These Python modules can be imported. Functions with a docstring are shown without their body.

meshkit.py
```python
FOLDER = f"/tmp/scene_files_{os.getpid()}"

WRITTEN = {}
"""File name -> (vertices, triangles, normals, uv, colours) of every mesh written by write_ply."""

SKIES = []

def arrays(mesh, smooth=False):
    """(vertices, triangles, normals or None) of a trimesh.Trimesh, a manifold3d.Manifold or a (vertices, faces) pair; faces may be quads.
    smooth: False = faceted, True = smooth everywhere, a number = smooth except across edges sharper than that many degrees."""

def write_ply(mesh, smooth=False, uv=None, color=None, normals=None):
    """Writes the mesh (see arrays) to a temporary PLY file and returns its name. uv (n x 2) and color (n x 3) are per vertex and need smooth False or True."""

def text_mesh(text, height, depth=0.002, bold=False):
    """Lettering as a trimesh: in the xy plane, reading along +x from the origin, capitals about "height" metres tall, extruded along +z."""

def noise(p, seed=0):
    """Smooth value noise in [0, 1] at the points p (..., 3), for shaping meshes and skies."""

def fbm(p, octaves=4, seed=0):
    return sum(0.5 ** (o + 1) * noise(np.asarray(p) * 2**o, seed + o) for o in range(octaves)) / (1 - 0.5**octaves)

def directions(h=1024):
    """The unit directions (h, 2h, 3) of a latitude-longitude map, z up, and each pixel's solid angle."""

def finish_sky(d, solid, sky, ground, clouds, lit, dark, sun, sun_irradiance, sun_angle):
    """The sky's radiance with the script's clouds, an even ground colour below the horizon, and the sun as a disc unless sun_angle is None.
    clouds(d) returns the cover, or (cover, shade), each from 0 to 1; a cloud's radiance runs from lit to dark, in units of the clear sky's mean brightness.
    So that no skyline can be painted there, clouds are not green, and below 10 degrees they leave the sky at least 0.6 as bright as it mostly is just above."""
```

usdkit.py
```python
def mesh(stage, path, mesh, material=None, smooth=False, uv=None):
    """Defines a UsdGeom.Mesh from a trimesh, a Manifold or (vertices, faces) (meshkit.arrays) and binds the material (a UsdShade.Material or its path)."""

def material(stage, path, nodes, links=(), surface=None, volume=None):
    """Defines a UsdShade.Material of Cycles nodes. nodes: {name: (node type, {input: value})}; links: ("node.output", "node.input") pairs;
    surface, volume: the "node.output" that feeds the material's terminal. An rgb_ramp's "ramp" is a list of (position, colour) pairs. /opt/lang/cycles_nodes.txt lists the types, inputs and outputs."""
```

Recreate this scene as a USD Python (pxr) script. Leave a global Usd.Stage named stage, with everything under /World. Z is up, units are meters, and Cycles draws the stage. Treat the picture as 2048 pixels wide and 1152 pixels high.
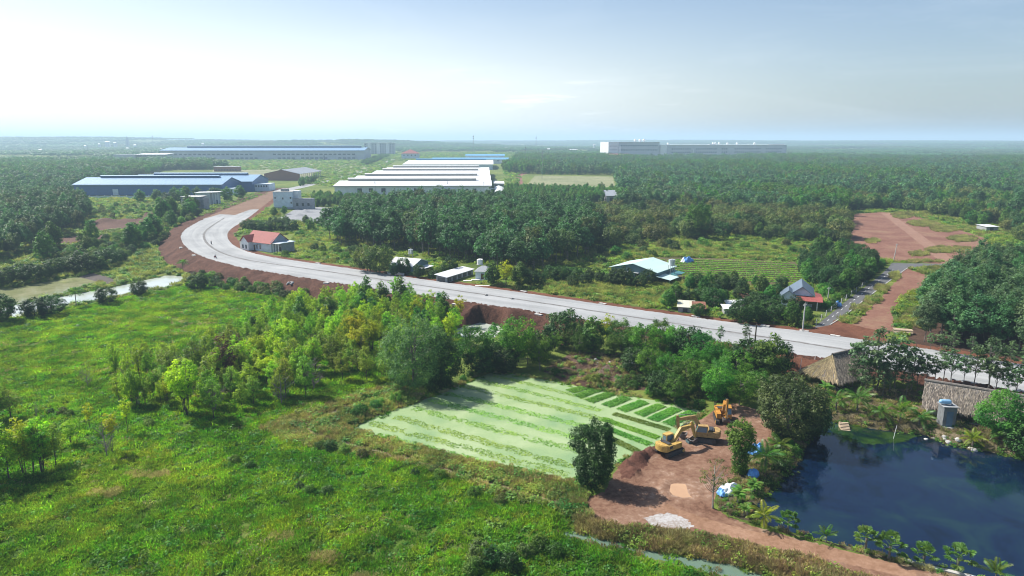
import math, random
import numpy as np, trimesh
from scipy.spatial import Delaunay, cKDTree
import shapely
from shapely.geometry import Polygon, LineString
from pxr import Usd, UsdGeom, UsdLux, UsdShade, Sdf, Gf, Vt
import usdkit, meshkit

stage = Usd.Stage.CreateInMemory()
W = UsdGeom.Xform.Define(stage, '/World').GetPrim()
stage.SetDefaultPrim(W)
UsdGeom.Scope.Define(stage, '/World/Looks')

# ------------------------------------------------------------------ camera, sky, sun, haze, exposure
CAM_H = 48.0
FPX = 1359.0
PITCH = math.atan((576 - 281) / FPX)
cam = UsdGeom.Camera.Define(stage, '/World/camera')
cam.CreateHorizontalApertureAttr(36.0)
cam.CreateFocalLengthAttr(36.0 * FPX / 2048)
cam.CreateClippingRangeAttr(Gf.Vec2f(0.5, 60000))
cam.AddTranslateOp().Set(Gf.Vec3d(0, 0, CAM_H))
cam.AddRotateXOp().Set(90 - math.degrees(PITCH))
EXPOSURE = 0.76
cam.CreateExposureAttr(EXPOSURE)

SUN_EL = math.radians(47)
SUN_AZ = math.radians(-60)           # from +y towards +x
SUN_DIR = np.array([math.sin(SUN_AZ) * math.cos(SUN_EL), math.cos(SUN_AZ) * math.cos(SUN_EL), math.sin(SUN_EL)])
SKY_STRENGTH = 0.080
SUN_INT = 1.25
HAZE = 1.7e-4

usdkit.material(stage, '/World/Looks/sky_look', {
    'sky': ('sky_texture', {'sky_type': 'single_scattering', 'sun_disc': False, 'sun_elevation': SUN_EL, 'sun_rotation': SUN_AZ,
                            'altitude': 50.0, 'air_density': 1.0, 'aerosol_density': 1.7, 'ozone_density': 1.0}),
    'tc': ('texture_coordinate', {}),
    'mp': ('mapping', {'scale': (1.4, 1.4, 9.0)}),
    'n': ('noise_texture', {'scale': 2.2, 'detail': 7, 'roughness': 0.62, 'distortion': 0.6}),
    'r': ('rgb_ramp', {'ramp': [(0.0, (0, 0, 0)), (0.52, (0, 0, 0)), (0.85, (0.16,) * 3), (1, (0.3,) * 3)]}),
    'sep': ('separate_xyz', {}),
    'lo': ('map_range', {'from_min': 0.0, 'from_max': 0.30, 'to_min': 1.0, 'to_max': 0.0, 'clamp': True}),
    'm1': ('math', {'math_type': 'multiply'}),
    'mx': ('mix', {'mix_type': 'mix', 'color2': (11.0, 11.6, 11.8)}),
    'tint': ('mix', {'mix_type': 'multiply', 'fac': 1.0, 'color2': (0.97, 1.0, 1.05)}),
    'dt': ('vector_math', {'math_type': 'dot_product', 'vector2': (math.sin(SUN_AZ), math.cos(SUN_AZ), 0.0)}),
    'toward': ('map_range', {'range_type': 'smoothstep', 'from_min': -0.08, 'from_max': 0.85, 'to_min': 0.0, 'to_max': 1.0, 'clamp': True}),
    'low': ('map_range', {'range_type': 'smoothstep', 'from_min': 0.0, 'from_max': 0.22, 'to_min': 0.95, 'to_max': 0.0, 'clamp': True}),
    'n2': ('noise_texture', {'scale': 1.1, 'detail': 3, 'roughness': 0.5}),
    'nr': ('map_range', {'from_min': 0.3, 'from_max': 0.7, 'to_min': 0.8, 'to_max': 1.0, 'clamp': True}),
    'v1': ('math', {'math_type': 'multiply'}), 'v2': ('math', {'math_type': 'multiply'}),
    'mpf': ('mapping', {'scale': (5.0, 5.0, 46.0), 'location': (4.3, 0.9, 0.4)}), 'nf': ('noise_texture', {'scale': 1.5, 'detail': 5, 'roughness': 0.6}),
    'rf': ('rgb_ramp', {'ramp': [(0, (0, 0, 0)), (0.575, (0, 0, 0)), (0.72, (0.75,) * 3), (1, (0.8,) * 3)]}),
    'bandf': ('map_range', {'range_type': 'smoothstep', 'from_min': 0.115, 'from_max': 0.05, 'to_min': 0.0, 'to_max': 1.0, 'clamp': True}), 'ff': ('math', {'math_type': 'multiply'}), 'fs': ('map_range', {'from_min': 0.25, 'from_max': 0.6, 'to_min': 0.0, 'to_max': 0.8, 'clamp': True}), 'f2': ('math', {'math_type': 'multiply'}),
    'puff': ('mix', {'mix_type': 'mix', 'color2': (11.2, 10.9, 10.6)}),
    'veil': ('mix', {'mix_type': 'mix', 'color2': (10.2, 10.4, 10.0)}),
    'bg': ('background_shader', {'strength': SKY_STRENGTH}),
}, [('tc.generated', 'mp.vector'), ('mp.vector', 'n.vector'), ('n.fac', 'r.fac'), ('tc.generated', 'sep.vector'), ('sep.z', 'lo.value'),
    ('r.color', 'm1.value1'), ('lo.result', 'm1.value2'), ('m1.value', 'mx.fac'), ('sky.color', 'tint.color1'), ('tint.color', 'mx.color1'), ('mx.color', 'veil.color1'), ('tc.generated', 'dt.vector1'), ('dt.value', 'toward.value'), ('sep.z', 'low.value'), ('mp.vector', 'n2.vector'), ('n2.fac', 'nr.value'), ('toward.result', 'v1.value1'), ('low.result', 'v1.value2'), ('v1.value', 'v2.value1'), ('nr.result', 'v2.value2'), ('v2.value', 'veil.fac'), ('tc.generated', 'mpf.vector'), ('mpf.vector', 'nf.vector'), ('nf.fac', 'rf.fac'), ('sep.z', 'bandf.value'), ('rf.color', 'ff.value1'), ('bandf.result', 'ff.value2'), ('ff.value', 'f2.value1'), ('toward.result', 'fs.value'), ('fs.result', 'f2.value2'), ('f2.value', 'puff.fac'), ('veil.color', 'puff.color1'), ('puff.color', 'bg.color')], surface='bg.background')
dome = UsdLux.DomeLight.Define(stage, '/World/sky')
UsdShade.MaterialBindingAPI.Apply(dome.GetPrim()).Bind(UsdShade.Material.Get(stage, '/World/Looks/sky_look'))
dome.GetPrim().SetCustomDataByKey('kind', 'structure')

sun = UsdLux.DistantLight.Define(stage, '/World/sun')
sun.CreateNormalizeAttr(True)
sun.CreateIntensityAttr(SUN_INT)
sun.CreateAngleAttr(0.5)
sun.CreateColorAttr(Gf.Vec3f(1.0, 0.95, 0.87))
rot = Gf.Rotation(Gf.Vec3d(0, 0, 1), Gf.Vec3d(*map(float, SUN_DIR)))
sun.AddTransformOp().Set(Gf.Matrix4d().SetRotate(rot))

usdkit.material(stage, '/World/Looks/haze_air', {'v': ('principled_volume', {'color': (0.60, 0.83, 1.0), 'density': HAZE, 'anisotropy': 0.15})}, [], volume='v.volume')
def _haze():
    b = trimesh.creation.box([44000, 44000, 190])
    b.apply_translation([0, 15000, 85])
    m = usdkit.mesh(stage, '/World/haze', b, '/World/Looks/haze_air')
    p = m.GetPrim()
    p.SetCustomDataByKey('kind', 'stuff')
    p.SetCustomDataByKey('label', 'thin pale blue haze filling the air over the plain')
    p.SetCustomDataByKey('category', 'haze')
_haze()

# ------------------------------------------------------------------ naming, tagging, building
_used = {}
def numbered(parent, name):
    k = (parent, name)
    n = _used.get(k, 0)
    _used[k] = n + 1
    return f'{parent}/{name}' if n == 0 else f'{parent}/{name}_{n:03d}'

def tag(prim, label=None, cat=None, group=None, kind=None):
    for k, v in (('label', label), ('category', cat), ('group', group), ('kind', kind)):
        if v:
            prim.SetCustomDataByKey(k, v)
    return prim

def thing(name, label, cat, loc=(0, 0, 0), rotz=0.0, group=None, parent='/World', scale=None):
    """An Xform at the thing's base whose children are its parts. rotz in radians."""
    x = UsdGeom.Xform.Define(stage, numbered(parent, name))
    x.AddTranslateOp().Set(Gf.Vec3d(*map(float, loc)))
    if rotz:
        x.AddRotateZOp().Set(math.degrees(rotz))
    if scale is not None:
        x.AddScaleOp().Set(Gf.Vec3f(*map(float, scale)))
    return tag(x.GetPrim(), label, cat, group)

def obj(name, mesh, mat, parent=None, smooth=False, label=None, cat=None, group=None, kind=None):
    par = '/World' if parent is None else str(parent.GetPath())
    m = usdkit.mesh(stage, numbered(par, name), mesh, '/World/Looks/' + mat, smooth=smooth)
    return tag(m.GetPrim(), label, cat, group, kind)

KINDS = stage.CreateClassPrim('/World/kinds')
def copy_of(kind, name, label, cat, loc, rotz=0.0, group=None, scale=(1, 1, 1)):
    x = UsdGeom.Xform.Define(stage, numbered('/World', name))
    x.AddTranslateOp().Set(Gf.Vec3d(*map(float, loc)))
    x.AddRotateZOp().Set(math.degrees(rotz))
    x.AddScaleOp().Set(Gf.Vec3f(*map(float, scale)))
    p = x.GetPrim()
    p.GetReferences().AddInternalReference('/World/kinds/' + kind)
    p.SetInstanceable(True)
    return tag(p, label, cat, group)

def scatter(name, kinds, pts, rots, scales, label, cat, idx=None, seed=0):
    """ONE PointInstancer of uncountable stuff. scales: n or n x 3."""
    pts = np.asarray(pts, float)
    n = len(pts)
    pi = UsdGeom.PointInstancer.Define(stage, numbered('/World', name))
    for i, k in enumerate(kinds):
        q = stage.DefinePrim(f'{pi.GetPath()}/kind_{"abcdefghijkl"[i]}', 'Xform')
        q.GetReferences().AddInternalReference('/World/kinds/' + k)
    pi.CreatePrototypesRel().SetTargets([f'{pi.GetPath()}/kind_{"abcdefghijkl"[i]}' for i in range(len(kinds))])
    r = np.random.default_rng(seed + 77)
    idx = r.integers(0, len(kinds), n) if idx is None else np.asarray(idx)
    pi.CreateProtoIndicesAttr(Vt.IntArray.FromNumpy(idx.astype(np.int32)))
    pi.CreatePositionsAttr(Vt.Vec3fArray.FromNumpy(pts.astype(np.float32)))
    h = np.asarray(rots, float) / 2
    pi.CreateOrientationsAttr(Vt.QuathArray([Gf.Quath(float(math.cos(a)), 0.0, 0.0, float(math.sin(a))) for a in h]))
    s = np.asarray(scales, float)
    s = np.repeat(s[:, None], 3, 1) if s.ndim == 1 else s
    pi.CreateScalesAttr(Vt.Vec3fArray.FromNumpy(s.astype(np.float32)))
    return tag(pi.GetPrim(), label, cat, None, 'stuff')

# ------------------------------------------------------------------ materials
def M(name, nodes, links, surface='p.BSDF'):
    return usdkit.material(stage, '/World/Looks/' + name, nodes, links, surface=surface)

def plain(name, col, rough=0.6, metal=0.0, var=0.12, scale=0.6, spec=0.4, bump=0.0, bscale=8.0):
    """Painted or bare material with a little weathering."""
    lo = tuple(c * (1 - var) for c in col)
    hi = tuple(min(1, c * (1 + var)) for c in col)
    nodes = {'g': ('geometry', {}), 'n': ('noise_texture', {'scale': scale, 'detail': 5, 'roughness': 0.65}),
             'r': ('rgb_ramp', {'ramp': [(0.36, lo), (0.64, hi)]}),
             'p': ('principled_bsdf', {'roughness': rough, 'metallic': metal, 'specular_ior_level': spec})}
    links = [('g.position', 'n.vector'), ('n.fac', 'r.fac'), ('r.color', 'p.base_color')]
    if bump:
        nodes['n2'] = ('noise_texture', {'scale': bscale, 'detail': 4})
        nodes['b'] = ('bump', {'strength': bump, 'distance': 0.1})
        links += [('g.position', 'n2.vector'), ('n2.fac', 'b.height'), ('b.normal', 'p.normal')]
    return M(name, nodes, links)

GREEN = ('earth', 'meadow_turf', 'dry_field_soil')
def ground(name, cols, s1=0.05, s2=0.9, mixk=0.55, bump=0.6, bscale=3.0, bdist=0.25, rough=0.9, spec=0.15):
    """cols: ramp colours from low to high of a broad noise, roughened by a fine one."""
    n = len(cols)
    k = (1.45, 1.45, 0.95) if name in GREEN else (1.1, 1.1, 1.1) if name in ('pale_field_soil', 'dry_grass_soil', 'bank_soil') else (0.75,) * 3
    cols = [tuple(a * b for a, b in zip(c, k)) for c in cols]
    nodes = {'g': ('geometry', {}),
             'n1': ('noise_texture', {'scale': s1, 'detail': 4, 'roughness': 0.6, 'distortion': 0.4}),
             'n2': ('noise_texture', {'scale': s2, 'detail': 6, 'roughness': 0.7}),
             'mx': ('mix_float', {'fac': mixk}),
             'r': ('rgb_ramp', {'ramp': [(0.36 + 0.28 * i / max(1, n - 1), c) for i, c in enumerate(cols)]}),
             'n3': ('noise_texture', {'scale': bscale, 'detail': 6, 'roughness': 0.7}),
             'b': ('bump', {'strength': bump, 'distance': bdist}),
             'p': ('principled_bsdf', {'roughness': rough, 'specular_ior_level': spec})}
    return M(name, nodes, [('g.position', 'n1.vector'), ('g.position', 'n2.vector'), ('n1.fac', 'mx.a'), ('n2.fac', 'mx.b'), ('mx.result', 'r.fac'),
                           ('r.color', 'p.base_color'), ('g.position', 'n3.vector'), ('n3.fac', 'b.height'), ('b.normal', 'p.normal')])

LEAF_GAIN = (1.5, 1.65, 1.3)
STRAW = ('grass_dry', 'grass_brown', 'grass_pale', 'withered_leaf', 'straw', 'straw_yellow')
def leaf(name, dark, light, trans=0.28, hue=0.03, val=0.5, rough=0.55, tint=None):
    """Leaves: each leaf its own tone, each plant a little lighter or yellower than the next."""
    dark, light = (tuple(c * k for c, k in zip(x, (1.6, 1.5, 1.4) if name in STRAW else LEAF_GAIN)) for x in (dark, light))
    nodes = {'g': ('attribute', {'attribute': 'st'}), 'sx': ('separate_xyz', {}), 'oi': ('object_info', {}),
             'r': ('rgb_ramp', {'ramp': [(0.0, dark), (0.6, tuple((a + b) / 2 for a, b in zip(dark, light))), (1.0, light)]}),
             'h': ('map_range', {'to_min': 0.5 - hue, 'to_max': 0.5 + hue}),
             'v': ('map_range', {'to_min': 1 - val / 2, 'to_max': 1 + val / 2}),
             'gp': ('geometry', {}), 'pn': ('noise_texture', {'scale': 0.16, 'detail': 2, 'roughness': 0.6}),
             'pv': ('map_range', {'from_min': 0.36, 'from_max': 0.64, 'to_min': 1 - val * 0.62, 'to_max': 1 + val * 0.62, 'clamp': True}), 'vm': ('math', {'math_type': 'multiply'}),
             'ph': ('map_range', {'from_min': 0.64, 'from_max': 0.36, 'to_min': -hue * 0.8, 'to_max': hue * 0.8, 'clamp': True}), 'ha': ('math', {'math_type': 'add'}),
             'hs': ('hsv', {}),
             'p': ('principled_bsdf', {'roughness': rough, 'specular_ior_level': 0.22}),
             't': ('translucent_bsdf', {}), 'tm': ('mix', {'mix_type': 'multiply', 'fac': 1.0, 'color2': (1.45, 1.65, 0.65)}),
             'mx': ('mix_closure', {'fac': min(0.5, trans * 1.35)})}
    return M(name, nodes, [('g.vector', 'sx.vector'), ('sx.x', 'r.fac'), ('oi.random', 'h.value'), ('oi.random', 'v.value'), ('gp.position', 'pn.vector'), ('pn.fac', 'pv.value'), ('pn.fac', 'ph.value'), ('h.result', 'ha.value1'), ('ph.result', 'ha.value2'), ('ha.value', 'hs.hue'), ('v.result', 'vm.value1'), ('pv.result', 'vm.value2'), ('vm.value', 'hs.value'),
                           ('r.color', 'hs.color'), ('hs.color', 'p.base_color'), ('hs.color', 'tm.color1'), ('tm.color', 't.color'),
                           ('p.BSDF', 'mx.closure1'), ('t.BSDF', 'mx.closure2')], surface='mx.closure')

def water(name, cols, s1=0.08, rough=0.04, bump=0.02, bscale=1.6, spec=0.5):
    n = len(cols)
    nodes = {'g': ('geometry', {}), 'n1': ('noise_texture', {'scale': s1, 'detail': 4, 'roughness': 0.6, 'distortion': 0.8}),
             'r': ('rgb_ramp', {'ramp': [(0.36 + 0.28 * i / max(1, n - 1), c) for i, c in enumerate(cols)]}),
             'n3': ('noise_texture', {'scale': bscale, 'detail': 3}), 'b': ('bump', {'strength': 1.0, 'distance': bump}),
             'p': ('principled_bsdf', {'roughness': rough, 'ior': 1.33, 'specular_ior_level': spec})}
    return M(name, nodes, [('g.position', 'n1.vector'), ('n1.fac', 'r.fac'), ('r.color', 'p.base_color'), ('g.position', 'n3.vector'), ('n3.fac', 'b.height'), ('b.normal', 'p.normal')])

def smoothstep(a, b, x):
    t = np.clip((np.asarray(x, float) - a) / (b - a), 0, 1)
    return t * t * (3 - 2 * t)
# ------------------------------------------------------------------ the lie of the land
def ray(u, v, z=0.0):
    """Point of the level z that the photograph shows at pixel (u, v) of 2048 x 1152."""
    x = (u - 1024) / FPX
    y = -(v - 576) / FPX
    d = np.array([x, math.cos(PITCH) + y * math.sin(PITCH), -math.sin(PITCH) + y * math.cos(PITCH)])
    return d * ((z - CAM_H) / d[2]) + np.array([0, 0, CAM_H])

def pix(p):
    d = np.asarray(p, float) - [0, 0, CAM_H]
    f = d @ [0, math.cos(PITCH), -math.sin(PITCH)]
    up = d @ [0, math.sin(PITCH), math.cos(PITCH)]
    return 1024 + FPX * d[..., 0] / f, 576 - FPX * up / f

ROAD_NEAR_PX = [(581, 376), (545, 381), (508, 398), (472, 412), (420, 434), (385, 450), (365, 464), (360, 478), (372, 497), (402, 514), (440, 526), (480, 536), (570, 551), (671, 567), (753, 580), (835, 591),
                (945, 607), (1040, 622), (1101, 631), (1170, 641), (1350, 671), (1560, 705), (1650, 719), (1800, 744), (2048, 786), (2300, 836), (2600, 900)]
ROAD_FAR_PX = [(590, 380), (560, 388), (546, 398), (518, 420), (495, 438), (462, 458), (453, 470), (458, 484), (476, 498), (520, 512), (600, 524), (671, 534), (753, 546), (835, 559), (1040, 586), (1219, 613), (1410, 640), (1560, 659),
               (1607, 665), (1711, 679), (1882, 704), (2035, 730), (2048, 732), (2300, 776), (2600, 832)]
def smooth_line(px, z=0.0, step=1.5):
    p = np.array([ray(u, v, z)[:2] for u, v in px])
    for _ in range(3):      # Chaikin
        q = np.empty((2 * len(p), 2))
        q[0::2] = np.vstack([p[:1], 0.75 * p[1:-1] + 0.25 * p[2:], p[-1:]])[:len(p)] if False else p * 0.75 + np.vstack([p[1:], p[-1:]]) * 0.25
        q[1::2] = p * 0.25 + np.vstack([p[1:], p[-1:]]) * 0.75
        p = np.vstack([p[:1], q[:-2], p[-1:]])
    l = LineString(p)
    return np.array([l.interpolate(d).coords[0] for d in np.arange(0, l.length, step)])
road_near = smooth_line(ROAD_NEAR_PX)
road_far = smooth_line(ROAD_FAR_PX)
near_tree = cKDTree(road_near)
# everything on the camera's side of the road's near edge
low_side = Polygon(np.vstack([road_near[::4], [[400, -60], [-900, -60], [-900, 470], [-300, 500]]]))
low_side = low_side.buffer(0)
shapely.prepare(low_side)

def lowering(x, y):
    x, y = np.asarray(x, float), np.asarray(y, float)
    d = near_tree.query(np.stack([x, y], -1))[0]
    inside = shapely.contains_xy(low_side, x, y)
    a = 4.0 * (1 - 0.25 * smoothstep(18, 62, x)) * (1 - smoothstep(330, 430, y))
    return np.where(inside, a * smoothstep(0.6, 10.5, d), 0.0)

def far_rise(x, y):
    r = np.hypot(x, y)
    wide = meshkit.fbm(np.stack([x / 2600.0 + 5, y / 2600.0, x * 0], -1), 3, 5)
    h = smoothstep(900, 2600, r) * (wide - 0.45) * 26
    h = h + smoothstep(4200, 9500, r) * (26 + 40 * (meshkit.fbm(np.stack([x / 3800.0, y / 5200.0 + 3, x * 0], -1), 3, 8) - 0.4))
    west = np.exp(-((x + 3600) / 1900.0) ** 2 - ((y - 5200) / 1500.0) ** 2) * 52 + np.exp(-((x + 900) / 700.0) ** 2 - ((y - 4300) / 900.0) ** 2) * 36
    return h + west

def land(x, y):
    x, y = np.asarray(x, float), np.asarray(y, float)
    return far_rise(x, y) - lowering(x, y)

_T = np.geomspace(50, 9000, 700)
def at(u, v):
    """Where the pixel's line of sight first meets the land (at most 3.4 km off)."""
    d = ray(u, v, CAM_H - 1) - [0, 0, CAM_H] if v > 281.5 else None
    if d is not None:
        d = d / np.hypot(d[0], d[1])
        P = d * _T[:, None] + [0, 0, CAM_H]
        g = P[:, 2] - land(P[:, 0], P[:, 1])
        k = np.argmax(g < 0)
        if g[k] < 0 and 0 < k and _T[k] < 3400:
            t = _T[k - 1] + (_T[k] - _T[k - 1]) * g[k - 1] / (g[k - 1] - g[k])
            for _ in range(3):
                p = d * t + [0, 0, CAM_H]
                t = max(t + (p[2] - float(land(p[0], p[1]))) / max(-d[2], 1e-4) * 0.8, 30)
                t = min(t, _T[k] * 1.02)
            p = d * t + [0, 0, CAM_H]
            return np.array([p[0], p[1], float(land(p[0], p[1]))])
    x = (u - 1024) / FPX / math.cos(PITCH) * 3400
    q = np.array([x, 3400.0])
    return np.array([q[0], q[1], float(land(q[0], q[1]))])

def poly(px, z=None):
    pts = [(at(u, v) if z is None else ray(u, v, z))[:2] for u, v in px]
    return Polygon(pts).buffer(0)

road_poly = Polygon(np.vstack([road_near, road_far[::-1]])).buffer(0)

def strip(line, half):
    return LineString(line).buffer(half, cap_style=2)

ZW = dict(duckweed=-4.45, left=-4.6, big=-4.1, canal=-4.55, back=-4.4)
DUCK_PX = [(693, 856), (771, 825), (861, 795), (925, 768), (985, 744), (1041, 750), (1123, 766), (1210, 784), (1330, 804), (1395, 819), (1408, 832), (1384, 848), (1335, 880), (1300, 895),
           (1262, 910), (1225, 938), (1180, 958), (1140, 964), (1040, 940), (942, 921), (877, 903), (835, 895), (738, 869)]
BIG_PX = [(1652, 842), (1696, 847), (1740, 857), (1790, 864), (1844, 868), (1897, 890), (1965, 901), (2048, 918), (2200, 940), (2300, 1000), (2350, 1180), (2300, 1330), (2150, 1215), (2020, 1172), (1933, 1150), (1913, 1144), (1816, 1122),
          (1778, 1112), (1726, 1098), (1671, 1086), (1629, 1075), (1577, 1063), (1532, 1050), (1510, 1022), (1516, 1000), (1545, 975), (1592, 932), (1606, 895), (1640, 855)]
CANAL_PX = [(1108, 1064), (1125, 1060), (1160, 1064), (1240, 1085), (1300, 1101), (1400, 1115), (1480, 1132), (1545, 1153), (1640, 1185), (1600, 1200), (1440, 1156), (1380, 1133), (1300, 1116), (1240, 1100), (1170, 1088), (1140, 1080)]
LEFT_UP_PX = [(-40, 578), (23, 577), (91, 564), (140, 556), (164, 555), (193, 563), (213, 567), (182, 572), (141, 584), (107, 592), (34, 607), (-40, 616)]
LEFT_LOW_PX = [(-40, 628), (5, 617), (21, 611), (115, 594), (224, 575), (297, 559), (331, 551), (362, 552), (370, 559), (364, 568), (313, 580), (232, 595), (182, 604), (117, 617), (50, 634), (5, 638), (-40, 646)]
BACK_PX = [(905, 660), (960, 645), (1000, 652), (1010, 664), (985, 676), (930, 676)]
waters = {'duckweed_pond': poly(DUCK_PX, ZW['duckweed']), 'fish_pond': poly(BIG_PX, ZW['big']), 'canal': poly(CANAL_PX, ZW['canal']),
          'upper_pond': poly(LEFT_UP_PX, ZW['left']), 'lower_pond': poly(LEFT_LOW_PX, ZW['left']), 'back_pond': poly(BACK_PX, ZW['back'])}
WZ = {'pond_shallows': ZW['big'], 'duckweed_pond': ZW['duckweed'], 'fish_pond': ZW['big'], 'canal': ZW['canal'], 'upper_pond': ZW['left'], 'lower_pond': ZW['left'], 'back_pond': ZW['back']}

YARD_PX = [(1236, 930), (1262, 908), (1300, 893), (1335, 878), (1384, 846), (1405, 832), (1440, 816), (1468, 806), (1500, 815), (1535, 828), (1548, 858), (1538, 888), (1500, 905), (1480, 930), (1470, 955), (1436, 975), (1425, 1014),
           (1455, 1032), (1500, 1051), (1563, 1068), (1626, 1085), (1681, 1098), (1790, 1126), (1903, 1154), (2000, 1180), (1900, 1215), (1760, 1165), (1707, 1150), (1623, 1119), (1520, 1097), (1404, 1070), (1290, 1057), (1205, 1048),
           (1172, 1020), (1168, 996), (1210, 985)]
groove_line = smooth_line([(450, 436), (414, 459), (406, 472), (414, 490), (443, 508), (482, 519), (520, 526), (644, 543), (753, 559), (863, 576), (1040, 601), (1137, 616), (1309, 643), (1560, 681), (1700, 703), (2048, 759), (2400, 824)])
shoulder_far = strip(road_far, 4.2).difference(road_poly)
emb_near = strip(road_near, 1.0).union(strip(road_near[:420], 10.5)).union(strip(road_near[420:], 4.0)).difference(road_poly)
# name -> (polygon, material, edge jitter, relief amplitude, relief size)
zones = []
def zone(name, pg, mat, jit=0.35, amp=0.0, size=1.0, label=None):
    zones.append((name, pg, mat, jit, amp, size, label))
zone('meadow', poly([(-400, 700), (-40, 648), (5, 641), (91, 629), (182, 608), (260, 594), (312, 584), (365, 571), (372, 566), (443, 562), (520, 572), (611, 590), (760, 612), (900, 650), (930, 690), (880, 770), (860, 796), (771, 826), (690, 858), (835, 898), (1040, 943),
                     (1150, 1010), (1170, 1056), (1110, 1064), (1140, 1080), (1240, 1102), (1440, 1160), (1500, 1300), (-500, 1300)]), 'meadow_turf', 0.5, 0.35, 2.2)
zone('pale_field', poly([(425, 344), (430, 323), (700, 322), (735, 330), (740, 342), (640, 362), (560, 358), (470, 345)]), 'pale_field_soil', 2.0, 0.3, 6)
zone('distant_clearing', poly([(1048, 377), (1070, 351), (1225, 353), (1232, 377)]), 'pale_field_soil', 1.5, 0.3, 6)
zone('scrub_field', poly([(1230, 592), (1130, 585), (1075, 577), (1120, 566), (1200, 562), (1345, 562), (1400, 572), (1350, 612), (1290, 617)]), 'dry_field_soil', 0.8, 0.3, 2)
zone('fallow_field', poly([(1290, 513), (1250, 500), (1330, 484), (1560, 487), (1700, 500), (1690, 520), (1590, 520)]), 'dry_field_soil', 0.8, 0.3, 2)
zone('crop_field', poly([(1290, 517), (1340, 513), (1480, 519), (1592, 524), (1606, 560), (1540, 572), (1420, 566), (1345, 553), (1270, 538)]), 'crop_soil', 0.4, 0.05, 1)
zone('gravel_yard', poly([(560, 436), (590, 418), (640, 414), (697, 418), (705, 430), (680, 441), (610, 446)]), 'gravel_pale', 0.8, 0.25, 3)
zone('dirt_bank', poly([(175, 452), (205, 442), (270, 440), (305, 424), (345, 420), (335, 430), (295, 448), (240, 458), (185, 464)]), 'laterite', 0.8, 0.3, 3)
zone('dirt_track', poly([(90, 480), (150, 472), (210, 470), (225, 476), (170, 486), (105, 490)]), 'laterite', 0.8, 0.3, 3)
zone('pond_beach', poly([(150, 554), (185, 546), (225, 556), (232, 568), (214, 567), (193, 562)]), 'dark_mud', 0.3, 0.1, 1)
zone('laterite_plot', poly([(1687, 499), (1703, 428), (1768, 424), (1830, 432), (1895, 452), (1975, 478), (1980, 500), (1925, 526), (1895, 529), (1781, 521), (1709, 505)]), 'laterite_pink', 0.8, 0.15, 3)
zone('laterite_strip', poly([(1812, 536), (1856, 552), (1850, 572), (1808, 588), (1784, 624), (1790, 660), (1760, 676), (1698, 668), (1660, 664), (1700, 654), (1716, 640), (1757, 600), (1794, 560)]), 'laterite_pink', 0.6, 0.15, 2)
zone('forest_litter', poly([(1800, 720), (1830, 640), (1900, 590), (2100, 560), (2400, 620), (2400, 760), (2048, 720)]), 'litter', 0.8, 0.15, 2)
zone('debris_bank', poly([(1085, 742), (1140, 706), (1230, 705), (1275, 730), (1300, 760), (1290, 780), (1210, 780), (1130, 762)]), 'debris_soil', 0.6, 0.5, 2)
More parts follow.
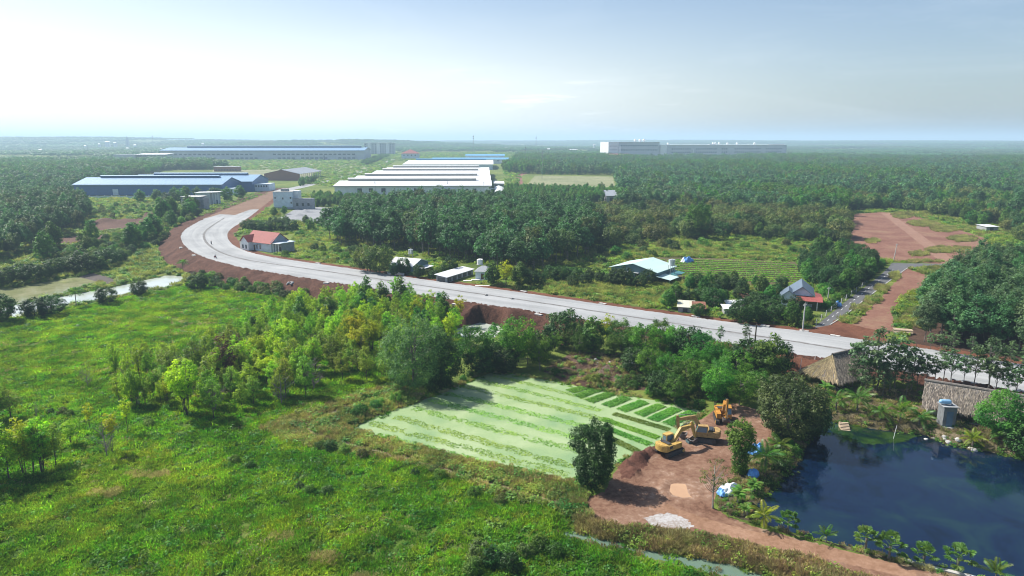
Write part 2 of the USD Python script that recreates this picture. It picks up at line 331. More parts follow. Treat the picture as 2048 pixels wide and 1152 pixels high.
zone('pond_bank', poly([(1560, 800), (1600, 765), (1860, 780), (2300, 850), (2300, 930), (2048, 915), (1897, 889), (1844, 867), (1740, 856), (1655, 841), (1606, 894), (1592, 931), (1545, 974), (1516, 999), (1508, 1022), (1530, 1051), (1577, 1064), (1629, 1077),
                         (1726, 1100), (1816, 1125), (1933, 1153), (2150, 1215), (2300, 1330), (2350, 1400), (1900, 1160), (1690, 1096), (1560, 1064), (1440, 1022), (1436, 975), (1480, 930), (1540, 880)]), 'bank_soil', 0.4, 0.3, 1.5)
zone('dry_bund', poly([(522, 858), (560, 838), (609, 824), (660, 808), (719, 788), (790, 768), (835, 770), (864, 794), (771, 827), (695, 858), (738, 872), (835, 897), (940, 923), (1040, 943), (1140, 966), (1185, 975), (1172, 1000), (1172, 1020), (1150, 1040), (1100, 1012), (1040, 1004), (948, 972), (868, 944), (771, 919), (635, 896), (574, 884)]), 'dry_grass_soil', 0.6, 0.35, 1.6)
zone('canal_bank', poly([(1172, 1024), (1205, 1049), (1290, 1058), (1404, 1071), (1520, 1098), (1623, 1120), (1707, 1151), (1760, 1166), (1860, 1210), (1700, 1230), (1545, 1153), (1480, 1132), (1400, 1115), (1300, 1101), (1240, 1085), (1160, 1064), (1150, 1040)]), 'dry_grass_soil', 0.4, 0.45, 1.5)
zone('footpath', strip(np.array([at(u, v)[:2] for u, v in [(760, 793), (690, 815), (640, 835), (612, 850), (622, 866), (680, 884), (760, 905), (860, 930), (950, 958), (1040, 985), (1120, 1010)]]), 0.42), 'path_soil', 0.15, 0.03, 1)
zone('dirt_yard', poly(YARD_PX), 'laterite_yard', 0.5, 0.10, 2.5)
zone('wheel_track', strip(np.array([ray(u, v, -3.9)[:2] for u, v in [(1300, 1000), (1345, 1025), (1420, 1052), (1500, 1074), (1600, 1098), (1720, 1128), (1830, 1156)]]), 1.5).intersection(poly(YARD_PX)), 'track_soil', 0.3, 0.06, 1.2)
zone('spoil_heap', poly([(1236, 931), (1250, 914), (1268, 903), (1300, 889), (1332, 884), (1322, 900), (1300, 918), (1290, 936), (1262, 957), (1243, 957)]), 'spoil', 0.5, 0.5, 1.3)
zone('puddle', poly([(1342, 968), (1352, 966), (1372, 967), (1376, 985), (1383, 993), (1365, 995), (1346, 990), (1339, 982)]), 'puddle_water', 0.05)
zone('gravel_patch', poly([(1288, 1036), (1310, 1028), (1345, 1026), (1372, 1038), (1390, 1054), (1360, 1058), (1318, 1054), (1300, 1050)]), 'gravel_white', 1.1, 0.05, 0.5)
zone('embankment', emb_near, 'embankment_soil', 0.5, 1.0, 2.6)
zone('roadside_dirt', poly([(1540, 705), (1650, 722), (1690, 735), (1625, 742), (1600, 762), (1562, 748)]), 'shoulder_soil', 0.5, 0.2, 1.5)
zone('road_shoulder', shoulder_far, 'shoulder_soil', 0.5, 0.25, 1.5)
zone('road_junction', poly([(1606, 665), (1630, 652), (1670, 640), (1716, 652), (1760, 662), (1780, 690), (1712, 680)]).difference(road_poly), 'shoulder_soil', 0.4, 0.15, 1.5)
zone('road', road_poly, 'road_base', 0.25, 0.03, 2)
zone('dirt_road', poly([(545, 381), (560, 388), (546, 398), (518, 420), (500, 421), (470, 432), (440, 430), (420, 436), (405, 440), (420, 432), (472, 411), (508, 397)]).intersection(road_poly.buffer(2)), 'laterite_orange', 0.5, 0.1, 2)
zone('road_groove', strip(groove_line, 0.55).intersection(road_poly), 'groove_gravel', 0.22, 0.12, 0.8)
lane_l = np.array([at(u, v)[:2] for u, v in [(1629, 656), (1631, 652), (1695, 600), (1754, 556), (1778, 534), (1783, 526)]])
lane_r = np.array([at(u, v)[:2] for u, v in [(1900, 528), (1900, 532), (1816, 536), (1812, 538), (1775, 564), (1730, 598), (1687, 632), (1668, 641), (1660, 650)]])
zone('asphalt_lane', Polygon(np.vstack([lane_l, lane_r])).buffer(0), 'asphalt', 0.0, 0.0, 1)
zone('far_road', strip(np.array([at(u, v)[:2] for u, v in [(560, 383), (600, 374), (640, 365), (700, 350), (752, 335), (790, 316), (812, 306)]]), 6.5), 'road_base', 1.0, 0.0, 1)
zone('clearing_track', strip(np.array([at(u, v)[:2] for u, v in [(1040, 375), (1035, 352), (1050, 346)]]), 5), 'laterite_pink', 1.0, 0.0, 1)
PLOT_TRACK = [(1900, 528), (1860, 492), (1820, 462), (1790, 440), (1770, 426)]
zone('plot_track', strip(np.array([at(u, v)[:2] for u, v in PLOT_TRACK]), 3.0), 'laterite_track', 0.5, 0.1, 2)
POND_GREEN = poly([(1650, 846), (1700, 848), (1745, 858), (1800, 866), (1842, 870), (1800, 886), (1740, 889), (1695, 880), (1665, 866)], ZW['big']).intersection(waters['fish_pond'].buffer(-0.4))
for wn, wp in waters.items():
    if wn == 'canal':
        zone('pond_shallows', POND_GREEN, 'shallow_water', 3.0)
    zone(wn, wp, {'duckweed_pond': 'duckweed', 'fish_pond': 'fish_pond_water', 'canal': 'canal_water', 'upper_pond': 'green_water', 'lower_pond': 'pale_water', 'back_pond': 'pale_water'}[wn], 0.25 if wn != 'fish_pond' else 0.3)

# heaps of spoil and gravel standing up from the land: (u, v, radius m, height m)
heaps = [(at(u, v)[:2], r, h) for u, v, r, h in [(1252, 932, 1.4, 1.3), (1275, 920, 1.5, 1.6), (1298, 906, 1.3, 1.2), (1264, 944, 1.2, 1.1), (1318, 895, 1.0, 0.8), (1286, 914, 1.0, 1.3), (600, 432, 4, 2.0), (612, 425, 3.5, 2.4), (625, 430, 3, 1.6), (660, 424, 2.4, 1.4), (640, 436, 4, 1.0),
         (950, 640, 5, 2.6), (1010, 650, 6, 3.4), (985, 645, 5, 3.0), (478, 400, 5, 2.0), (300, 430, 6, 2.0), (210, 445, 9, 2.2), (250, 443, 8, 2.0), (440, 470, 0.1, 0.0), (1170, 730, 4, 1.2), (1215, 745, 4, 1.4), (1255, 760, 3.5, 1.0), (1805, 430, 6, 1.6), (1845, 428, 6, 1.8), (1500, 716, 3, 0.8), (1575, 722, 3, 0.4)]]

def heap_z(x, y):
    z = np.zeros_like(np.asarray(x, float))
    for (cx, cy), r, h in heaps:
        d = np.hypot(x - cx, y - cy) / r
        m = d < 2.2
        if m.any():
            rough = 0.6 + 0.8 * meshkit.fbm(np.stack([x[m] / (0.5 * r), y[m] / (0.5 * r), x[m] * 0], -1), 3, 3)
            z[m] = np.maximum(z[m], h * rough * np.exp(-(d[m] ** 2) * 1.6))
    return z

def surface_z(x, y, name=None, amp=0.0, size=1.0):
    x, y = np.asarray(x, float), np.asarray(y, float)
    z = land(x, y) + heap_z(x, y)
    return z

def tri_ground():
    rng = np.random.default_rng(4)
    pts = []
    y, rows = 58.0, []
    while y < 2600:
        s = max(0.55, y * 0.0062)
        rows.append((y, s))
        y += s
    while y < 19000:
        s = y * 0.022
        rows.append((y, s))
        y += s
    for y, s in rows:
        half = 0.80 * y + 25
        n = int(2 * half / s)
        x = np.linspace(-half, half, n) + rng.uniform(-0.35, 0.35, n) * s
        pts.append(np.stack([x, y + rng.uniform(-0.35, 0.35, n) * s], -1))
    P = np.vstack(pts)
    # the rest of the plain, out of the frame
    gx, gy = np.meshgrid(np.concatenate([-np.geomspace(20000, 60, 46), [0], np.geomspace(60, 20000, 46)]), np.concatenate([[-5000, -2500, -1200, -600, -300, -150, -80, -40, 0, 30], np.geomspace(60, 19500, 46)]))
    Q = np.stack([gx.ravel(), gy.ravel()], -1)
    Q = Q[(np.abs(Q[:, 0]) > 0.80 * Q[:, 1] + 45) | (Q[:, 1] < 40)]
    P = np.vstack([P, Q])
    # outlines of the zones
    outline, gap = [], []
    for name, pg, mat, jit, amp, size, lab in zones:
        for g in getattr(pg, 'geoms', [pg]):
            if g.geom_type != 'Polygon':
                continue
            for ringl in [g.exterior, *g.interiors]:
                d, L = 0.0, ringl.length
                while d < L:
                    q = ringl.interpolate(d)
                    s = min(max(0.5, q.y * 0.0058), 7)
                    jx = jit * min(1.0, s / 0.6) * 0.5
                    outline.append((q.x + rng.normal(0, jx) * 0.6, q.y + rng.normal(0, jx) * 0.6))
                    gap.append(s)
                    d += s
    O = np.array(outline)
    ot = cKDTree(O)
    near = ot.query(P)[0]
    P = P[near > 0.0030 * np.maximum(P[:, 1], 90)]
    P = np.vstack([P, O])
    P += rng.normal(0, 1e-4, P.shape)
    T = Delaunay(P).simplices
    a, b, c = P[T[:, 0]], P[T[:, 1]], P[T[:, 2]]
    cr = (b[:, 0] - a[:, 0]) * (c[:, 1] - a[:, 1]) - (b[:, 1] - a[:, 1]) * (c[:, 0] - a[:, 0])
    T[cr < 0] = T[cr < 0][:, [0, 2, 1]]
    C = P[T].mean(1)
    which = np.full(len(T), -1)
    for i, zn in enumerate(zones):
        shapely.prepare(zn[1])
        which[shapely.contains_xy(zn[1], C[:, 0], C[:, 1])] = i
    x, y = P[:, 0], P[:, 1]
    Z = land(x, y) + heap_z(x, y)
    # relief of each vertex: the mean of what its triangles ask for
    amp = np.array([z[4] for z in zones] + [0.25])[which]
    siz = np.array([z[5] for z in zones] + [2.5])[which]
    A = np.zeros(len(P)); S = np.zeros(len(P)); N = np.zeros(len(P))
    for k in range(3):
        np.add.at(A, T[:, k], amp); np.add.at(S, T[:, k], siz); np.add.at(N, T[:, k], 1)
    A /= N; S /= N
    r1 = meshkit.fbm(np.stack([x / S, y / S, x * 0], -1), 3, 11) - 0.5
    Z += 2 * A * r1 * (1 - smoothstep(600, 1500, np.hypot(x, y)))
    road_i = [i for i, z in enumerate(zones) if z[0] in ('road', 'dirt_road')]
    wet = np.zeros(len(P), bool); wz = np.zeros(len(P))
    for i, zn in enumerate(zones):
        v = np.unique(T[which == i])
        if zn[0] in ('road', 'dirt_road'):
            Z[v] += 0.30
        if zn[0] == 'road_groove':
            Z[v] += 0.02
        if zn[0] in WZ:
            wet[v] = True; wz[v] = WZ[zn[0]]
        if zn[0] == 'puddle':
            wet[v] = True; wz[v] = Z[v].mean() - 0.05
    wt = cKDTree(P[wet]); wd, wi = wt.query(P)
    wzz = wz[wet][wi]
    k = smoothstep(0.0, 1.6, wd)
    Z = np.where(wet, wz, np.where(wd < 1.6, wzz + (np.maximum(Z, wzz + 0.25) - wzz) * k, Z))
    # the crop field's ridges run with its rows
    V = np.column_stack([P, Z])
    out = {}
    for i in range(-1, len(zones)):
        t = T[which == i]
        if len(t):
            uq, inv = np.unique(t, return_inverse=True)
            out['ground' if i < 0 else zones[i][0]] = (V[uq], inv.reshape(-1, 3))
    return out, V, T, which
_gm, GV, GT, GW = tri_ground()
_near = np.hypot(GV[:, 0], GV[:, 1]) < 3000
_gz = cKDTree(GV[_near][:, :2]); _gzz = GV[_near][:, 2]
def gz(x, y):
    d, i = _gz.query(np.stack([np.asarray(x, float), np.asarray(y, float)], -1), k=3)
    w = 1 / (d + 1e-3)
    return (w * _gzz[i]).sum(-1) / w.sum(-1)

ground('earth', [(0.035, 0.060, 0.016), (0.075, 0.105, 0.028), (0.13, 0.14, 0.05)], 0.02, 0.35, 0.5, 0.8, 1.2, 0.5)
ground('meadow_turf', [(0.026, 0.055, 0.010), (0.042, 0.088, 0.014), (0.065, 0.105, 0.022), (0.11, 0.115, 0.045)], 0.045, 0.55, 0.5, 0.9, 1.6, 0.5)
ground('pale_field_soil', [(0.12, 0.14, 0.065), (0.18, 0.19, 0.10), (0.25, 0.235, 0.145)], 0.02, 0.15, 0.5, 0.6, 0.4, 0.5)
ground('dry_field_soil', [(0.08, 0.12, 0.035), (0.13, 0.16, 0.06), (0.17, 0.175, 0.08)], 0.06, 0.6, 0.5, 0.8, 1.5, 0.4)
ground('crop_soil', [(0.085, 0.085, 0.035), (0.13, 0.115, 0.05), (0.16, 0.13, 0.065)], 0.08, 0.8, 0.5, 0.5, 2, 0.2)
ground('gravel_pale', [(0.27, 0.28, 0.30), (0.36, 0.37, 0.39)], 0.12, 1.0, 0.5, 0.6, 1.2, 0.5)
ground('gravel_white', [(0.24, 0.145, 0.105), (0.36, 0.32, 0.29), (0.50, 0.49, 0.485), (0.52, 0.52, 0.52)], 0.3, 2.5, 0.5, 0.7, 3, 0.1)
ground('laterite', [(0.11, 0.060, 0.045), (0.17, 0.095, 0.07)], 0.08, 0.8, 0.5, 0.6, 1.5, 0.4)
ground('laterite_pink', [(0.17, 0.078, 0.055), (0.25, 0.125, 0.090), (0.30, 0.19, 0.12)], 0.07, 0.9, 0.45, 0.5, 2, 0.25)
ground('laterite_track', [(0.27, 0.15, 0.105), (0.34, 0.205, 0.15)], 0.2, 1.5, 0.5, 0.4, 3, 0.1)
ground('laterite_orange', [(0.19, 0.11, 0.07), (0.27, 0.17, 0.115)], 0.08, 0.7, 0.5, 0.4, 2, 0.2)
ground('laterite_yard', [(0.13, 0.064, 0.040), (0.22, 0.120, 0.078), (0.29, 0.175, 0.118), (0.42, 0.30, 0.225)], 0.13, 1.1, 0.5, 0.8, 2.5, 0.18)
ground('track_soil', [(0.22, 0.12, 0.070), (0.31, 0.18, 0.115), (0.40, 0.25, 0.17)], 0.2, 1.6, 0.5, 0.6, 3, 0.12)
ground('spoil', [(0.085, 0.040, 0.028), (0.16, 0.072, 0.050), (0.21, 0.11, 0.08)], 0.35, 2.2, 0.6, 1.0, 2.5, 0.4)
ground('embankment_soil', [(0.055, 0.026, 0.018), (0.115, 0.052, 0.034), (0.17, 0.082, 0.054)], 0.12, 1.1, 0.6, 0.9, 1.8, 0.5)
ground('shoulder_soil', [(0.12, 0.048, 0.028), (0.22, 0.095, 0.055)], 0.10, 0.9, 0.5, 0.7, 1.8, 0.3)
ground('debris_soil', [(0.07, 0.04, 0.028), (0.13, 0.075, 0.05), (0.24, 0.20, 0.16)], 0.2, 1.6, 0.6, 0.9, 2.5, 0.4)
ground('dark_mud', [(0.09, 0.075, 0.065), (0.15, 0.13, 0.12)], 0.2, 1.2, 0.5, 0.5, 2, 0.2)
ground('litter', [(0.06, 0.035, 0.025), (0.11, 0.065, 0.045)], 0.15, 1.2, 0.5, 0.7, 2, 0.2)
ground('bank_soil', [(0.050, 0.042, 0.026), (0.10, 0.085, 0.045), (0.19, 0.145, 0.10)], 0.12, 1.2, 0.5, 0.8, 2.5, 0.3)
ground('dry_grass_soil', [(0.085, 0.080, 0.03), (0.16, 0.13, 0.06), (0.21, 0.17, 0.085)], 0.15, 1.1, 0.5, 0.8, 2.5, 0.3)
ground('path_soil', [(0.22, 0.19, 0.10), (0.28, 0.24, 0.14)], 0.3, 2, 0.5, 0.4, 4, 0.1)
ground('asphalt', [(0.125, 0.127, 0.132), (0.165, 0.166, 0.17)], 0.1, 1.5, 0.5, 0.2, 8, 0.02, rough=0.75)
ground('groove_gravel', [(0.16, 0.15, 0.145), (0.27, 0.27, 0.265)], 0.15, 1.5, 0.5, 0.8, 3, 0.2)
water('puddle_water', [(0.40, 0.25, 0.15), (0.44, 0.28, 0.165)], 0.3, 0.08, 0.002)
water('fish_pond_water', [(0.001, 0.006, 0.016), (0.002, 0.009, 0.030), (0.003, 0.014, 0.030), (0.006, 0.022, 0.030)], 0.10, 0.03, 0.006, 2.2, 0.8)
water('shallow_water', [(0.003, 0.012, 0.014), (0.010, 0.030, 0.010), (0.024, 0.052, 0.012)], 0.25, 0.03, 0.006, 2.2)
water('canal_water', [(0.09, 0.145, 0.105), (0.12, 0.18, 0.135)], 0.1, 0.08, 0.01)
water('green_water', [(0.20, 0.215, 0.10), (0.28, 0.28, 0.16)], 0.1, 0.10, 0.02, 1.2)
water('pale_water', [(0.36, 0.40, 0.36), (0.44, 0.47, 0.43)], 0.1, 0.10, 0.02, 1.0, 0.8)
# crushed stone road base, streaked along its length by wheels
M('road_base', {'g': ('geometry', {}), 'a': ('attribute', {'attribute': 'st'}), 'mp': ('mapping', {'scale': (0.03, 1.1, 1)}), 'n1': ('noise_texture', {'scale': 1.0, 'detail': 5, 'roughness': 0.7}),
                'mp3': ('mapping', {'scale': (0.012, 0.30, 1)}), 'n3': ('noise_texture', {'scale': 1.0, 'detail': 3, 'distortion': 0.3}),
                'n2': ('noise_texture', {'scale': 1.6, 'detail': 6, 'roughness': 0.75}), 'n4': ('noise_texture', {'scale': 0.06, 'detail': 4}), 'mx': ('mix_float', {'fac': 0.35}), 'm3': ('mix_float', {'fac': 0.45}), 'm2': ('mix_float', {'fac': 0.3}),
                'r': ('rgb_ramp', {'ramp': [(0.34, (0.185, 0.187, 0.186)), (0.45, (0.258, 0.266, 0.27)), (0.52, (0.30, 0.309, 0.313)), (0.64, (0.365, 0.373, 0.375))]}),
                'b': ('bump', {'strength': 0.6, 'distance': 0.06}), 'p': ('principled_bsdf', {'roughness': 0.9, 'specular_ior_level': 0.2})},
  [('a.vector', 'mp.vector'), ('mp.vector', 'n1.vector'), ('a.vector', 'mp3.vector'), ('mp3.vector', 'n3.vector'), ('g.position', 'n2.vector'), ('g.position', 'n4.vector'), ('n1.fac', 'mx.a'), ('n2.fac', 'mx.b'), ('mx.result', 'm3.a'), ('n3.fac', 'm3.b'),
   ('m3.result', 'm2.a'), ('n4.fac', 'm2.b'), ('m2.result', 'r.fac'), ('r.color', 'p.base_color'), ('n2.fac', 'b.height'), ('b.normal', 'p.normal')])
# duckweed: a pale skin of tiny leaves with a few thin spots
M('duckweed', {'g': ('geometry', {}), 'n1': ('noise_texture', {'scale': 0.12, 'detail': 4, 'distortion': 0.7}), 'n2': ('noise_texture', {'scale': 4.0, 'detail': 5, 'roughness': 0.7}), 'mx': ('mix_float', {'fac': 0.4}),
               'r': ('rgb_ramp', {'ramp': [(0.36, (0.16, 0.265, 0.125)), (0.50, (0.235, 0.325, 0.15)), (0.64, (0.31, 0.38, 0.21))]}),
               'b': ('bump', {'strength': 0.3, 'distance': 0.02}), 'p': ('principled_bsdf', {'roughness': 0.55, 'specular_ior_level': 0.3})},
  [('g.position', 'n1.vector'), ('g.position', 'n2.vector'), ('n1.fac', 'mx.a'), ('n2.fac', 'mx.b'), ('mx.result', 'r.fac'), ('r.color', 'p.base_color'), ('n2.fac', 'b.height'), ('b.normal', 'p.normal')])
_lab = {}
for nm, me in _gm.items():
    mat = 'earth' if nm == 'ground' else next(z[2] for z in zones if z[0] == nm)
    if mat == 'road_base':       # wheel streaks follow the road: st = metres along, metres across
        dd, kk = near_tree.query(me[0][:, :2])
        p = usdkit.mesh(stage, numbered('/World', nm), me, '/World/Looks/road_base', smooth=True, uv=np.stack([kk * 1.5, dd], -1)).GetPrim()
        tag(p, kind='structure')
        continue
    obj(nm, me, mat, smooth=True, kind='structure')
# ------------------------------------------------------------------ plants: one of each kind, with its parts
def tube(points, radii, sides=5):
    p = np.asarray(points, float)
    t = np.gradient(p, axis=0)
    t /= np.linalg.norm(t, axis=1, keepdims=True) + 1e-12
    a = np.cross(t, np.where(np.abs(t[:, 2:]) < 0.9, [0, 0, 1.0], [1.0, 0, 0]))
    a /= np.linalg.norm(a, axis=1, keepdims=True) + 1e-12
    b, ang = np.cross(t, a), np.arange(sides) * 2 * np.pi / sides
    v = p[:, None] + np.broadcast_to(radii, (len(p),))[:, None, None] * (np.cos(ang)[None, :, None] * a[:, None] + np.sin(ang)[None, :, None] * b[:, None])
    i, j = np.meshgrid(np.arange(len(p) - 1), np.arange(sides), indexing="ij")
    q = np.stack([i * sides + j, i * sides + (j + 1) % sides, (i + 1) * sides + (j + 1) % sides, (i + 1) * sides + j], -1).reshape(-1, 4)
    return v.reshape(-1, 3), np.vstack([q[:, [0, 1, 2]], q[:, [0, 2, 3]]])

def join(parts):
    parts = [p for p in parts if len(p[1])]
    n, V, F = 0, [], []
    for v, f in parts:
        V.append(v); F.append(np.asarray(f) + n); n += len(v)
    return np.vstack(V), np.vstack(F)

def unit(v):
    return v / (np.linalg.norm(v, axis=-1, keepdims=True) + 1e-9)

def leaves(rng, c, n, size, aspect=0.55, droop=0.0):
    """One rhombic leaf (or spray) at each c, facing about n."""
    k = len(c)
    n = unit(n)
    r = rng.normal(size=(k, 3)); r[:, 2] -= droop
    a = unit(r - (r * n).sum(1, keepdims=True) * n)
    b = np.cross(n, a)
    s = size * rng.uniform(0.65, 1.35, (k, 1))
    v = np.stack([c + a * s * 0.6, c + b * s * 0.5 * aspect, c - a * s * 0.6, c - b * s * 0.5 * aspect], 1).reshape(-1, 3)
    i = np.arange(k)[:, None] * 4
    return v, np.vstack([i + [0, 1, 2], i + [0, 2, 3]])

def leafy(path, mesh, mat):
    """A mesh of leaves with a tone for each leaf in its st."""
    n = len(mesh[0])
    r = np.random.default_rng(n).uniform(0, 1, (n // 4 + 1, 2))
    return usdkit.mesh(stage, path, mesh, '/World/Looks/' + mat, uv=np.repeat(r, 4, 0)[:n])

PROFILE = {'round': lambda t: np.sqrt(np.clip(1 - (2 * t - 1) ** 2, 0, 1)) ** 0.8,
           'umbrella': lambda t: np.clip(0.35 + 0.75 * t, 0, 1) * np.sqrt(np.clip(1 - np.clip((t - 0.72) / 0.28, 0, 1) ** 2, 0.02, 1)),
           'cone': lambda t: np.clip(1 - t, 0.03, 1) ** 0.65 * np.clip(0.45 + t * 4, 0, 1),
           'egg': lambda t: np.clip(np.sin(np.pi * np.clip(t, 0, 1) ** 0.75), 0.05, 1) ** 0.8,
           'column': lambda t: np.clip(np.minimum(1, 0.7 + t) * np.sqrt(np.clip(1 - np.clip((t - 0.7) / 0.3, 0, 1) ** 2, 0.03, 1)), 0, 1),
           'bush': lambda t: np.sqrt(np.clip(1 - t ** 2, 0, 1))}

def plant(kind, leafmat, barkmat, seed, h, cb, rx, shape, nclump, nleaf, lsize, clump, trunk=0.15, stems=1, limbs=9, droop=0.0, flat=0.8, surf=0.35, aspect=0.55, lean=0.03, bark_only=0, spread=0.0, patch=1.0):
    """A kind of tree: trunk (with limbs) and crown."""
    rng = np.random.default_rng(seed)
    pf = PROFILE[shape]
    t = rng.uniform(0, 1, 6 * nclump)
    keep = rng.uniform(0, 1, len(t)) < np.clip(pf(t), 0.12, 1)
    t = t[keep][:nclump]
    ang = rng.uniform(0, 2 * np.pi, len(t))
    lump = 0.72 + 0.56 * meshkit.noise(np.stack([np.cos(ang) * 1.3 + seed, np.sin(ang) * 1.3, t * 2.4], -1), seed)
    rad = np.sqrt(rng.uniform(surf, 1, len(t))) * pf(t) * rx * lump
    top = h * (0.95 + 0.1 * rng.uniform(-1, 1, len(t)))
    C = np.stack([np.cos(ang) * rad, np.sin(ang) * rad, cb * h + t * (top - cb * h) - clump * 0.4], -1)
    C[:, 2] = np.maximum(C[:, 2], clump * 0.25)
    if patch < 1:      # bare gaps in the crown
        keep = meshkit.noise(C / (0.35 * rx) + seed * 3.1, seed) < patch * 0.9
        C = C[keep]
    lv = []
    nl = max(1, nleaf)
    d = rng.normal(size=(len(C), nl, 3)); d = unit(d) * rng.uniform(0.15, 1, (len(C), nl, 1)) ** 0.5
    d[..., 2] *= flat
    P = C[:, None] + d * clump * rng.uniform(0.65, 1.3, (len(C), 1, 1))
    nor = unit(d) * 0.7 + unit(C - [0, 0, h * (cb + 0.25 * (1 - cb))])[:, None] * 0.35 + np.array([0, 0, 0.45]) + rng.normal(size=P.shape) * 0.42
    P[..., 2] -= droop * np.abs(d[..., 0] + d[..., 1]) * clump
    P[..., 2] = np.maximum(P[..., 2], 0.05)
    root = stage.DefinePrim('/World/kinds/' + kind, 'Xform')
    if not bark_only:
        crown = leaves(rng, P.reshape(-1, 3), nor.reshape(-1, 3), lsize, aspect, droop * 1.5)
    tr = []
    for s in range(stems):
        a0 = rng.uniform(0, 6.28) if stems > 1 else rng.uniform(0, 6.28)
        off = np.array([math.cos(a0), math.sin(a0), 0]) * (spread * rng.uniform(0.3, 1) if stems > 1 else 0)
        hh = h * rng.uniform(0.78, 0.9)
        zs = np.linspace(-0.3, hh, 7)
        k = np.clip(zs / h, 0, 1)[:, None]
        line = off * (0.25 + k * 1.6) + np.stack([np.cumsum(rng.normal(0, lean * h * 0.25, 7)), np.cumsum(rng.normal(0, lean * h * 0.25, 7)), zs], -1)
        line[:, :2] -= line[0, :2] - off[:2] * 0.25
        r0 = trunk * rng.uniform(0.8, 1.1) / (1 if stems == 1 else 1.25)
        tr.append(tube(line, r0 * np.linspace(1, 0.22, 7) ** 0.9 * np.array([1.25, 1, 1, 1, 1, 1, 1]), 6))
        for c in C[rng.permutation(len(C))[:limbs]]:
            zz = np.clip(min(c[2] - 0.15 * h, hh * 0.9), cb * h * 0.55, hh * 0.9) * rng.uniform(0.75, 1)
            p0 = np.array([np.interp(zz, line[:, 2], line[:, j]) for j in range(3)])
            mid = (p0 + c) / 2 + [0, 0, -0.08 * np.linalg.norm(c - p0)] + rng.normal(0, 0.04, 3) * np.linalg.norm(c - p0)
            tr.append(tube([p0, mid, c], r0 * np.array([0.42, 0.25, 0.09]), 4))
            if bark_only:
                for _ in range(7):
                    e = c + rng.normal(0, 0.32, 3) * clump * 1.5 + [0, 0, clump * 0.4]
                    q0 = mid + (c - mid) * rng.uniform(0.1, 1)
                    tr.append(tube([q0, (q0 + e) / 2 + rng.normal(0, 0.05, 3), e], r0 * np.array([0.16, 0.1, 0.05]), 3))
    usdkit.mesh(stage, f'/World/kinds/{kind}/trunk', join(tr), '/World/Looks/' + barkmat, smooth=True)
    if not bark_only:
        leafy(f'/World/kinds/{kind}/crown', crown, leafmat)

leaf('rubber_leaf', (0.017, 0.048, 0.024), (0.064, 0.138, 0.060), 0.22, 0.02, 0.55)
leaf('rubber_leaf_olive', (0.028, 0.042, 0.018), (0.080, 0.105, 0.040), 0.22, 0.03, 0.5)
leaf('rubber_leaf_grey', (0.028, 0.052, 0.028), (0.092, 0.142, 0.076), 0.22, 0.02, 0.4)
leaf('young_leaf', (0.080, 0.135, 0.012), (0.235, 0.320, 0.026), 0.37, 0.025, 0.45)
leaf('young_leaf_yellow', (0.120, 0.150, 0.008), (0.320, 0.345, 0.014), 0.36, 0.03, 0.4)
leaf('young_leaf_olive', (0.068, 0.105, 0.014), (0.185, 0.240, 0.034), 0.30, 0.03, 0.4)
leaf('withered_leaf', (0.040, 0.018, 0.013), (0.095, 0.042, 0.028), 0.15, 0.015, 0.3)
leaf('mango_leaf', (0.010, 0.027, 0.008), (0.036, 0.078, 0.018), 0.20, 0.02, 0.5)
leaf('cashew_leaf', (0.034, 0.050, 0.016), (0.118, 0.135, 0.046), 0.22, 0.04, 0.5)
leaf('acacia_leaf', (0.024, 0.062, 0.012), (0.072, 0.150, 0.026), 0.28, 0.03, 0.5)
leaf('feather_leaf', (0.026, 0.070, 0.010), (0.090, 0.175, 0.024), 0.32, 0.025, 0.5)
leaf('shrub_leaf', (0.036, 0.075, 0.014), (0.115, 0.180, 0.036), 0.28, 0.035, 0.55)
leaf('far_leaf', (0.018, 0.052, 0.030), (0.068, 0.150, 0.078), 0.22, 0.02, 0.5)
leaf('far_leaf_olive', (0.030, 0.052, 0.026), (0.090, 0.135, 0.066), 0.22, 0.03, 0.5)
leaf('willow_leaf', (0.036, 0.072, 0.026), (0.120, 0.180, 0.080), 0.28, 0.02, 0.4)
leaf('palm_leaf', (0.028, 0.060, 0.012), (0.090, 0.155, 0.030), 0.30, 0.03, 0.4, 0.4)
leaf('palm_leaf_gold', (0.10, 0.12, 0.012), (0.24, 0.24, 0.03), 0.36, 0.02, 0.3, 0.4)
leaf('fan_leaf', (0.036, 0.070, 0.022), (0.105, 0.165, 0.055), 0.25, 0.02, 0.3, 0.38)
leaf('banana_leaf', (0.045, 0.095, 0.020), (0.120, 0.200, 0.050), 0.35, 0.025, 0.4, 0.4)
leaf('grass_green', (0.072, 0.118, 0.012), (0.180, 0.250, 0.028), 0.34, 0.03, 0.55)
leaf('grass_lush', (0.048, 0.108, 0.012), (0.120, 0.220, 0.028), 0.34, 0.02, 0.5)
leaf('grass_olive', (0.078, 0.110, 0.018), (0.185, 0.225, 0.048), 0.30, 0.03, 0.5)
leaf('grass_dry', (0.160, 0.145, 0.090), (0.350, 0.320, 0.210), 0.22, 0.02, 0.4)
leaf('grass_brown', (0.120, 0.096, 0.062), (0.280, 0.230, 0.150), 0.18, 0.02, 0.45)
leaf('grass_pale', (0.130, 0.145, 0.065), (0.270, 0.280, 0.130), 0.25, 0.02, 0.4)
leaf('weed_leaf', (0.028, 0.085, 0.010), (0.085, 0.185, 0.025), 0.30, 0.02, 0.4)
leaf('pond_weed', (0.110, 0.185, 0.045), (0.230, 0.320, 0.100), 0.25, 0.02, 0.25)
leaf('salad_leaf', (0.052, 0.130, 0.022), (0.120, 0.240, 0.044), 0.30, 0.015, 0.2)
leaf('salad_olive', (0.060, 0.090, 0.016), (0.125, 0.165, 0.034), 0.30, 0.015, 0.2)
leaf('salad_light', (0.070, 0.150, 0.018), (0.150, 0.260, 0.036), 0.30, 0.015, 0.2)
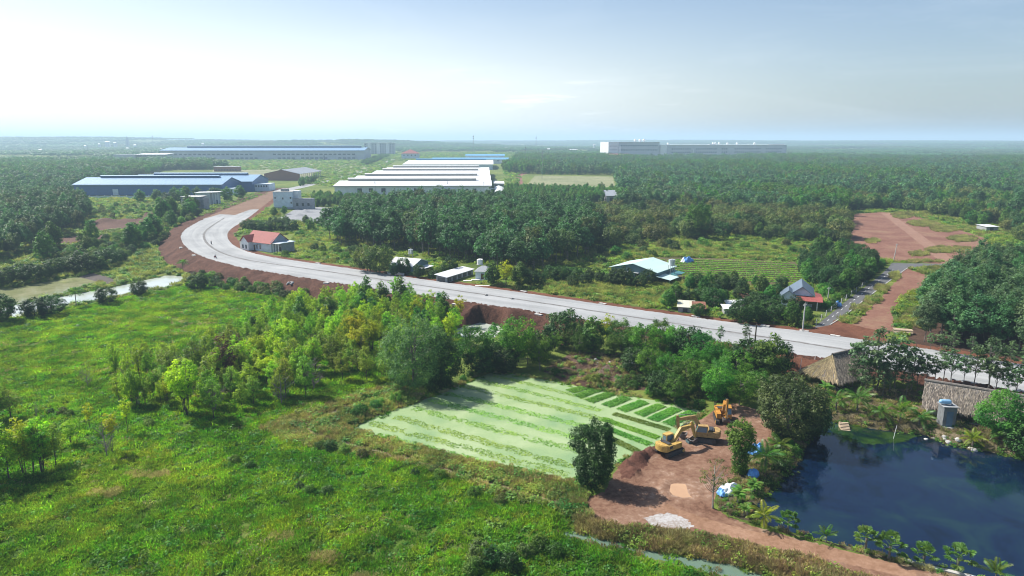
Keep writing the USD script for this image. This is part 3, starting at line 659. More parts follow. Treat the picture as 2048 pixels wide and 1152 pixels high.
plain('bark_grey', (0.15, 0.135, 0.115), 0.85, var=0.3, scale=3)
plain('bark_pale', (0.24, 0.225, 0.19), 0.85, var=0.3, scale=3)
plain('bark_dark', (0.070, 0.058, 0.045), 0.9, var=0.3, scale=3)
plain('bark_dead', (0.19, 0.17, 0.155), 0.9, var=0.25, scale=3)

# rubber trees: tall clean stems, rounded dark crowns
for i in range(4):
    plant(f'rubber_{i}', ['rubber_leaf', 'rubber_leaf', 'rubber_leaf_olive', 'rubber_leaf'][i], 'bark_grey', 20 + i, 13, 0.36, 3.3, 'egg', 80, 24, 0.62, 1.05, 0.17, limbs=10, surf=0.3)
for i in range(3):     # slim open ones by the road
    plant(f'open_rubber_{i}', 'rubber_leaf_grey', 'bark_grey', 40 + i, 11.5, 0.38, 2.4, 'egg', 52, 20, 0.46, 0.70, 0.12, limbs=22, surf=0.15, lean=0.05, flat=0.55, patch=0.75)
for i in range(3):
    plant(f'bushy_rubber_{i}', ['rubber_leaf_grey', 'rubber_leaf', 'rubber_leaf_grey'][i], 'bark_grey', 50 + i, 14, 0.30, 3.3, 'egg', 130, 34, 0.44, 0.95, 0.16, limbs=14, surf=0.3)
# the young swamp trees: several thin stems, light tops
for i in range(4):
    plant(f'young_{i}', ['young_leaf', 'young_leaf', 'young_leaf_olive', 'young_leaf_yellow'][i], 'bark_dark', 60 + i, 7.5, 0.30, 1.75, ['egg', 'umbrella', 'egg', 'umbrella'][i], 95, 26, 0.25, 0.46, 0.075, stems=[2, 4, 3, 3][i], spread=0.5, limbs=10, surf=0.2, patch=0.74)
plant('leafy_top', 'young_leaf_yellow', 'bark_dark', 71, 8.5, 0.42, 2.7, 'umbrella', 130, 36, 0.28, 0.52, 0.09, stems=5, spread=0.8, limbs=10, surf=0.25, patch=0.8)
plant('slender_young', 'young_leaf_yellow', 'bark_dark', 72, 6.5, 0.5, 1.1, 'umbrella', 32, 26, 0.24, 0.45, 0.06, stems=2, spread=0.3, limbs=8, patch=0.8)
plant('withered', 'withered_leaf', 'bark_dark', 73, 7.5, 0.22, 1.4, 'egg', 80, 34, 0.22, 0.5, 0.08, stems=2, spread=0.3, limbs=10)
plant('half_bare', 'young_leaf_olive', 'bark_dead', 74, 6.8, 0.3, 1.5, 'egg', 40, 13, 0.2, 0.5, 0.07, stems=3, spread=0.4, limbs=16, patch=0.6)
plant('bare_0', '', 'bark_dead', 75, 6.5, 0.25, 2.0, 'egg', 40, 1, 0.2, 0.6, 0.09, stems=3, spread=0.5, limbs=22, bark_only=1)
plant('bare_1', '', 'bark_dead', 76, 5.0, 0.25, 1.7, 'round', 34, 1, 0.2, 0.6, 0.08, stems=1, limbs=26, bark_only=1)
# dark dense fruit trees, wide cashews, bright acacias, feathery trees, shrubs
for i in range(3):
    plant(f'fruit_{i}', 'mango_leaf', 'bark_dark', 80 + i, 6.5, 0.14, 3.0, 'round', 110, 34, 0.38, 0.80, 0.18, limbs=8, surf=0.45)
for i in range(3):
    plant(f'cashew_{i}', ['cashew_leaf', 'cashew_leaf', 'mango_leaf'][i], 'bark_grey', 90 + i, 8.5, 0.16, 5.0, 'round', 120, 26, 0.60, 1.15, 0.22, limbs=14, surf=0.5)
for i in range(3):
    plant(f'acacia_{i}', 'acacia_leaf', 'bark_grey', 100 + i, 9, 0.12, 2.5, ['egg', 'cone', 'column'][i], 95, 28, 0.50, 0.90, 0.13, limbs=8, surf=0.4)
for i in range(3):
    plant(f'feathery_{i}', ['feather_leaf', 'feather_leaf', 'acacia_leaf'][i], 'bark_grey', 110 + i, 9, 0.28, 3.3, ['umbrella', 'round', 'egg'][i], 110, 40, 0.36, 0.85, 0.13, stems=[2, 1, 2][i], spread=0.5, limbs=14, droop=0.35, flat=0.5, surf=0.35, aspect=0.4)
for i in range(4):
    plant(f'shrub_{i}', ['shrub_leaf', 'acacia_leaf', 'cashew_leaf', 'mango_leaf'][i], 'bark_dark', 120 + i, 2.6, 0.05, 1.6, 'bush', 60, 30, 0.24, 0.48, 0.06, stems=3, spread=0.4, limbs=4, surf=0.4)
plant('large_acacia', 'acacia_leaf', 'bark_grey', 131, 13, 0.10, 4.3, 'column', 220, 40, 0.42, 0.95, 0.26, limbs=12, surf=0.45)
plant('pond_giant', 'willow_leaf', 'bark_grey', 132, 13, 0.10, 5.6, 'round', 440, 46, 0.34, 0.95, 0.28, stems=3, spread=1.2, limbs=14, droop=0.45, flat=0.8, surf=0.45, aspect=0.4)
plant('pond_giant_dark', 'mango_leaf', 'bark_grey', 133, 12, 0.06, 4.4, 'egg', 260, 44, 0.34, 0.95, 0.26, stems=2, spread=0.8, limbs=12, droop=0.3, surf=0.45)
plant('oval_fruit', 'mango_leaf', 'bark_dark', 134, 9.8, 0.10, 2.9, 'column', 360, 46, 0.26, 0.62, 0.17, limbs=12, surf=0.35)
plant('yard_tree', 'rubber_leaf_olive', 'bark_grey', 135, 9.5, 0.12, 4.6, 'round', 290, 46, 0.30, 0.80, 0.24, stems=2, spread=0.8, limbs=16, surf=0.4)
PROFILE['vine'] = lambda t: np.where(t < 0.55, 0.5, np.sqrt(np.clip(1 - ((t - 0.72) / 0.3) ** 2, 0.05, 1)))
plant('vine_clad', 'acacia_leaf', 'bark_dark', 136, 8.7, 0.0, 2.1, 'vine', 210, 46, 0.24, 0.58, 0.30, limbs=8, droop=0.6, surf=0.3)
plant('sparse_tree', 'cashew_leaf', 'bark_pale', 138, 8.2, 0.46, 2.1, 'egg', 34, 15, 0.22, 0.42, 0.13, limbs=26, surf=0.2, lean=0.05, patch=0.8)
plant('hut_tree', 'acacia_leaf', 'bark_grey', 139, 8.6, 0.18, 3.4, 'egg', 190, 46, 0.26, 0.75, 0.16, stems=2, spread=0.5, limbs=12, droop=0.3, surf=0.35)
# low detail for woods far away
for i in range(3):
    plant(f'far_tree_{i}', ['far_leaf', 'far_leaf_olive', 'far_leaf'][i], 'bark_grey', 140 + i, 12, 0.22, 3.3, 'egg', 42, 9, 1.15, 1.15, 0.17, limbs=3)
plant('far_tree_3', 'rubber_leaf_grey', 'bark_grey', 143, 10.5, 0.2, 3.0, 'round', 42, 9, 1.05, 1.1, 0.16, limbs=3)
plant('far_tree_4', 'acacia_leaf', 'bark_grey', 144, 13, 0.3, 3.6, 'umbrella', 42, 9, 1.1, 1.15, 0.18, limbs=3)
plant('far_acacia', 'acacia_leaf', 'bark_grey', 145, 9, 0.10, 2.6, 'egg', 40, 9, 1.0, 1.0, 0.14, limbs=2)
def wood_patch(kind, seed, mat, n, size, h):
    """A square of closed woodland seen from kilometres away: its crowns as loose leaf masses."""
    rng = np.random.default_rng(seed)
    P, N = [], []
    for _ in range(n):
        c = np.array([rng.uniform(-size, size), rng.uniform(-size, size), h * rng.uniform(0.5, 0.78)])
        r = rng.uniform(2.6, 4.2)
        d = unit(rng.normal(size=(26, 3)))
        P.append(c + d * [r, r, r * 1.05] * rng.uniform(0.5, 1.05, (26, 1)))
        N.append(d + [0, 0, 0.4] + rng.normal(0, 0.3, d.shape))
    stage.DefinePrim('/World/kinds/' + kind, 'Xform')
    leafy(f'/World/kinds/{kind}/crown', leaves(rng, np.vstack(P), np.vstack(N), 2.5, 0.8), mat)
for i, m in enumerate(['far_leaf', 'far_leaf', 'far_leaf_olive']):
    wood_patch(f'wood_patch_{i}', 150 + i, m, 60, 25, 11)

# palms, bananas
def frond(rng, base, az, el, L, nl, wid, sag):
    """A feather leaf: a bent midrib with a row of leaflets on each side."""
    s = np.linspace(0, 1, 9)
    dirh = np.array([math.cos(az), math.sin(az), 0])
    e = el - sag * s
    step = L / 8
    p = base + np.vstack([[0, 0, 0], np.cumsum(np.cos(e[:-1, None]) * dirh * step + np.sin(e[:-1, None]) * np.array([0, 0, step]), 0)])
    rib = tube(p, 0.035 * (1.1 - s), 3)
    V, F = [], []
    side = np.array([-dirh[1], dirh[0], 0])
    for k in range(nl):
        t = 0.15 + 0.83 * k / nl
        c = np.array([np.interp(t, s, p[:, j]) for j in range(3)])
        g = np.array([np.interp(min(t + 0.05, 1), s, p[:, j]) for j in range(3)]) - c
        g = g / (np.linalg.norm(g) + 1e-9)
        l = wid * (math.sin(math.pi * (0.15 + 0.8 * t)) ** 0.7) * rng.uniform(0.85, 1.1)
        for sg in (-1, 1):
            tip = c + (side * sg * 0.82 + g * 0.55 - np.array([0, 0, 0.42])) * l
            mid = (c + tip) / 2 + np.array([0, 0, 0.06 * l])
            w = g * 0.055 * (L / 2.5) ** 0.5
            V.append(np.array([c - w * 0.6, mid - w, tip, mid + w])); F.append(np.array([[0, 1, 2], [0, 2, 3]]))
    return [rib] + list(zip(V, F))

def coconut(kind, seed, h, nf, L, mat, up=0.0, trunk=0.13):
    rng = np.random.default_rng(seed)
    root = stage.DefinePrim('/World/kinds/' + kind, 'Xform')
    zs = np.linspace(-0.2, h, 6)
    ln = np.stack([0.05 * zs.clip(0) ** 1.3 * rng.uniform(-1, 1), 0.05 * zs.clip(0) * rng.uniform(-1, 1), zs], -1)
    ln = np.nan_to_num(ln)
    usdkit.mesh(stage, f'/World/kinds/{kind}/trunk', tube(ln, trunk * np.array([1.7, 1.25, 1, 0.95, 0.95, 0.8]), 7), '/World/Looks/bark_grey', smooth=True)
    for k in range(nf):
        el = up + 1.25 - 1.35 * (k / nf) + rng.uniform(-0.15, 0.15)
        fr = join(frond(rng, ln[-1], k * 2.399 + rng.uniform(-0.2, 0.2), el, L * rng.uniform(0.85, 1.1), 20, L * 0.27, rng.uniform(0.9, 1.5)))
        leafy(f'/World/kinds/{kind}/frond' + (f'_{k:03d}' if k else ''), fr, mat)
coconut('coconut_0', 160, 1.5, 13, 2.9, 'palm_leaf')
coconut('coconut_1', 161, 2.2, 14, 3.0, 'palm_leaf')
coconut('coconut_gold', 162, 1.4, 13, 2.4, 'palm_leaf_gold', 0.2)
coconut('coconut_upright', 163, 1.4, 9, 3.2, 'palm_leaf', 0.45)
coconut('coconut_tall', 164, 6.0, 16, 3.4, 'palm_leaf')

def fan_palm(kind, seed, h, nf, R):
    rng = np.random.default_rng(seed)
    stage.DefinePrim('/World/kinds/' + kind, 'Xform')
    zs = np.linspace(-0.2, h, 5)
    usdkit.mesh(stage, f'/World/kinds/{kind}/trunk', tube(np.stack([zs * 0.03, zs * 0, zs], -1), np.array([0.2, 0.15, 0.13, 0.14, 0.16]), 7), '/World/Looks/bark_grey', smooth=True)
    for k in range(nf):
        az, el = k * 2.399 + rng.uniform(-0.2, 0.2), 1.25 - 1.5 * k / nf + rng.uniform(-0.1, 0.1)
        d = np.array([math.cos(az) * math.cos(el), math.sin(az) * math.cos(el), math.sin(el)])
        s = np.array([-math.sin(az), math.cos(az), 0])
        hub = np.array([0, 0, h]) + d * R * rng.uniform(0.7, 1.0)
        up = np.cross(d, s)
        parts = [tube([[0.02 * h, 0, h], (np.array([0, 0, h]) + hub) / 2 + [0, 0, 0.05], hub], [0.03, 0.022, 0.018], 3)]
        n = 15
        for q in range(n):
            a = -1.85 + 3.7 * q / (n - 1)
            r = d * math.cos(a) + s * math.sin(a)
            w = np.cross(r, up) * 0.075
            l = R * 0.62 * (1 - 0.12 * abs(a) / 1.85) * rng.uniform(0.92, 1.08)
            mid, tip = hub + r * l * 0.62 + up * (0.03 if q % 2 else -0.03), hub + r * l - np.array([0, 0, 0.22 * l])
            parts.append((np.array([hub, mid - w, tip, mid + w]), np.array([[0, 1, 2], [0, 2, 3]])))
        leafy(f'/World/kinds/{kind}/fan' + (f'_{k:03d}' if k else ''), join(parts), 'fan_leaf')
fan_palm('fan_0', 170, 1.5, 13, 1.25)
fan_palm('fan_1', 171, 1.9, 15, 1.25)
fan_palm('fan_2', 172, 1.0, 12, 1.1)

def banana(kind, seed, nst, h):
    rng = np.random.default_rng(seed)
    stage.DefinePrim('/World/kinds/' + kind, 'Xform')
    st, k2 = [], 0
    for s in range(nst):
        o = rng.uniform(-0.7, 0.7, 3) * [1, 1, 0] if nst > 1 else np.zeros(3)
        hh = h * rng.uniform(0.75, 1.05)
        st.append(tube([o - [0, 0, .2], o + [0, 0, hh * 0.5]], [0.13, 0.09], 6))
        for k in range(7):
            az, el = k * 2.399 + rng.uniform(-.3, .3), 1.2 - 0.9 * k / 7
            L, e = hh * rng.uniform(0.5, 0.65), el
            p, pts = o + [0, 0, hh * 0.5], []
            for j in range(7):
                pts.append(p); p = p + np.array([math.cos(az) * math.cos(e), math.sin(az) * math.cos(e), math.sin(e)]) * L / 6; e -= 0.24
            pts = np.array(pts); sd = np.array([-math.sin(az), math.cos(az), 0])
            w = 0.30 * np.sin(np.pi * np.linspace(0.06, 0.97, 7))[:, None] * h / 3
            dn = np.array([0, 0, -0.3])
            V = np.vstack([pts, pts + (sd + dn) * w, pts + (-sd + dn) * w])
            F = [[a, b, c] for j in range(6) for a, b, c in ((j, 7 + j, 8 + j), (j, 8 + j, j + 1), (j, 15 + j, 14 + j), (j, j + 1, 15 + j))]
            leafy(f'/World/kinds/{kind}/leaf' + (f'_{k2:03d}' if k2 else ''), (V, np.array(F)), 'banana_leaf'); k2 += 1
    usdkit.mesh(stage, f'/World/kinds/{kind}/stem', join(st), '/World/Looks/bark_pale')
banana('banana_0', 180, 3, 3.4)
banana('banana_1', 181, 1, 3.0)

# ground cover
def tuft(kind, seed, mat, n, r, h, w, lean=0.5, top=0.0):
    rng = np.random.default_rng(seed)
    a = rng.uniform(0, 6.28, n); rr = r * np.sqrt(rng.uniform(0, 1, n))
    b = np.stack([np.cos(a) * rr, np.sin(a) * rr, np.full(n, -0.04)], -1)
    az = a + rng.normal(0, 1.0, n)
    hh = h * rng.uniform(0.5, 1.15, n) * (1.1 - 0.5 * rr / r)
    ln = lean * rng.uniform(0.2, 1.2, n)
    d = np.stack([np.cos(az), np.sin(az), az * 0], -1)
    tip = b + d * (ln * hh)[:, None] + np.stack([hh * 0, hh * 0, hh], -1)
    mid = (b + tip) / 2 + np.stack([hh * 0, hh * 0, hh * 0.16], -1)
    s = np.stack([-np.sin(az), np.cos(az), az * 0], -1) * (w * rng.uniform(0.7, 1.3, n))[:, None]
    V = np.stack([b, mid - s, tip, mid + s], 1).reshape(-1, 3)
    i = np.arange(n)[:, None] * 4
    stage.DefinePrim('/World/kinds/' + kind, 'Xform')
    leafy(f'/World/kinds/{kind}/blades', (V, np.vstack([i + [0, 1, 2], i + [0, 2, 3]])), mat)
for i in range(3):
    tuft(f'turf_{i}', 200 + i, ['grass_green', 'grass_lush', 'grass_olive'][i], 46, 0.72, 0.55, 0.06, 0.8)
tuft('turf_dry', 204, 'grass_dry', 46, 0.75, 0.40, 0.05, 0.9)
for i in range(2):
    tuft(f'dry_{i}', 206 + i, ['grass_dry', 'grass_brown'][i], 60, 0.65, 0.85, 0.045, 0.7)
tuft('pale_0', 209, 'grass_pale', 60, 0.7, 0.9, 0.05, 0.7)
tuft('crop_0', 210, 'salad_light', 26, 0.45, 0.30, 0.08, 1.0)
def weeds(kind, seed, mat, n, r, h, ls):
    rng = np.random.default_rng(seed)
    P = unit(rng.normal(size=(n, 3))) * rng.uniform(0.4, 1, (n, 1)) * [r, r, h]
    P[:, 2] = np.abs(P[:, 2])
    stage.DefinePrim('/World/kinds/' + kind, 'Xform')
    leafy(f'/World/kinds/{kind}/leaves', leaves(rng, P, P / [r, r, h] * 0.5 + [0, 0, 0.9] + rng.normal(0, 0.4, P.shape), ls, 0.8), mat)
weeds('weed_0', 220, 'weed_leaf', 60, 0.8, 0.5, 0.24)
weeds('weed_1', 221, 'grass_lush', 60, 0.8, 0.45, 0.22)
weeds('scrub_0', 222, 'shrub_leaf', 70, 1.0, 0.8, 0.30)
weeds('scrub_1', 223, 'grass_olive', 70, 1.0, 0.7, 0.26)
weeds('weed_far', 224, 'grass_olive', 40, 1.6, 0.9, 0.6)
weeds('weed_far_green', 225, 'shrub_leaf', 40, 1.7, 1.2, 0.6)
weeds('pond_weed_0', 226, 'pond_weed', 26, 0.55, 0.05, 0.28)
weeds('salad_0', 227, 'salad_leaf', 40, 0.40, 0.20, 0.17)
weeds('salad_1', 228, 'salad_olive', 40, 0.40, 0.12, 0.15)
weeds('salad_2', 229, 'salad_light', 40, 0.40, 0.14, 0.15)
# ------------------------------------------------------------------ what grows where
keepout = [road_poly.buffer(2.5), zones[[z[0] for z in zones].index('asphalt_lane')][1].buffer(1.5)]
zp = {z[0]: z[1] for z in zones}
for w in waters.values():
    keepout.append(w.buffer(0.3))
def in_poly(pg, spacing, seed, jitter=0.42, avoid=True):
    rng = np.random.default_rng(seed)
    x0, y0, x1, y1 = pg.bounds
    X, Y = np.meshgrid(np.arange(x0, x1 + spacing, spacing), np.arange(y0, y1 + spacing, spacing * 0.9))
    X = X + (np.arange(len(X)) % 2)[:, None] * spacing / 2
    P = np.stack([X.ravel(), Y.ravel()], -1) + rng.uniform(-jitter, jitter, (X.size, 2)) * spacing
    P = P[shapely.contains_xy(pg, P[:, 0], P[:, 1])]
    if avoid and len(P):
        for k in keepout:
            P = P[~shapely.contains_xy(k, P[:, 0], P[:, 1])]
    return P
def visible_first(P):
    return P[np.argsort(np.hypot(P[:, 0], P[:, 1]))]
def in_frame(P, z=6.0, margin=60):
    u, v = pix(np.column_stack([P, np.full(len(P), z)]))
    return (u > -margin) & (u < 2048 + margin) & (v < 1152 + 2 * margin)

def blocks(R, k, rng):
    """Which kind grows where: planted in blocks, somewhat mixed."""
    f = np.clip((meshkit.fbm(np.stack([R[:, 0] / 130, R[:, 1] / 170, R[:, 0] * 0], -1), 2, 61) - 0.3) / 0.4, 0, 0.999)
    return np.where(rng.uniform(0, 1, len(R)) < 0.62, (f * k).astype(int), rng.integers(0, k, len(R)))

def grove(name, kinds, weights, pg, spacing, seed, label, cat, group, rest=None, s=(0.8, 1.2), hs=1.0, most=300, far_kinds=None):
    """Trees one could count: the nearest 300 stand singly, the others of a big wood as one object."""
    rng = np.random.default_rng(seed)
    P = visible_first(in_poly(pg, spacing, seed))
    P = P[in_frame(P)]
    z = gz(P[:, 0], P[:, 1])
    for i in range(min(most, len(P))):
        k = kinds[rng.choice(len(kinds), p=weights)]
        q = rng.uniform(*s)
        copy_of(k, name, label, cat, (P[i, 0], P[i, 1], z[i]), rng.uniform(0, 6.28), group, (q * rng.uniform(0.92, 1.1), q * rng.uniform(0.92, 1.1), q * hs * rng.uniform(0.92, 1.08)))
    if len(P) > most:
        R = P[most:]
        n = len(R)
        q = rng.uniform(*s, n)[:, None] * rng.uniform(0.92, 1.08, (n, 3)) * [1, 1, hs]
        fk = far_kinds or kinds
        scatter(name + 's', fk, np.column_stack([R, z[most:]]), rng.uniform(0, 6.28, n), q, rest or label, cat + 's', blocks(R, len(fk), rng) if far_kinds else rng.choice(len(kinds), n, p=weights), seed)

def stand(kind, name, label, cat, u, v, s=1.0, top=None, group=None, rot=None, h0=None, wide=1.0):
    """One plant whose foot the photograph shows at (u, v); top: the pixel row of its tip (h0: the kind's own height)."""
    p = at(u, v)
    p[2] = float(gz(p[0], p[1]))
    if top is not None:
        for hh in np.arange(0.4, 40, 0.1):
            if pix(p + [0, 0, hh])[1] < top:
                break
        s = hh / h0
    rng = random.Random(int(u * 7 + v * 13))
    return copy_of(kind, name, label, cat, p, rng.uniform(0, 6.28) if rot is None else rot, group, (s * wide, s * wide, s))

# --- woods
BUILT = []     # footprints of the buildings, also kept free of trees
def footprint(px, grow=1.0):
    pg = poly(px).buffer(grow)
    BUILT.append(pg); keepout.append(pg)
footprint([(145, 396), (560, 396), (640, 340), (330, 340)], 0)
footprint([(668, 392), (1015, 392), (1005, 322), (790, 322)], 0)
footprint([(540, 418), (625, 418), (625, 395), (540, 395)])
footprint([(360, 425), (450, 420), (450, 395), (360, 400)])
footprint([(482, 510), (580, 505), (580, 470), (482, 470)])
footprint([(765, 548), (845, 545), (845, 515), (765, 515)])
footprint([(875, 566), (985, 562), (985, 530), (920, 530)])
footprint([(1205, 566), (1360, 566), (1350, 535), (1225, 530)], 0)
footprint([(1330, 562), (1360, 562), (1350, 520), (1330, 520)], 0)
footprint([(1550, 624), (1650, 634), (1645, 585), (1565, 585)], 0)
footprint([(1338, 628), (1415, 632), (1415, 608), (1340, 608)], 0)
footprint([(1440, 634), (1500, 636), (1495, 605), (1445, 605)], 0)
footprint([(1968, 462), (2005, 462), (2005, 452), (1968, 452)], 0)
footprint([(690, 420), (545, 446), (575, 415), (700, 412)], 0)
for zn in ('laterite_plot', 'laterite_strip', 'crop_field', 'pale_field', 'distant_clearing', 'gravel_yard'):
    keepout.append(zp[zn])

grove('rubber_tree', [f'rubber_{i}' for i in range(4)], [0.3, 0.3, 0.15, 0.25], poly([(640, 484), (668, 494), (730, 492), (790, 504), (850, 512), (905, 522), (960, 526), (1005, 548), (1080, 545), (1130, 532), (1170, 512), (1195, 492), (1200, 470), (1130, 452),
      (1080, 440), (1060, 430), (980, 425), (880, 422), (800, 425), (725, 442), (690, 458)]), 6.3, 301, 'dark green rubber tree in the dense plantation behind the middle of the road', 'tree', 'rubber trees of the middle plantation', 'dark green rubber trees at the back of the middle plantation', s=(0.9, 1.4), most=130)
grove('acacia_tree', ['acacia_0', 'acacia_1', 'acacia_2'], [0.4, 0.3, 0.3], poly([(605, 402), (625, 424), (700, 434), (760, 420), (860, 416), (1010, 420), (1015, 402), (960, 400), (860, 399), (700, 397), (640, 394)]), 5.0, 302,
      'bright green bushy tree in the belt before the white roofed warehouse', 'tree', 'bushy trees before the white warehouse', s=(0.45, 0.85), most=110)
grove('acacia_tree', ['acacia_0', 'acacia_1', 'acacia_2'], [0.3, 0.5, 0.2], poly([(1010, 384), (1240, 388), (1235, 406), (1120, 412), (1010, 408)]), 5.0, 303,
      'fresh green young tree in the belt right of the white roofed warehouse', 'tree', 'young trees right of the white warehouse', s=(0.75, 1.15), most=90)
grove('cashew_tree', ['cashew_0', 'cashew_1', 'cashew_2', 'acacia_0', 'fruit_1'], [0.36, 0.34, 0.12, 0.10, 0.08], poly([(1050, 432), (1210, 430), (1300, 425), (1420, 425), (1560, 430), (1692, 436), (1692, 490), (1600, 485), (1500, 477), (1420, 477), (1330, 480), (1300, 490), (1250, 500), (1205, 502), (1200, 470), (1130, 452)]), 9.2, 304,
      'broad olive tinted orchard tree in the mixed wood left of the red earth plot', 'tree', 'olive tinted orchard trees of the mixed wood', s=(0.65, 1.25), most=200)
grove('rubber_tree', [f'rubber_{i}' for i in range(4)], [0.3, 0.3, 0.1, 0.3], poly([(1225, 425), (1240, 400), (1330, 392), (1500, 392), (1700, 398), (1692, 432), (1560, 428), (1400, 423), (1290, 422)]), 6.0, 305,
      'tall dark rubber tree in the plantation behind the mixed orchard wood', 'tree', 'rubber trees behind the orchard wood', 'dark rubber trees deep in the plantation behind the orchard wood', most=20, far_kinds=['far_tree_0', 'far_tree_3', 'far_tree_2', 'far_tree_1', 'far_tree_4'])
big_right = poly([(1000, 345), (1035, 318), (1300, 321), (1560, 318), (2048, 321), (2300, 330), (2300, 400), (2048, 400), (1860, 396), (1700, 397), (1500, 391), (1330, 391), (1240, 399), (1236, 375), (1228, 351), (1060, 349)])
grove('plantation_tree', ['far_tree_0', 'far_tree_1', 'far_tree_2'], [0.4, 0.2, 0.4], big_right, 8.6, 306,
      'distant tree in the great plantation on the right', 'tree', 'trees of the great plantation on the right', 'closed rows of distant trees of the great plantation on the right', s=(0.75, 1.5), most=300, far_kinds=['far_tree_0', 'far_tree_3', 'far_tree_2', 'far_acacia', 'far_tree_1', 'far_tree_4'])
grove('wood_tree', ['acacia_0', 'fruit_0', 'cashew_0', 'rubber_1', 'acacia_2', 'fruit_2'], [0.25, 0.2, 0.2, 0.1, 0.15, 0.1], poly([(1695, 424), (1770, 418), (1850, 426), (1905, 436), (1960, 462), (1968, 462), (1968, 450), (2010, 450), (2010, 464), (2048, 484), (2300, 505), (2300, 395), (1700, 395)]), 7.0, 307,
      'mixed green tree in the wood behind the red earth plot', 'tree', 'mixed trees behind the red earth plot', s=(0.75, 1.35))
grove('fruit_tree', ['fruit_0', 'fruit_1', 'fruit_2', 'acacia_0'], [0.35, 0.3, 0.2, 0.15], poly([(1602, 540), (1640, 510), (1690, 500), (1742, 522), (1752, 552), (1690, 592), (1610, 565)]), 4.6, 308,
      'dark leafy tree in the thicket left of the narrow asphalt lane', 'tree', 'leafy trees left of the asphalt lane', s=(0.6, 1.1))
grove('woodland_tree', ['far_tree_0', 'far_tree_1', 'far_tree_2', 'far_acacia'], [0.35, 0.25, 0.3, 0.1], poly([(-300, 398), (0, 395), (120, 392), (145, 388), (150, 374), (345, 342), (430, 345), (425, 330), (200, 330), (-300, 330)]), 7.2, 309,
      'hazy green tree in the wood behind the blue warehouse', 'tree', 'trees of the wood behind the blue warehouse', 'hazy green trees deep in the wood behind the blue warehouse', s=(0.7, 1.35), far_kinds=['far_tree_0', 'far_tree_3', 'far_tree_2', 'far_acacia', 'far_tree_1', 'far_tree_4'])
grove('rubber_tree', ['rubber_0', 'rubber_2', 'rubber_3', 'cashew_0'], [0.35, 0.25, 0.3, 0.1], poly([(-120, 548), (-40, 535), (30, 515), (105, 474), (160, 462), (182, 440), (172, 414), (120, 402), (-200, 402)]), 6.6, 310,
      'grey green plantation tree left of the blue warehouse fence', 'tree', 'plantation trees at the left edge', 'grey green trees deep in the plantation at the left edge', s=(0.8, 1.2), most=60)
grove('rubber_tree', [f'bushy_rubber_{i}' for i in range(3)], [0.4, 0.25, 0.35], poly([(1842, 686), (1850, 640), (1895, 590), (1940, 555), (2048, 545), (2250, 560), (2350, 680), (2200, 745), (2048, 716), (1940, 700)]), 5.2, 311,
      'tall bushy rubber tree in the dense plantation at the right edge', 'tree', 'rubber trees at the right edge', s=(0.8, 1.15), hs=0.95)
# slim trees between the huts and the road
for i, (u, v, t) in enumerate([(1722, 775, 655), (1738, 770, 690), (1752, 780, 640), (1768, 770, 720), (1790, 775, 665), (1806, 770, 705), (1820, 782, 668), (1835, 772, 715), (1850, 770, 700), (1868, 768, 706), (1885, 762, 690), (1902, 768, 690),
                               (1925, 772, 700), (1948, 778, 690), (1972, 785, 660), (1990, 788, 700), (1705, 772, 715), (1778, 785, 715), (2030, 800, 700), (2060, 800, 690), (2012, 796, 740), (1745, 786, 730), (1765, 792, 722), (1812, 790, 730), (1728, 790, 725)]):
    stand(f'open_rubber_{i % 3}', 'slim_rubber_tree', 'slim open crowned rubber tree between the thatched roofs and the road', 'tree', u, v, top=t, h0=11.5, group='slim rubber trees behind the thatched roofs', wide=1.15)
for i, (u, v, t) in enumerate([(1880, 706, 655), (1905, 712, 660), (1940, 716, 668), (1985, 726, 672), (2020, 733, 680), (1860, 700, 662), (1962, 722, 690), (2045, 738, 690)]):
    stand(f'open_rubber_{i % 3}', 'slim_rubber_tree', 'slim young rubber tree along the far edge of the road at the right', 'tree', u, v, top=t, h0=11.5, group='young rubber trees beyond the road', wide=1.2)

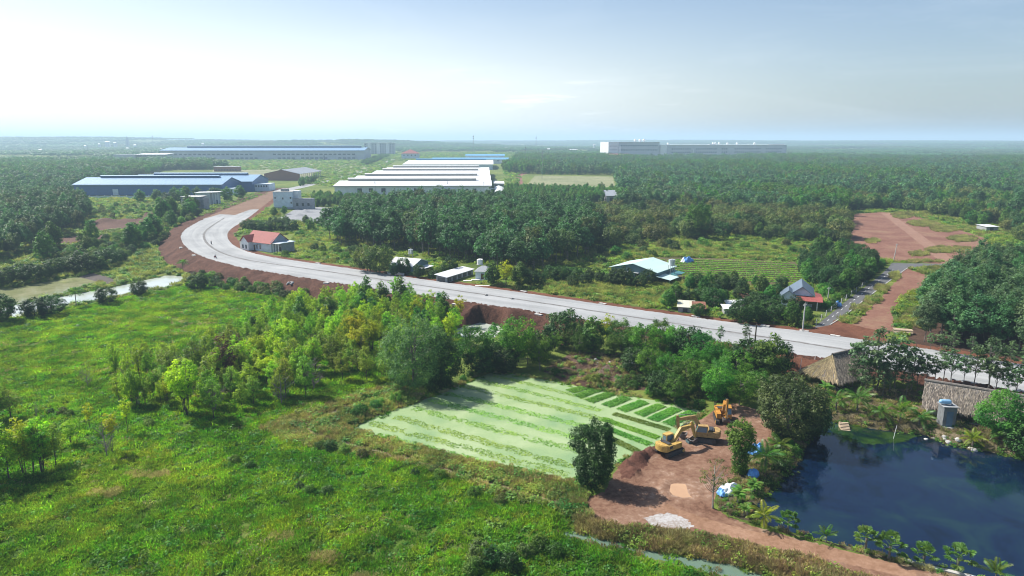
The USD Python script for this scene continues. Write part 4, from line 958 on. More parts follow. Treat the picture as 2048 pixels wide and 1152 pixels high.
# --- the young swamp wood on the meadow
rngw = np.random.default_rng(12)
swamp = poly([(330, 745), (318, 806), (400, 832), (450, 838), (560, 806), (620, 800), (700, 790), (770, 792), (790, 775), (835, 735), (900, 692), (960, 660), (930, 632), (880, 622), (830, 612), (760, 604), (690, 600), (640, 616), (560, 640), (500, 665), (440, 700)])
P = visible_first(in_poly(swamp, 4.5, 313))
for x, y in P:
    u, v = pix(np.array([x, y, -4.0]))
    if 600 < u < 790 and 765 < v < 840 and rngw.uniform() < 0.75:
        continue
    yel = meshkit.noise(np.array([x / 14, y / 14, 0.3]), 4)
    r = rngw.uniform()
    back = v < 690
    if back and r < 0.92:
        k = rngw.choice(['young_0', 'young_1', 'acacia_1', 'young_3'], p=[0.36, 0.34, 0.18, 0.12])
    elif r < 0.08:
        k = 'half_bare'
    elif r < 0.12:
        k = 'bare_0'
    else:
        k = ('young_3' if yel > 0.6 else 'young_2') if rngw.uniform() < 0.4 else rngw.choice(['young_0', 'young_1', 'leafy_top', 'young_2'], p=[0.3, 0.3, 0.15, 0.25])
    q = rngw.uniform(0.8, 1.25)
    nm, lb, gp = {'half_bare': ('half_bare_tree', 'half bare brownish young tree in the yellow green swamp wood', 'half bare trees of the swamp wood'), 'bare_0': ('bare_tree', 'leafless grey young tree within the yellow green swamp wood', 'leafless trees of the swamp wood')}.get(
        k, ('young_tree', 'yellow green young tree in the swamp wood on the meadow', 'young trees of the swamp wood'))
    if k not in ('half_bare', 'bare_0'):
        look = {'young_0': 'green', 'young_1': 'fresh', 'young_2': 'olive', 'young_3': 'yellow', 'leafy_top': 'broad', 'acacia_1': 'pointed'}[str(k)]
        spot = 'at the left end' if u < 430 else 'along the front edge' if v > 765 else 'just below the road' if v < 645 else 'beside the pale drooping tree' if u > 760 else 'in the middle'
        lb = f'{look} {"tall" if q > 1.05 else "small"} young tree {spot} of the swamp wood'
        gp = f'{look} {"tall" if q > 1.05 else "small"} trees {spot} of the swamp wood'
    copy_of(k, nm, lb, 'tree', (x, y, float(gz(x, y))), rngw.uniform(0, 6.28), gp, (q, q, q * rngw.uniform(0.85, 1.05)))
for k, nm, lb, u, v, t, h0 in [
    ('withered', 'withered_tree', 'larger of the two withered red brown trees in the swamp wood', 452, 770, 660, 7.5), ('withered', 'withered_tree', 'smaller withered red brown tree right of the larger one', 481, 735, 664, 7.5),
    ('bare_1', 'bare_tree', 'leafless twisted tree alone on the open meadow', 175, 772, 725, 5), ('bare_1', 'bare_tree', 'low leafless pale tree on the meadow in front of the swamp wood', 563, 808, 740, 5),
    ('leafy_top', 'leafy_tree', 'big yellow crowned tree with many stems at the front of the swamp wood', 372, 832, 722, 8.5), ('young_2', 'young_tree', 'olive young tree right of the big yellow crowned tree', 428, 838, 752, 7.5),
    ('young_3', 'young_tree', 'small yellow tree left of the big yellow crowned tree', 335, 806, 758, 7.5), ('slender_young', 'slender_tree', 'slender forked tree with a yellow top at the foot of the meadow wood', 256, 866, 792, 6.5),
    ('slender_young', 'slender_tree', 'slender yellow topped tree standing beside a bare stem', 226, 906, 822, 6.5), ('bare_1', 'bare_tree', 'thin bare stem beside the slender yellow topped tree', 214, 912, 832, 5),
    ('slender_young', 'slender_tree', 'small orange tinted tree on the open meadow left of the slender pair', 181, 865, 806, 6.5), ('young_0', 'young_tree', 'loose green young tree left of the swamp wood', 262, 815, 735, 7.5),
    ('young_3', 'young_tree', 'yellowish young tree in front of the loose green one', 240, 808, 752, 7.5), ('half_bare', 'half_bare_tree', 'grey half bare tree at the left end of the swamp wood', 250, 728, 690, 6.8),
    ('half_bare', 'half_bare_tree', 'tall thin half bare tree behind the left end of the swamp wood', 268, 722, 682, 6.8), ('half_bare', 'half_bare_tree', 'thin grey tree standing apart beside two dark bushes', 72, 836, 796, 6.8)]:
    stand(k, nm, lb, 'tree', u, v, top=t, h0=h0)
rngw = np.random.default_rng(15)
for i in range(26):
    u, v = rngw.uniform(225, 345), rngw.uniform(715, 815)
    k = ['young_0', 'slender_young', 'half_bare', 'young_1', 'bare_0', 'young_3', 'young_2'][i % 7]
    p = at(u, v); q = rngw.uniform(0.7, 1.1)
    copy_of(k, 'young_tree' if k.startswith('y') else 'slender_tree' if k[0] == 's' else 'half_bare_tree', {'y': 'thin young tree scattered at the open left end of the swamp wood', 's': 'slender yellow topped tree at the open left end of the swamp wood', 'h': 'half bare thin tree at the open left end of the swamp wood', 'b': 'leafless thin tree at the open left end of the swamp wood'}[k[0]],
            'tree', (p[0], p[1], float(gz(p[0], p[1]))), rngw.uniform(0, 6.28), {'y': 'thin trees at the open left end', 's': 'slender trees at the open left end', 'h': 'half bare trees at the open left end', 'b': 'leafless trees at the open left end'}[k[0]], (q * 0.85, q * 0.85, q))
for i, (u, v, t, k) in enumerate([(17, 962, 846, 'young_0'), (50, 950, 838, 'young_3'), (65, 946, 838, 'young_0'), (85, 946, 842, 'young_1'), (90, 940, 850, 'young_0'), (-12, 950, 835, 'young_0'), (-30, 968, 840, 'young_1'), (110, 930, 845, 'young_2')]):
    stand(k, 'young_tree', 'leafy yellow green tree in the clump at the lower left edge', 'tree', u, v, top=t, h0=7.5, group='clump of trees at the lower left edge', wide=1.1)
stand('young_3', 'young_tree', 'low spreading yellow green tree right of the lower left clump', 'tree', 143, 890, top=842, h0=7.5, wide=1.3)
for u, v, t, lb in [(-8, 842, 760, 'dark tree cut off by the left edge above the clump'), (22, 838, 778, 'dark shaded bush at the left edge above the clump')]:
    stand('young_2', 'young_tree', lb, 'tree', u, v, top=t, h0=7.5, wide=1.5)

# --- trees along the duckweed pond
stand('pond_giant', 'willow_tree', 'great pale green drooping tree at the upper left corner of the duckweed pond', 'tree', 830, 776, top=640, h0=12.6, wide=0.95, rot=0.5)
stand('pond_giant_dark', 'dark_tree', 'dark dense tree against the right side of the great drooping tree', 'tree', 884, 772, top=650, h0=12, wide=0.85)
stand('feathery_2', 'feathery_tree', 'loose crowned tree before the small pale pond below the road', 'tree', 944, 742, top=640, h0=9, wide=0.95)
stand('oval_fruit', 'oval_tree', 'single dark oval tree on the near bank of the duckweed pond', 'tree', 1187, 968, top=838, h0=9.9, wide=1.05, rot=1.0)
stand('vine_clad', 'creeper_tree', 'vine covered post like tree beside the yard', 'tree', 1478, 945, top=838, h0=8.6)
stand('sparse_tree', 'sparse_tree', 'thin pale stemmed tree with sparse olive leaves in the yard', 'tree', 1426, 1016, top=905, h0=8.4, rot=0.4)
stand('yard_tree', 'yard_tree', 'broad olive tree between the yard and the thatched hall', 'tree', 1575, 872, top=745, h0=9.6, wide=1.0)
stand('fruit_0', 'dark_tree', 'dark tree leaning over the upper corner of the fish pond', 'tree', 1618, 862, top=788, h0=6.6, wide=1.0)
stand('hut_tree', 'hut_tree', 'light green tree in front of the long thatched roof', 'tree', 2000, 878, top=770, h0=8.7, wide=1.0)
stand('fruit_1', 'dark_tree', 'dark bush at the right edge beside the long thatched roof', 'tree', 2056, 905, top=840, h0=6.6)
# the thicket between the pond and the road
thicket = [(1000, 715, 640, 'feathery_1'), (1030, 735, 632, 'feathery_0'), (1055, 728, 665, 'feathery_1'), (1075, 715, 652, 'fruit_1'), (1130, 690, 618, 'fruit_2'), (1150, 700, 640, 'feathery_2'), (1185, 705, 626, 'acacia_0'), (1215, 690, 628, 'young_3'), (1240, 700, 632, 'feathery_2'), (1262, 715, 655, 'feathery_0'),
           (1290, 722, 640, 'feathery_1'), (1318, 700, 632, 'feathery_2'), (1345, 720, 650, 'feathery_0'), (1375, 722, 652, 'fruit_0'), (1400, 735, 655, 'feathery_2'), (1425, 748, 680, 'feathery_0'), (1300, 760, 690, 'feathery_1'), (1340, 775, 706, 'feathery_0'), (1370, 785, 712, 'feathery_1'),
           (1400, 790, 720, 'feathery_0'), (1440, 790, 712, 'feathery_2'), (1470, 770, 690, 'feathery_1'), (1500, 760, 668, 'fruit_1'), (1535, 770, 672, 'acacia_2'), (1548, 745, 680, 'fruit_2'), (1478, 810, 742, 'feathery_1'), (1430, 815, 735, 'feathery_0'), (1350, 800, 742, 'feathery_2'), (1320, 790, 740, 'fruit_0'),
           (1080, 740, 668, 'feathery_0'), (1110, 700, 660, 'feathery_1'), (980, 730, 680, 'fruit_0'), (1160, 712, 668, 'feathery_0'), (1270, 745, 690, 'fruit_1'), (1225, 715, 668, 'feathery_0'), (1455, 745, 682, 'feathery_0'), (1515, 800, 735, 'feathery_2'), (960, 745, 690, 'fruit_2'), (1010, 742, 690, 'fruit_1'), (1385, 760, 690, 'feathery_1')]
for u, v, t, k in thicket:
    stand(k, 'thicket_tree', {'feathery_0': 'spreading feathery', 'feathery_1': 'rounded feathery', 'feathery_2': 'upright light green', 'fruit_0': 'dark dense', 'fruit_1': 'dark rounded', 'fruit_2': 'very dark bushy', 'acacia_0': 'bright bushy', 'acacia_2': 'slender dark', 'young_3': 'yellow leaved'}[k] + ' tree in the thicket ' + ('against the road' if v < 715 else 'above the duckweed pond' if v < 755 else 'behind the excavators') + (', left part' if u < 1130 else ', middle part' if u < 1330 else ', right part'), 'tree', u, v, top=t, h0={'f': 6.6 if k.startswith('fruit') else 9, 'a': 9, 'y': 7.5}[k[0]], group='trees of the thicket above the duckweed pond', wide=1.05)
for u, v, t, lb in [(1490, 690, 645, 'small feathery tree standing before the road left of the two dead poles'), (1440, 692, 650, 'thin bare looking tree before the road at the top of the thicket')]:
    stand('open_rubber_1', 'slim_tree', lb, 'tree', u, v, top=t, h0=11.5)

# --- fruit trees, palms and shrubs of the left ponds and beyond
for u, v, t, w, lb in [(70, 634, 594, 1.25, 'left one of two dark round trees touching on the near bank of the pale pond'), (103, 631, 590, 1.25, 'right one of two dark round trees touching on the near bank of the pale pond'), (213, 607, 572, 1.1, 'small dark tree right of the palm on the pale pond bank'),
                       (279, 590, 560, 1.1, 'spreading dark tree near the right end of the pale pond'), (-4, 645, 585, 1.2, 'dark tree cut off by the left edge at the pale pond'), (396, 579, 545, 1.2, 'round green bush at the right tip of the pale pond')]:
    stand('fruit_0', 'fruit_tree', lb, 'tree', u, v, top=t, h0=6.6, wide=w)
stand('coconut_tall', 'coconut_palm', 'coconut palm on the near bank of the pale pond', 'palm', 153, 614, top=570, h0=8.6, wide=1.1)
stand('coconut_tall', 'coconut_palm', 'small palm at the foot of the red embankment', 'palm', 366, 545, top=516, h0=8.6, wide=1.2)
for u, v, t in [(10, 570, 530), (65, 562, 526), (112, 548, 512), (165, 545, 500), (190, 538, 505), (215, 532, 495), (240, 525, 498), (140, 540, 510), (40, 560, 522), (90, 556, 525)]:
    stand(['fruit_0', 'fruit_1', 'fruit_2'][u % 3], 'fruit_tree', 'dark round fruit tree in the row behind the green pond', 'tree', u, v, top=t, h0=6.6, group='fruit trees behind the green pond', wide=1.2)
stand('fruit_1', 'dark_tree', 'dark leafy tree in front of the white shed by the road', 'tree', 787, 552, top=522, h0=6.6, wide=0.8)
stand('fruit_2', 'dark_tree', 'dark leafy tree at the right end of the white shed by the road', 'tree', 838, 555, top=528, h0=6.6, wide=0.9)
stand('acacia_1', 'acacia_tree', 'pale leafy tree between the row of fruit trees and the red embankment', 'tree', 204, 540, top=512, h0=9, wide=1.6)
scrub_left = poly([(240, 520), (330, 480), (350, 455), (380, 440), (415, 420), (360, 425), (300, 455), (230, 470), (180, 490), (100, 500), (60, 520), (150, 520)])
grove('shrub', [f'shrub_{i}' for i in range(4)] + ['acacia_0'], [0.3, 0.25, 0.2, 0.17, 0.08], scrub_left, 4.6, 320, 'green shrub in the scrub left of the road bend', 'shrub', 'shrubs left of the road bend', s=(0.6, 1.7), most=70)
grove('shrub', [f'shrub_{i}' for i in range(4)], [0.35, 0.3, 0.2, 0.15], poly([(170, 432), (195, 412), (360, 410), (370, 424), (300, 424), (260, 438), (200, 440)]), 8, 321, 'low shrub on the waste ground before the blue warehouse', 'shrub', 'shrubs before the blue warehouse', s=(0.6, 1.4), most=30)
grove('shrub', [f'shrub_{i}' for i in range(4)], [0.35, 0.3, 0.2, 0.15], poly([(380, 570), (400, 552), (520, 566), (620, 590), (600, 602), (440, 580)]), 4.2, 322, 'low shrub along the foot of the red embankment', 'shrub', 'shrubs at the foot of the embankment', s=(0.6, 1.3))
for u, v, t, lb in [(281, 404, 377, 'left one of two round trees before the blue warehouse'), (315, 403, 376, 'right one of two round trees before the blue warehouse')]:
    stand('acacia_0', 'round_tree', lb, 'tree', u, v, top=t, h0=9, wide=1.3)
for u, v, t in [(350, 398, 374), (372, 396, 370), (395, 396, 374), (430, 396, 372), (455, 402, 374), (480, 398, 368), (340, 408, 380), (362, 405, 378), (390, 420, 392), (380, 432, 400)]:
    stand(['acacia_0', 'fruit_1', 'acacia_2'][u % 3], 'leafy_tree', 'leafy tree beside the grey unfinished houses left of the road', 'tree', u, v, top=t, h0=[9, 6.6, 9][u % 3], group='trees by the grey houses', wide=1.25)
grove('roadside_tree', ['far_acacia', 'acacia_0'], [0.5, 0.5], poly([(500, 392), (560, 384), (700, 345), (780, 312), (760, 312), (690, 338), (610, 360), (560, 372), (500, 380)]), 9, 323, 'small tree along the road leading away to the far factories', 'tree', 'trees along the far road', s=(0.6, 0.95), most=120)
# around the red roofed house and the gravel yard
for u, v, t, k in [(495, 460, 438, 'fruit_0'), (512, 462, 436, 'fruit_1'), (530, 463, 440, 'fruit_2'), (551, 462, 432, 'fruit_0'), (572, 455, 428, 'acacia_0'), (582, 462, 436, 'shrub_3'), (612, 448, 428, 'acacia_0'), (622, 460, 436, 'acacia_2'), (640, 450, 432, 'fruit_1'), (600, 470, 458, 'shrub_1'), (548, 432, 412, 'acacia_0'), (569, 428, 410, 'acacia_0'), (655, 440, 420, 'acacia_2')]:
    stand(k, 'garden_tree', 'green garden tree behind the red roofed house', 'tree', u, v, top=t, h0={'f': 6.6, 'a': 9, 's': 2.7}[k[0]], group='garden trees behind the red roofed house', wide=1.25)
stand('shrub_0', 'shrub', 'small garden tree at the right corner of the red roofed house', 'shrub', 571, 512, top=498, h0=2.7)
# between the road and the middle plantation
for u, v, t, k, lb, w in [(735, 543, 488, 'cashew_0', 'left olive tree at the roadside beside the white shed', 0.75), (760, 546, 486, 'cashew_1', 'right olive tree at the roadside beside the white shed', 0.75), (808, 549, 510, 'fruit_1', 'small dark tree in front of the white shed', 0.8), (900, 548, 512, 'fruit_2', 'dark tree left of the long white roof', 0.9),
                          (986, 570, 520, 'acacia_0', 'bright yellow green tree right of the small grey house', 1.1), (1012, 575, 522, 'young_3', 'yellow tinted tree at the roadside before the middle plantation', 1.3), (1040, 574, 520, 'acacia_0', 'light green tree at the roadside right of the yellow tinted one', 1.1)]:
    stand(k, 'roadside_tree', lb, 'tree', u, v, top=t, h0={'c': 8.6, 'f': 6.6, 'a': 9, 'y': 7.5}[k[0]], wide=w)
orch = [(1100, 560, 530), (1120, 562, 528), (1135, 556, 530), (1155, 562, 535), (1180, 560, 535), (1200, 565, 540), (1218, 568, 545), (1232, 570, 535), (1248, 572, 532), (1262, 575, 552), (1280, 576, 550), (1295, 570, 538), (1145, 575, 550), (1172, 570, 545), (1080, 570, 545), (1062, 572, 540), (1310, 566, 548)]
for u, v, t in orch:
    stand(['fruit_0', 'fruit_1', 'fruit_2'][u % 3], 'orchard_tree', 'small dark orchard tree left of the pale green shed', 'tree', u, v, top=t, h0=6.6, group='orchard trees left of the pale green shed', wide=0.95)
garden = poly([(1300, 628), (1330, 595), (1400, 570), (1420, 562), (1600, 575), (1640, 640), (1600, 655), (1500, 648), (1400, 634)])
grove('garden_tree', ['fruit_0', 'fruit_1', 'fruit_2', 'acacia_0', 'banana_0', 'cashew_2'], [0.14, 0.12, 0.10, 0.20, 0.38, 0.06], garden, 4.9, 330, 'garden tree or banana plant around the houses beyond the road', 'tree', 'garden trees beyond the road', s=(0.45, 0.85))
for u, v, t, lb in [(1508, 622, 585, 'round mango tree left of the blue roofed house'), (1553, 625, 588, 'round mango tree with a light top before the blue roofed house'), (1590, 628, 590, 'round mango tree covering the front of the blue roofed house')]:
    stand('fruit_0', 'mango_tree', lb, 'tree', u, v, top=t, h0=6.6, wide=0.95)
grove('shrub', [f'shrub_{i}' for i in range(4)], [0.3, 0.4, 0.2, 0.1], poly([(1640, 640), (1690, 595), (1760, 545), (1775, 525), (1740, 525), (1690, 560), (1620, 600)]), 4.5, 331, 'bright green shrub along the left side of the asphalt lane', 'shrub', 'shrubs along the asphalt lane', s=(0.7, 1.5), most=25)
grove('shrub', [f'shrub_{i}' for i in range(4)], [0.4, 0.2, 0.25, 0.15], poly([(1200, 505), (1330, 488), (1600, 492), (1690, 498), (1680, 515), (1590, 512), (1400, 505), (1250, 520)]), 11, 332, 'shrub in the fallow field between the orchard wood and the crops', 'shrub', 'shrubs of the fallow field', s=(0.7, 1.8), most=25)
stand('large_acacia', 'tall_tree', 'tallest light green tree standing before the mixed orchard wood', 'tree', 1394, 478, top=397, h0=13, wide=0.85)
stand('acacia_0', 'round_tree', 'round bright green tree at the edge of the distant clearing', 'tree', 1246, 382, top=357, h0=9, wide=1.6)
grove('shrub', [f'shrub_{i}' for i in range(4)], [0.4, 0.25, 0.2, 0.15], poly([(600, 520), (640, 488), (780, 508), (890, 545), (870, 558), (700, 530)]), 9, 333, 'shrub on the grass between the road and the middle plantation', 'shrub', 'shrubs between road and middle plantation', s=(0.5, 1.4), most=25)
for k, (u, v, sc) in enumerate([(300, 852, .9), (240, 660, .5), (126, 828, .8), (103, 826, .6), (140, 832, .7), (620, 982, .7), (655, 985, .8), (600, 975, .6), (470, 925, .8), (500, 935, .7), (960, 1120, 1.5), (985, 1128, 1.3), (1010, 1115, 1.1), (1080, 1098, 1.2), (1050, 1110, 1.0), (1020, 1140, 1.3), (945, 1145, 1.2), (1110, 1110, 1.0), (870, 945, .8), (830, 950, .7), (880, 955, .9), (950, 990, 0.9), (1000, 1005, .8), (660, 900, 1.0), (690, 905, .9), (640, 895, .8), (725, 915, .9)]):
    stand(f'shrub_{k % 4}', 'meadow_bush', 'low dark bush on the near meadow', 'shrub', u, v, s=sc * 0.75, group='low bushes on the near meadow')
# the pond's bank
bank = poly([(775, 822), (865, 790), (985, 738), (1010, 745), (940, 775), (800, 825)]).buffer(0.5)
grove('shrub', [f'shrub_{i}' for i in range(4)], [0.4, 0.2, 0.25, 0.15], poly([(700, 845), (770, 815), (862, 786), (930, 760), (985, 738), (960, 735), (900, 762), (830, 786), (740, 812), (700, 828)]), 2.6, 334, 'bushy undergrowth shrub on the upper left bank of the duckweed pond', 'shrub', 'shrubs on the duckweed pond bank', s=(0.45, 0.9), most=40)
grove('shrub', [f'shrub_{i}' for i in range(4)], [0.25, 0.35, 0.2, 0.2], poly([(1060, 740), (1150, 755), (1220, 775), (1330, 795), (1410, 815), (1450, 800), (1440, 760), (1340, 770), (1290, 745), (1230, 770), (1130, 750)]), 3.2, 335, 'undergrowth shrub at the edge of the thicket above the duckweed pond', 'shrub', 'undergrowth of the thicket', s=(0.5, 1.1), most=45)
grove('shrub', [f'shrub_{i}' for i in range(4)], [0.3, 0.3, 0.1, 0.3], poly([(1540, 880), (1570, 870), (1630, 850), (1655, 838), (1600, 890), (1588, 930), (1545, 972), (1512, 1000), (1500, 985), (1530, 930)]), 2.8, 336, 'dark shrub on the shaded left bank of the fish pond', 'shrub', 'shrubs on the left bank of the fish pond', s=(0.45, 0.95), most=25)

# --- palms and bananas of the fish pond
for k, nm, lb, u, v, sc in [('coconut_gold', 'coconut_palm', 'golden yellow young palm at the lower left corner of the fish pond', 1528, 1052, 1.05), ('fan_1', 'fan_palm', 'fan palm with pale folded leaves right of the golden palm', 1576, 1063, 0.95), ('coconut_upright', 'coconut_palm', 'small broken palm with a closed leaf spear on the near bank', 1652, 1084, 0.55),
                            ('fan_1', 'fan_palm', 'left one of two fan palms close together on the near bank', 1730, 1100, 1.0), ('fan_0', 'fan_palm', 'right one of two fan palms close together on the near bank', 1778, 1116, 1.15), ('fan_2', 'fan_palm', 'low fan palm at the start of the concrete kerb', 1847, 1122, 1.15), ('fan_0', 'fan_palm', 'full fan palm standing beyond the concrete kerb', 1913, 1143, 1.15),
                            ('coconut_upright', 'coconut_palm', 'narrow upright palm nearest the lower right corner', 1991, 1152, 0.75), ('coconut_0', 'coconut_palm', 'bushy palm among blue sheets on the left bank', 1530, 935, 1.25), ('coconut_1', 'coconut_palm', 'palm left of the stone steps on the far bank', 1672, 818, 1.0), ('coconut_1', 'coconut_palm', 'dark palm right of the stone steps on the far bank', 1714, 822, 1.2),
                            ('coconut_0', 'coconut_palm', 'low dark palm between the steps and the bare path on the far bank', 1760, 838, 1.0), ('coconut_upright', 'coconut_palm', 'erect palm with tied up leaves before the bare path', 1800, 842, 1.15), ('coconut_0', 'coconut_palm', 'drooping palm left of the small grey hut', 1838, 848, 1.05), ('coconut_gold', 'coconut_palm', 'yellowing palm left of the light green tree before the long roof', 1946, 884, 1.0),
                            ('coconut_0', 'coconut_palm', 'leaning palm under the light green tree before the long roof', 2010, 888, 1.1), ('coconut_0', 'coconut_palm', 'short palm on the dark left bank of the fish pond', 1560, 905, 0.9),
                            ('banana_0', 'banana_plant', 'banana clump beside the white sheet', 1476, 1006, 0.95), ('banana_0', 'banana_plant', 'banana clump below the white sheet at the track', 1490, 1030, 0.75), ('banana_1', 'banana_plant', 'single banana plant on the meadow before the great drooping tree', 724, 796, 0.8), ('banana_0', 'banana_plant', 'banana plant at the corner of the first thatched roof', 1655, 790, 1.0), ('banana_0', 'banana_plant', 'dark banana clump at the left bank of the fish pond', 1505, 985, 0.8)]:
    stand(k, nm, lb, 'palm' if 'palm' in nm else 'banana plant', u, v, s=sc)

# --- ground cover nobody could count
def sprinkle(name, kinds, pg, s0, seed, label, cat, weight=None, s=(0.7, 1.3), grow=0.35, near=100.0, fall=1.4, avoid=None, hs=1.0, clump=0):
    rng = np.random.default_rng(seed)
    x0, y0, x1, y1 = pg.bounds
    n = int((x1 - x0) * (y1 - y0) / s0 ** 2)
    P = rng.uniform([x0, y0], [x1, y1], (n, 2))
    P = P[rng.uniform(0, 1, n) < np.minimum(1, (near / np.maximum(P[:, 1], 1)) ** fall)]
    P = P[shapely.contains_xy(pg, P[:, 0], P[:, 1])]
    P = P[in_frame(P, -3, 120)]
    if clump:      # tussocks with gaps between them
        cl = meshkit.fbm(np.stack([P[:, 0] / 1.7, P[:, 1] / 2.3, P[:, 0] * 0], -1), 2, seed + 5)
        P = P[rng.uniform(0, 1, len(P)) < np.clip(1 - clump * smoothstep(0.56, 0.40, cl), 0.06, 1)]
    for k in (avoid or []):
        P = P[~shapely.contains_xy(k, P[:, 0], P[:, 1])]
    q = rng.uniform(*s, len(P)) * np.maximum(1, P[:, 1] / near) ** grow
    if weight is None:
        idx = rng.integers(0, len(kinds), len(P))
    else:
        w = np.stack(weight(P[:, 0], P[:, 1]), -1)
        w = np.cumsum(w / w.sum(1, keepdims=True), 1)
        idx = (rng.uniform(0, 1, len(P))[:, None] > w).sum(1).clip(0, len(kinds) - 1)
    return scatter(name, kinds, np.column_stack([P, gz(P[:, 0], P[:, 1])]), rng.uniform(0, 6.28, len(P)), np.stack([q, q, q * hs], -1), label, cat, idx, seed)
def field(x, y, size, seed):
    return meshkit.fbm(np.stack([x / size, y / size, x * 0], -1), 3, seed)
def meadow_mix(x, y):
    dry = smoothstep(0.54, 0.66, field(x, y, 13, 31)); lush = smoothstep(0.5, 0.62, field(x, y, 16, 32)); ol = smoothstep(0.46, 0.6, field(x, y, 20, 33))
    strip_lush = np.exp(-(((x + 18) * 0.55 + (y - 92)) / 7.0) ** 2) * (y < 125)
    return 0.7 + 0 * x, 0.15 + 1.3 * lush + 2.0 * strip_lush, 0.2 + 1.1 * ol * (1 - strip_lush), 0.02 + 0.5 * dry * (1 - strip_lush), 0.05 + 0.55 * lush + 1.0 * strip_lush, 0.03 + 0.25 * lush
wet_all = shapely.union_all([w for w in waters.values()])
path_pg = zp['footpath'].buffer(0.25)
sprinkle('meadow_grass', ['turf_0', 'turf_1', 'turf_2', 'turf_dry', 'weed_0', 'weed_1'], zp['meadow'].difference(zp['dry_bund']), 0.50, 401, 'lush tufted grass of the wet meadow', 'grass', meadow_mix, avoid=[wet_all, zp['canal_bank'], zp['embankment']], clump=0.62, s=(0.55, 1.45))
sprinkle('bund_grass', ['dry_0', 'dry_1', 'scrub_0', 'scrub_1', 'pale_0'], zp['dry_bund'], 0.50, 402, 'dry straw coloured grass on the bund around the duckweed pond', 'grass', lambda x, y: (0.5 + 0 * x, 0.15 + 0.5 * field(x, y, 5, 3), 1.5 * smoothstep(0.47, 0.6, field(x, y, 6, 4)) + 0.25, 0.55 + 0 * x, 0.6 + 0 * x), s=(0.6, 1.15), avoid=[wet_all, path_pg])
sprinkle('canal_bank_grass', ['dry_0', 'dry_1', 'scrub_1'], zp['canal_bank'], 0.42, 403, 'brown withered grass on the bank between the canal and the track', 'grass', lambda x, y: (0.35 + 0 * x, 0.75 + 0 * x, 0.18 + 0 * x), s=(0.7, 1.25), avoid=[wet_all])
sprinkle('bank_weeds', ['turf_2', 'dry_0', 'scrub_0', 'dry_1'], zp['pond_bank'], 0.85, 404, 'patchy grass and weeds on the banks of the fish pond', 'grass', s=(0.45, 0.9), avoid=[wet_all, zp['dirt_yard']])
sprinkle('debris_weeds', ['dry_1', 'scrub_0', 'dry_0'], zp['debris_bank'], 1.0, 405, 'brown brushwood and weeds on the cleared bank above the duckweed pond', 'undergrowth', s=(0.5, 1.0))
sprinkle('field_grass', ['pale_0', 'scrub_1', 'scrub_0', 'turf_2'], zp['scrub_field'].union(zp['fallow_field']), 1.0, 406, 'pale tall grass of the fallow fields beyond the road', 'grass', lambda x, y: (0.8 * smoothstep(.4, .6, field(x, y, 14, 6)) + .15, 0.35 + 0 * x, 0.22 + 0 * x, 0.2 + 0 * x), s=(0.9, 1.7), near=200, grow=0.2, fall=1.0)
plateau = Polygon([(-320, 200), (320, 130), (420, 600), (-420, 640)]).difference(shapely.union_all([low_side, zp['laterite_plot'], zp['laterite_strip'], zp['asphalt_lane'].buffer(0.5), zp['crop_field'], zp['scrub_field'], zp['fallow_field'], zp['gravel_yard'], zp['road_shoulder'], road_poly, zp['forest_litter'], zp['road_junction'], zp['plot_track'], *BUILT]).buffer(0.3))
sprinkle('rough_grass', ['scrub_1', 'scrub_0', 'pale_0', 'turf_2'], plateau, 1.9, 407, 'rough green grass and weeds of the waste land beyond the road', 'grass', lambda x, y: (0.7 + 0 * x, 0.5 * smoothstep(.45, .6, field(x, y, 30, 7)) + 0.2, 0.9 * smoothstep(.5, .62, field(x, y, 40, 8)) + .08, 0.5 + 0 * x), s=(0.9, 1.9), near=230, grow=0.35, fall=1.0, avoid=keepout[:2])
low_scrub = low_side.intersection(Polygon([(-420, 150), (-20, 150), (-60, 300), (-160, 420), (-420, 500)])).difference(shapely.union_all([zp['meadow'], wet_all, zp['embankment'], zp['pond_beach'], zp['dirt_bank'], zp['dirt_track']]).buffer(0.4))
sprinkle('low_scrub', ['scrub_1', 'scrub_0', 'pale_0', 'weed_0'], low_scrub, 1.5, 408, 'rough weeds on the low ground left of the road bend', 'weeds', s=(0.9, 2.0), near=230, grow=0.3, fall=1.0)
sprinkle('plot_grass', ['pale_0', 'dry_0'], zp['laterite_plot'].union(zp['laterite_strip']).difference(zp['plot_track'].buffer(0.5)), 1.6, 409, 'straw coloured grass in patches on the red earth plot', 'grass', s=(0.7, 1.4), near=220, fall=0.8,
         avoid=[]) if False else None
def patches(name, kinds, spots, seed, label, cat, d=1.1, s=(0.8, 1.5)):
    rng = np.random.default_rng(seed)
    Q = []
    for u, v, du, dv in spots:
        n = 400
        a = rng.normal(0, 0.5, (n, 2))
        a = a[(a ** 2).sum(1) < 1.0]
        uv = a * [du, dv] + [u, v]
        pts = np.array([ray(p, q)[:2] for p, q in uv])
        area = np.ptp(pts[:, 0]) * np.ptp(pts[:, 1]) * 0.7
        Q.append(pts[:max(3, int(area * d))])
    Q = np.vstack(Q)
    scatter(name, kinds, np.column_stack([Q, gz(Q[:, 0], Q[:, 1])]), rng.uniform(0, 6.28, len(Q)), rng.uniform(*s, len(Q)), label, cat, None, seed)
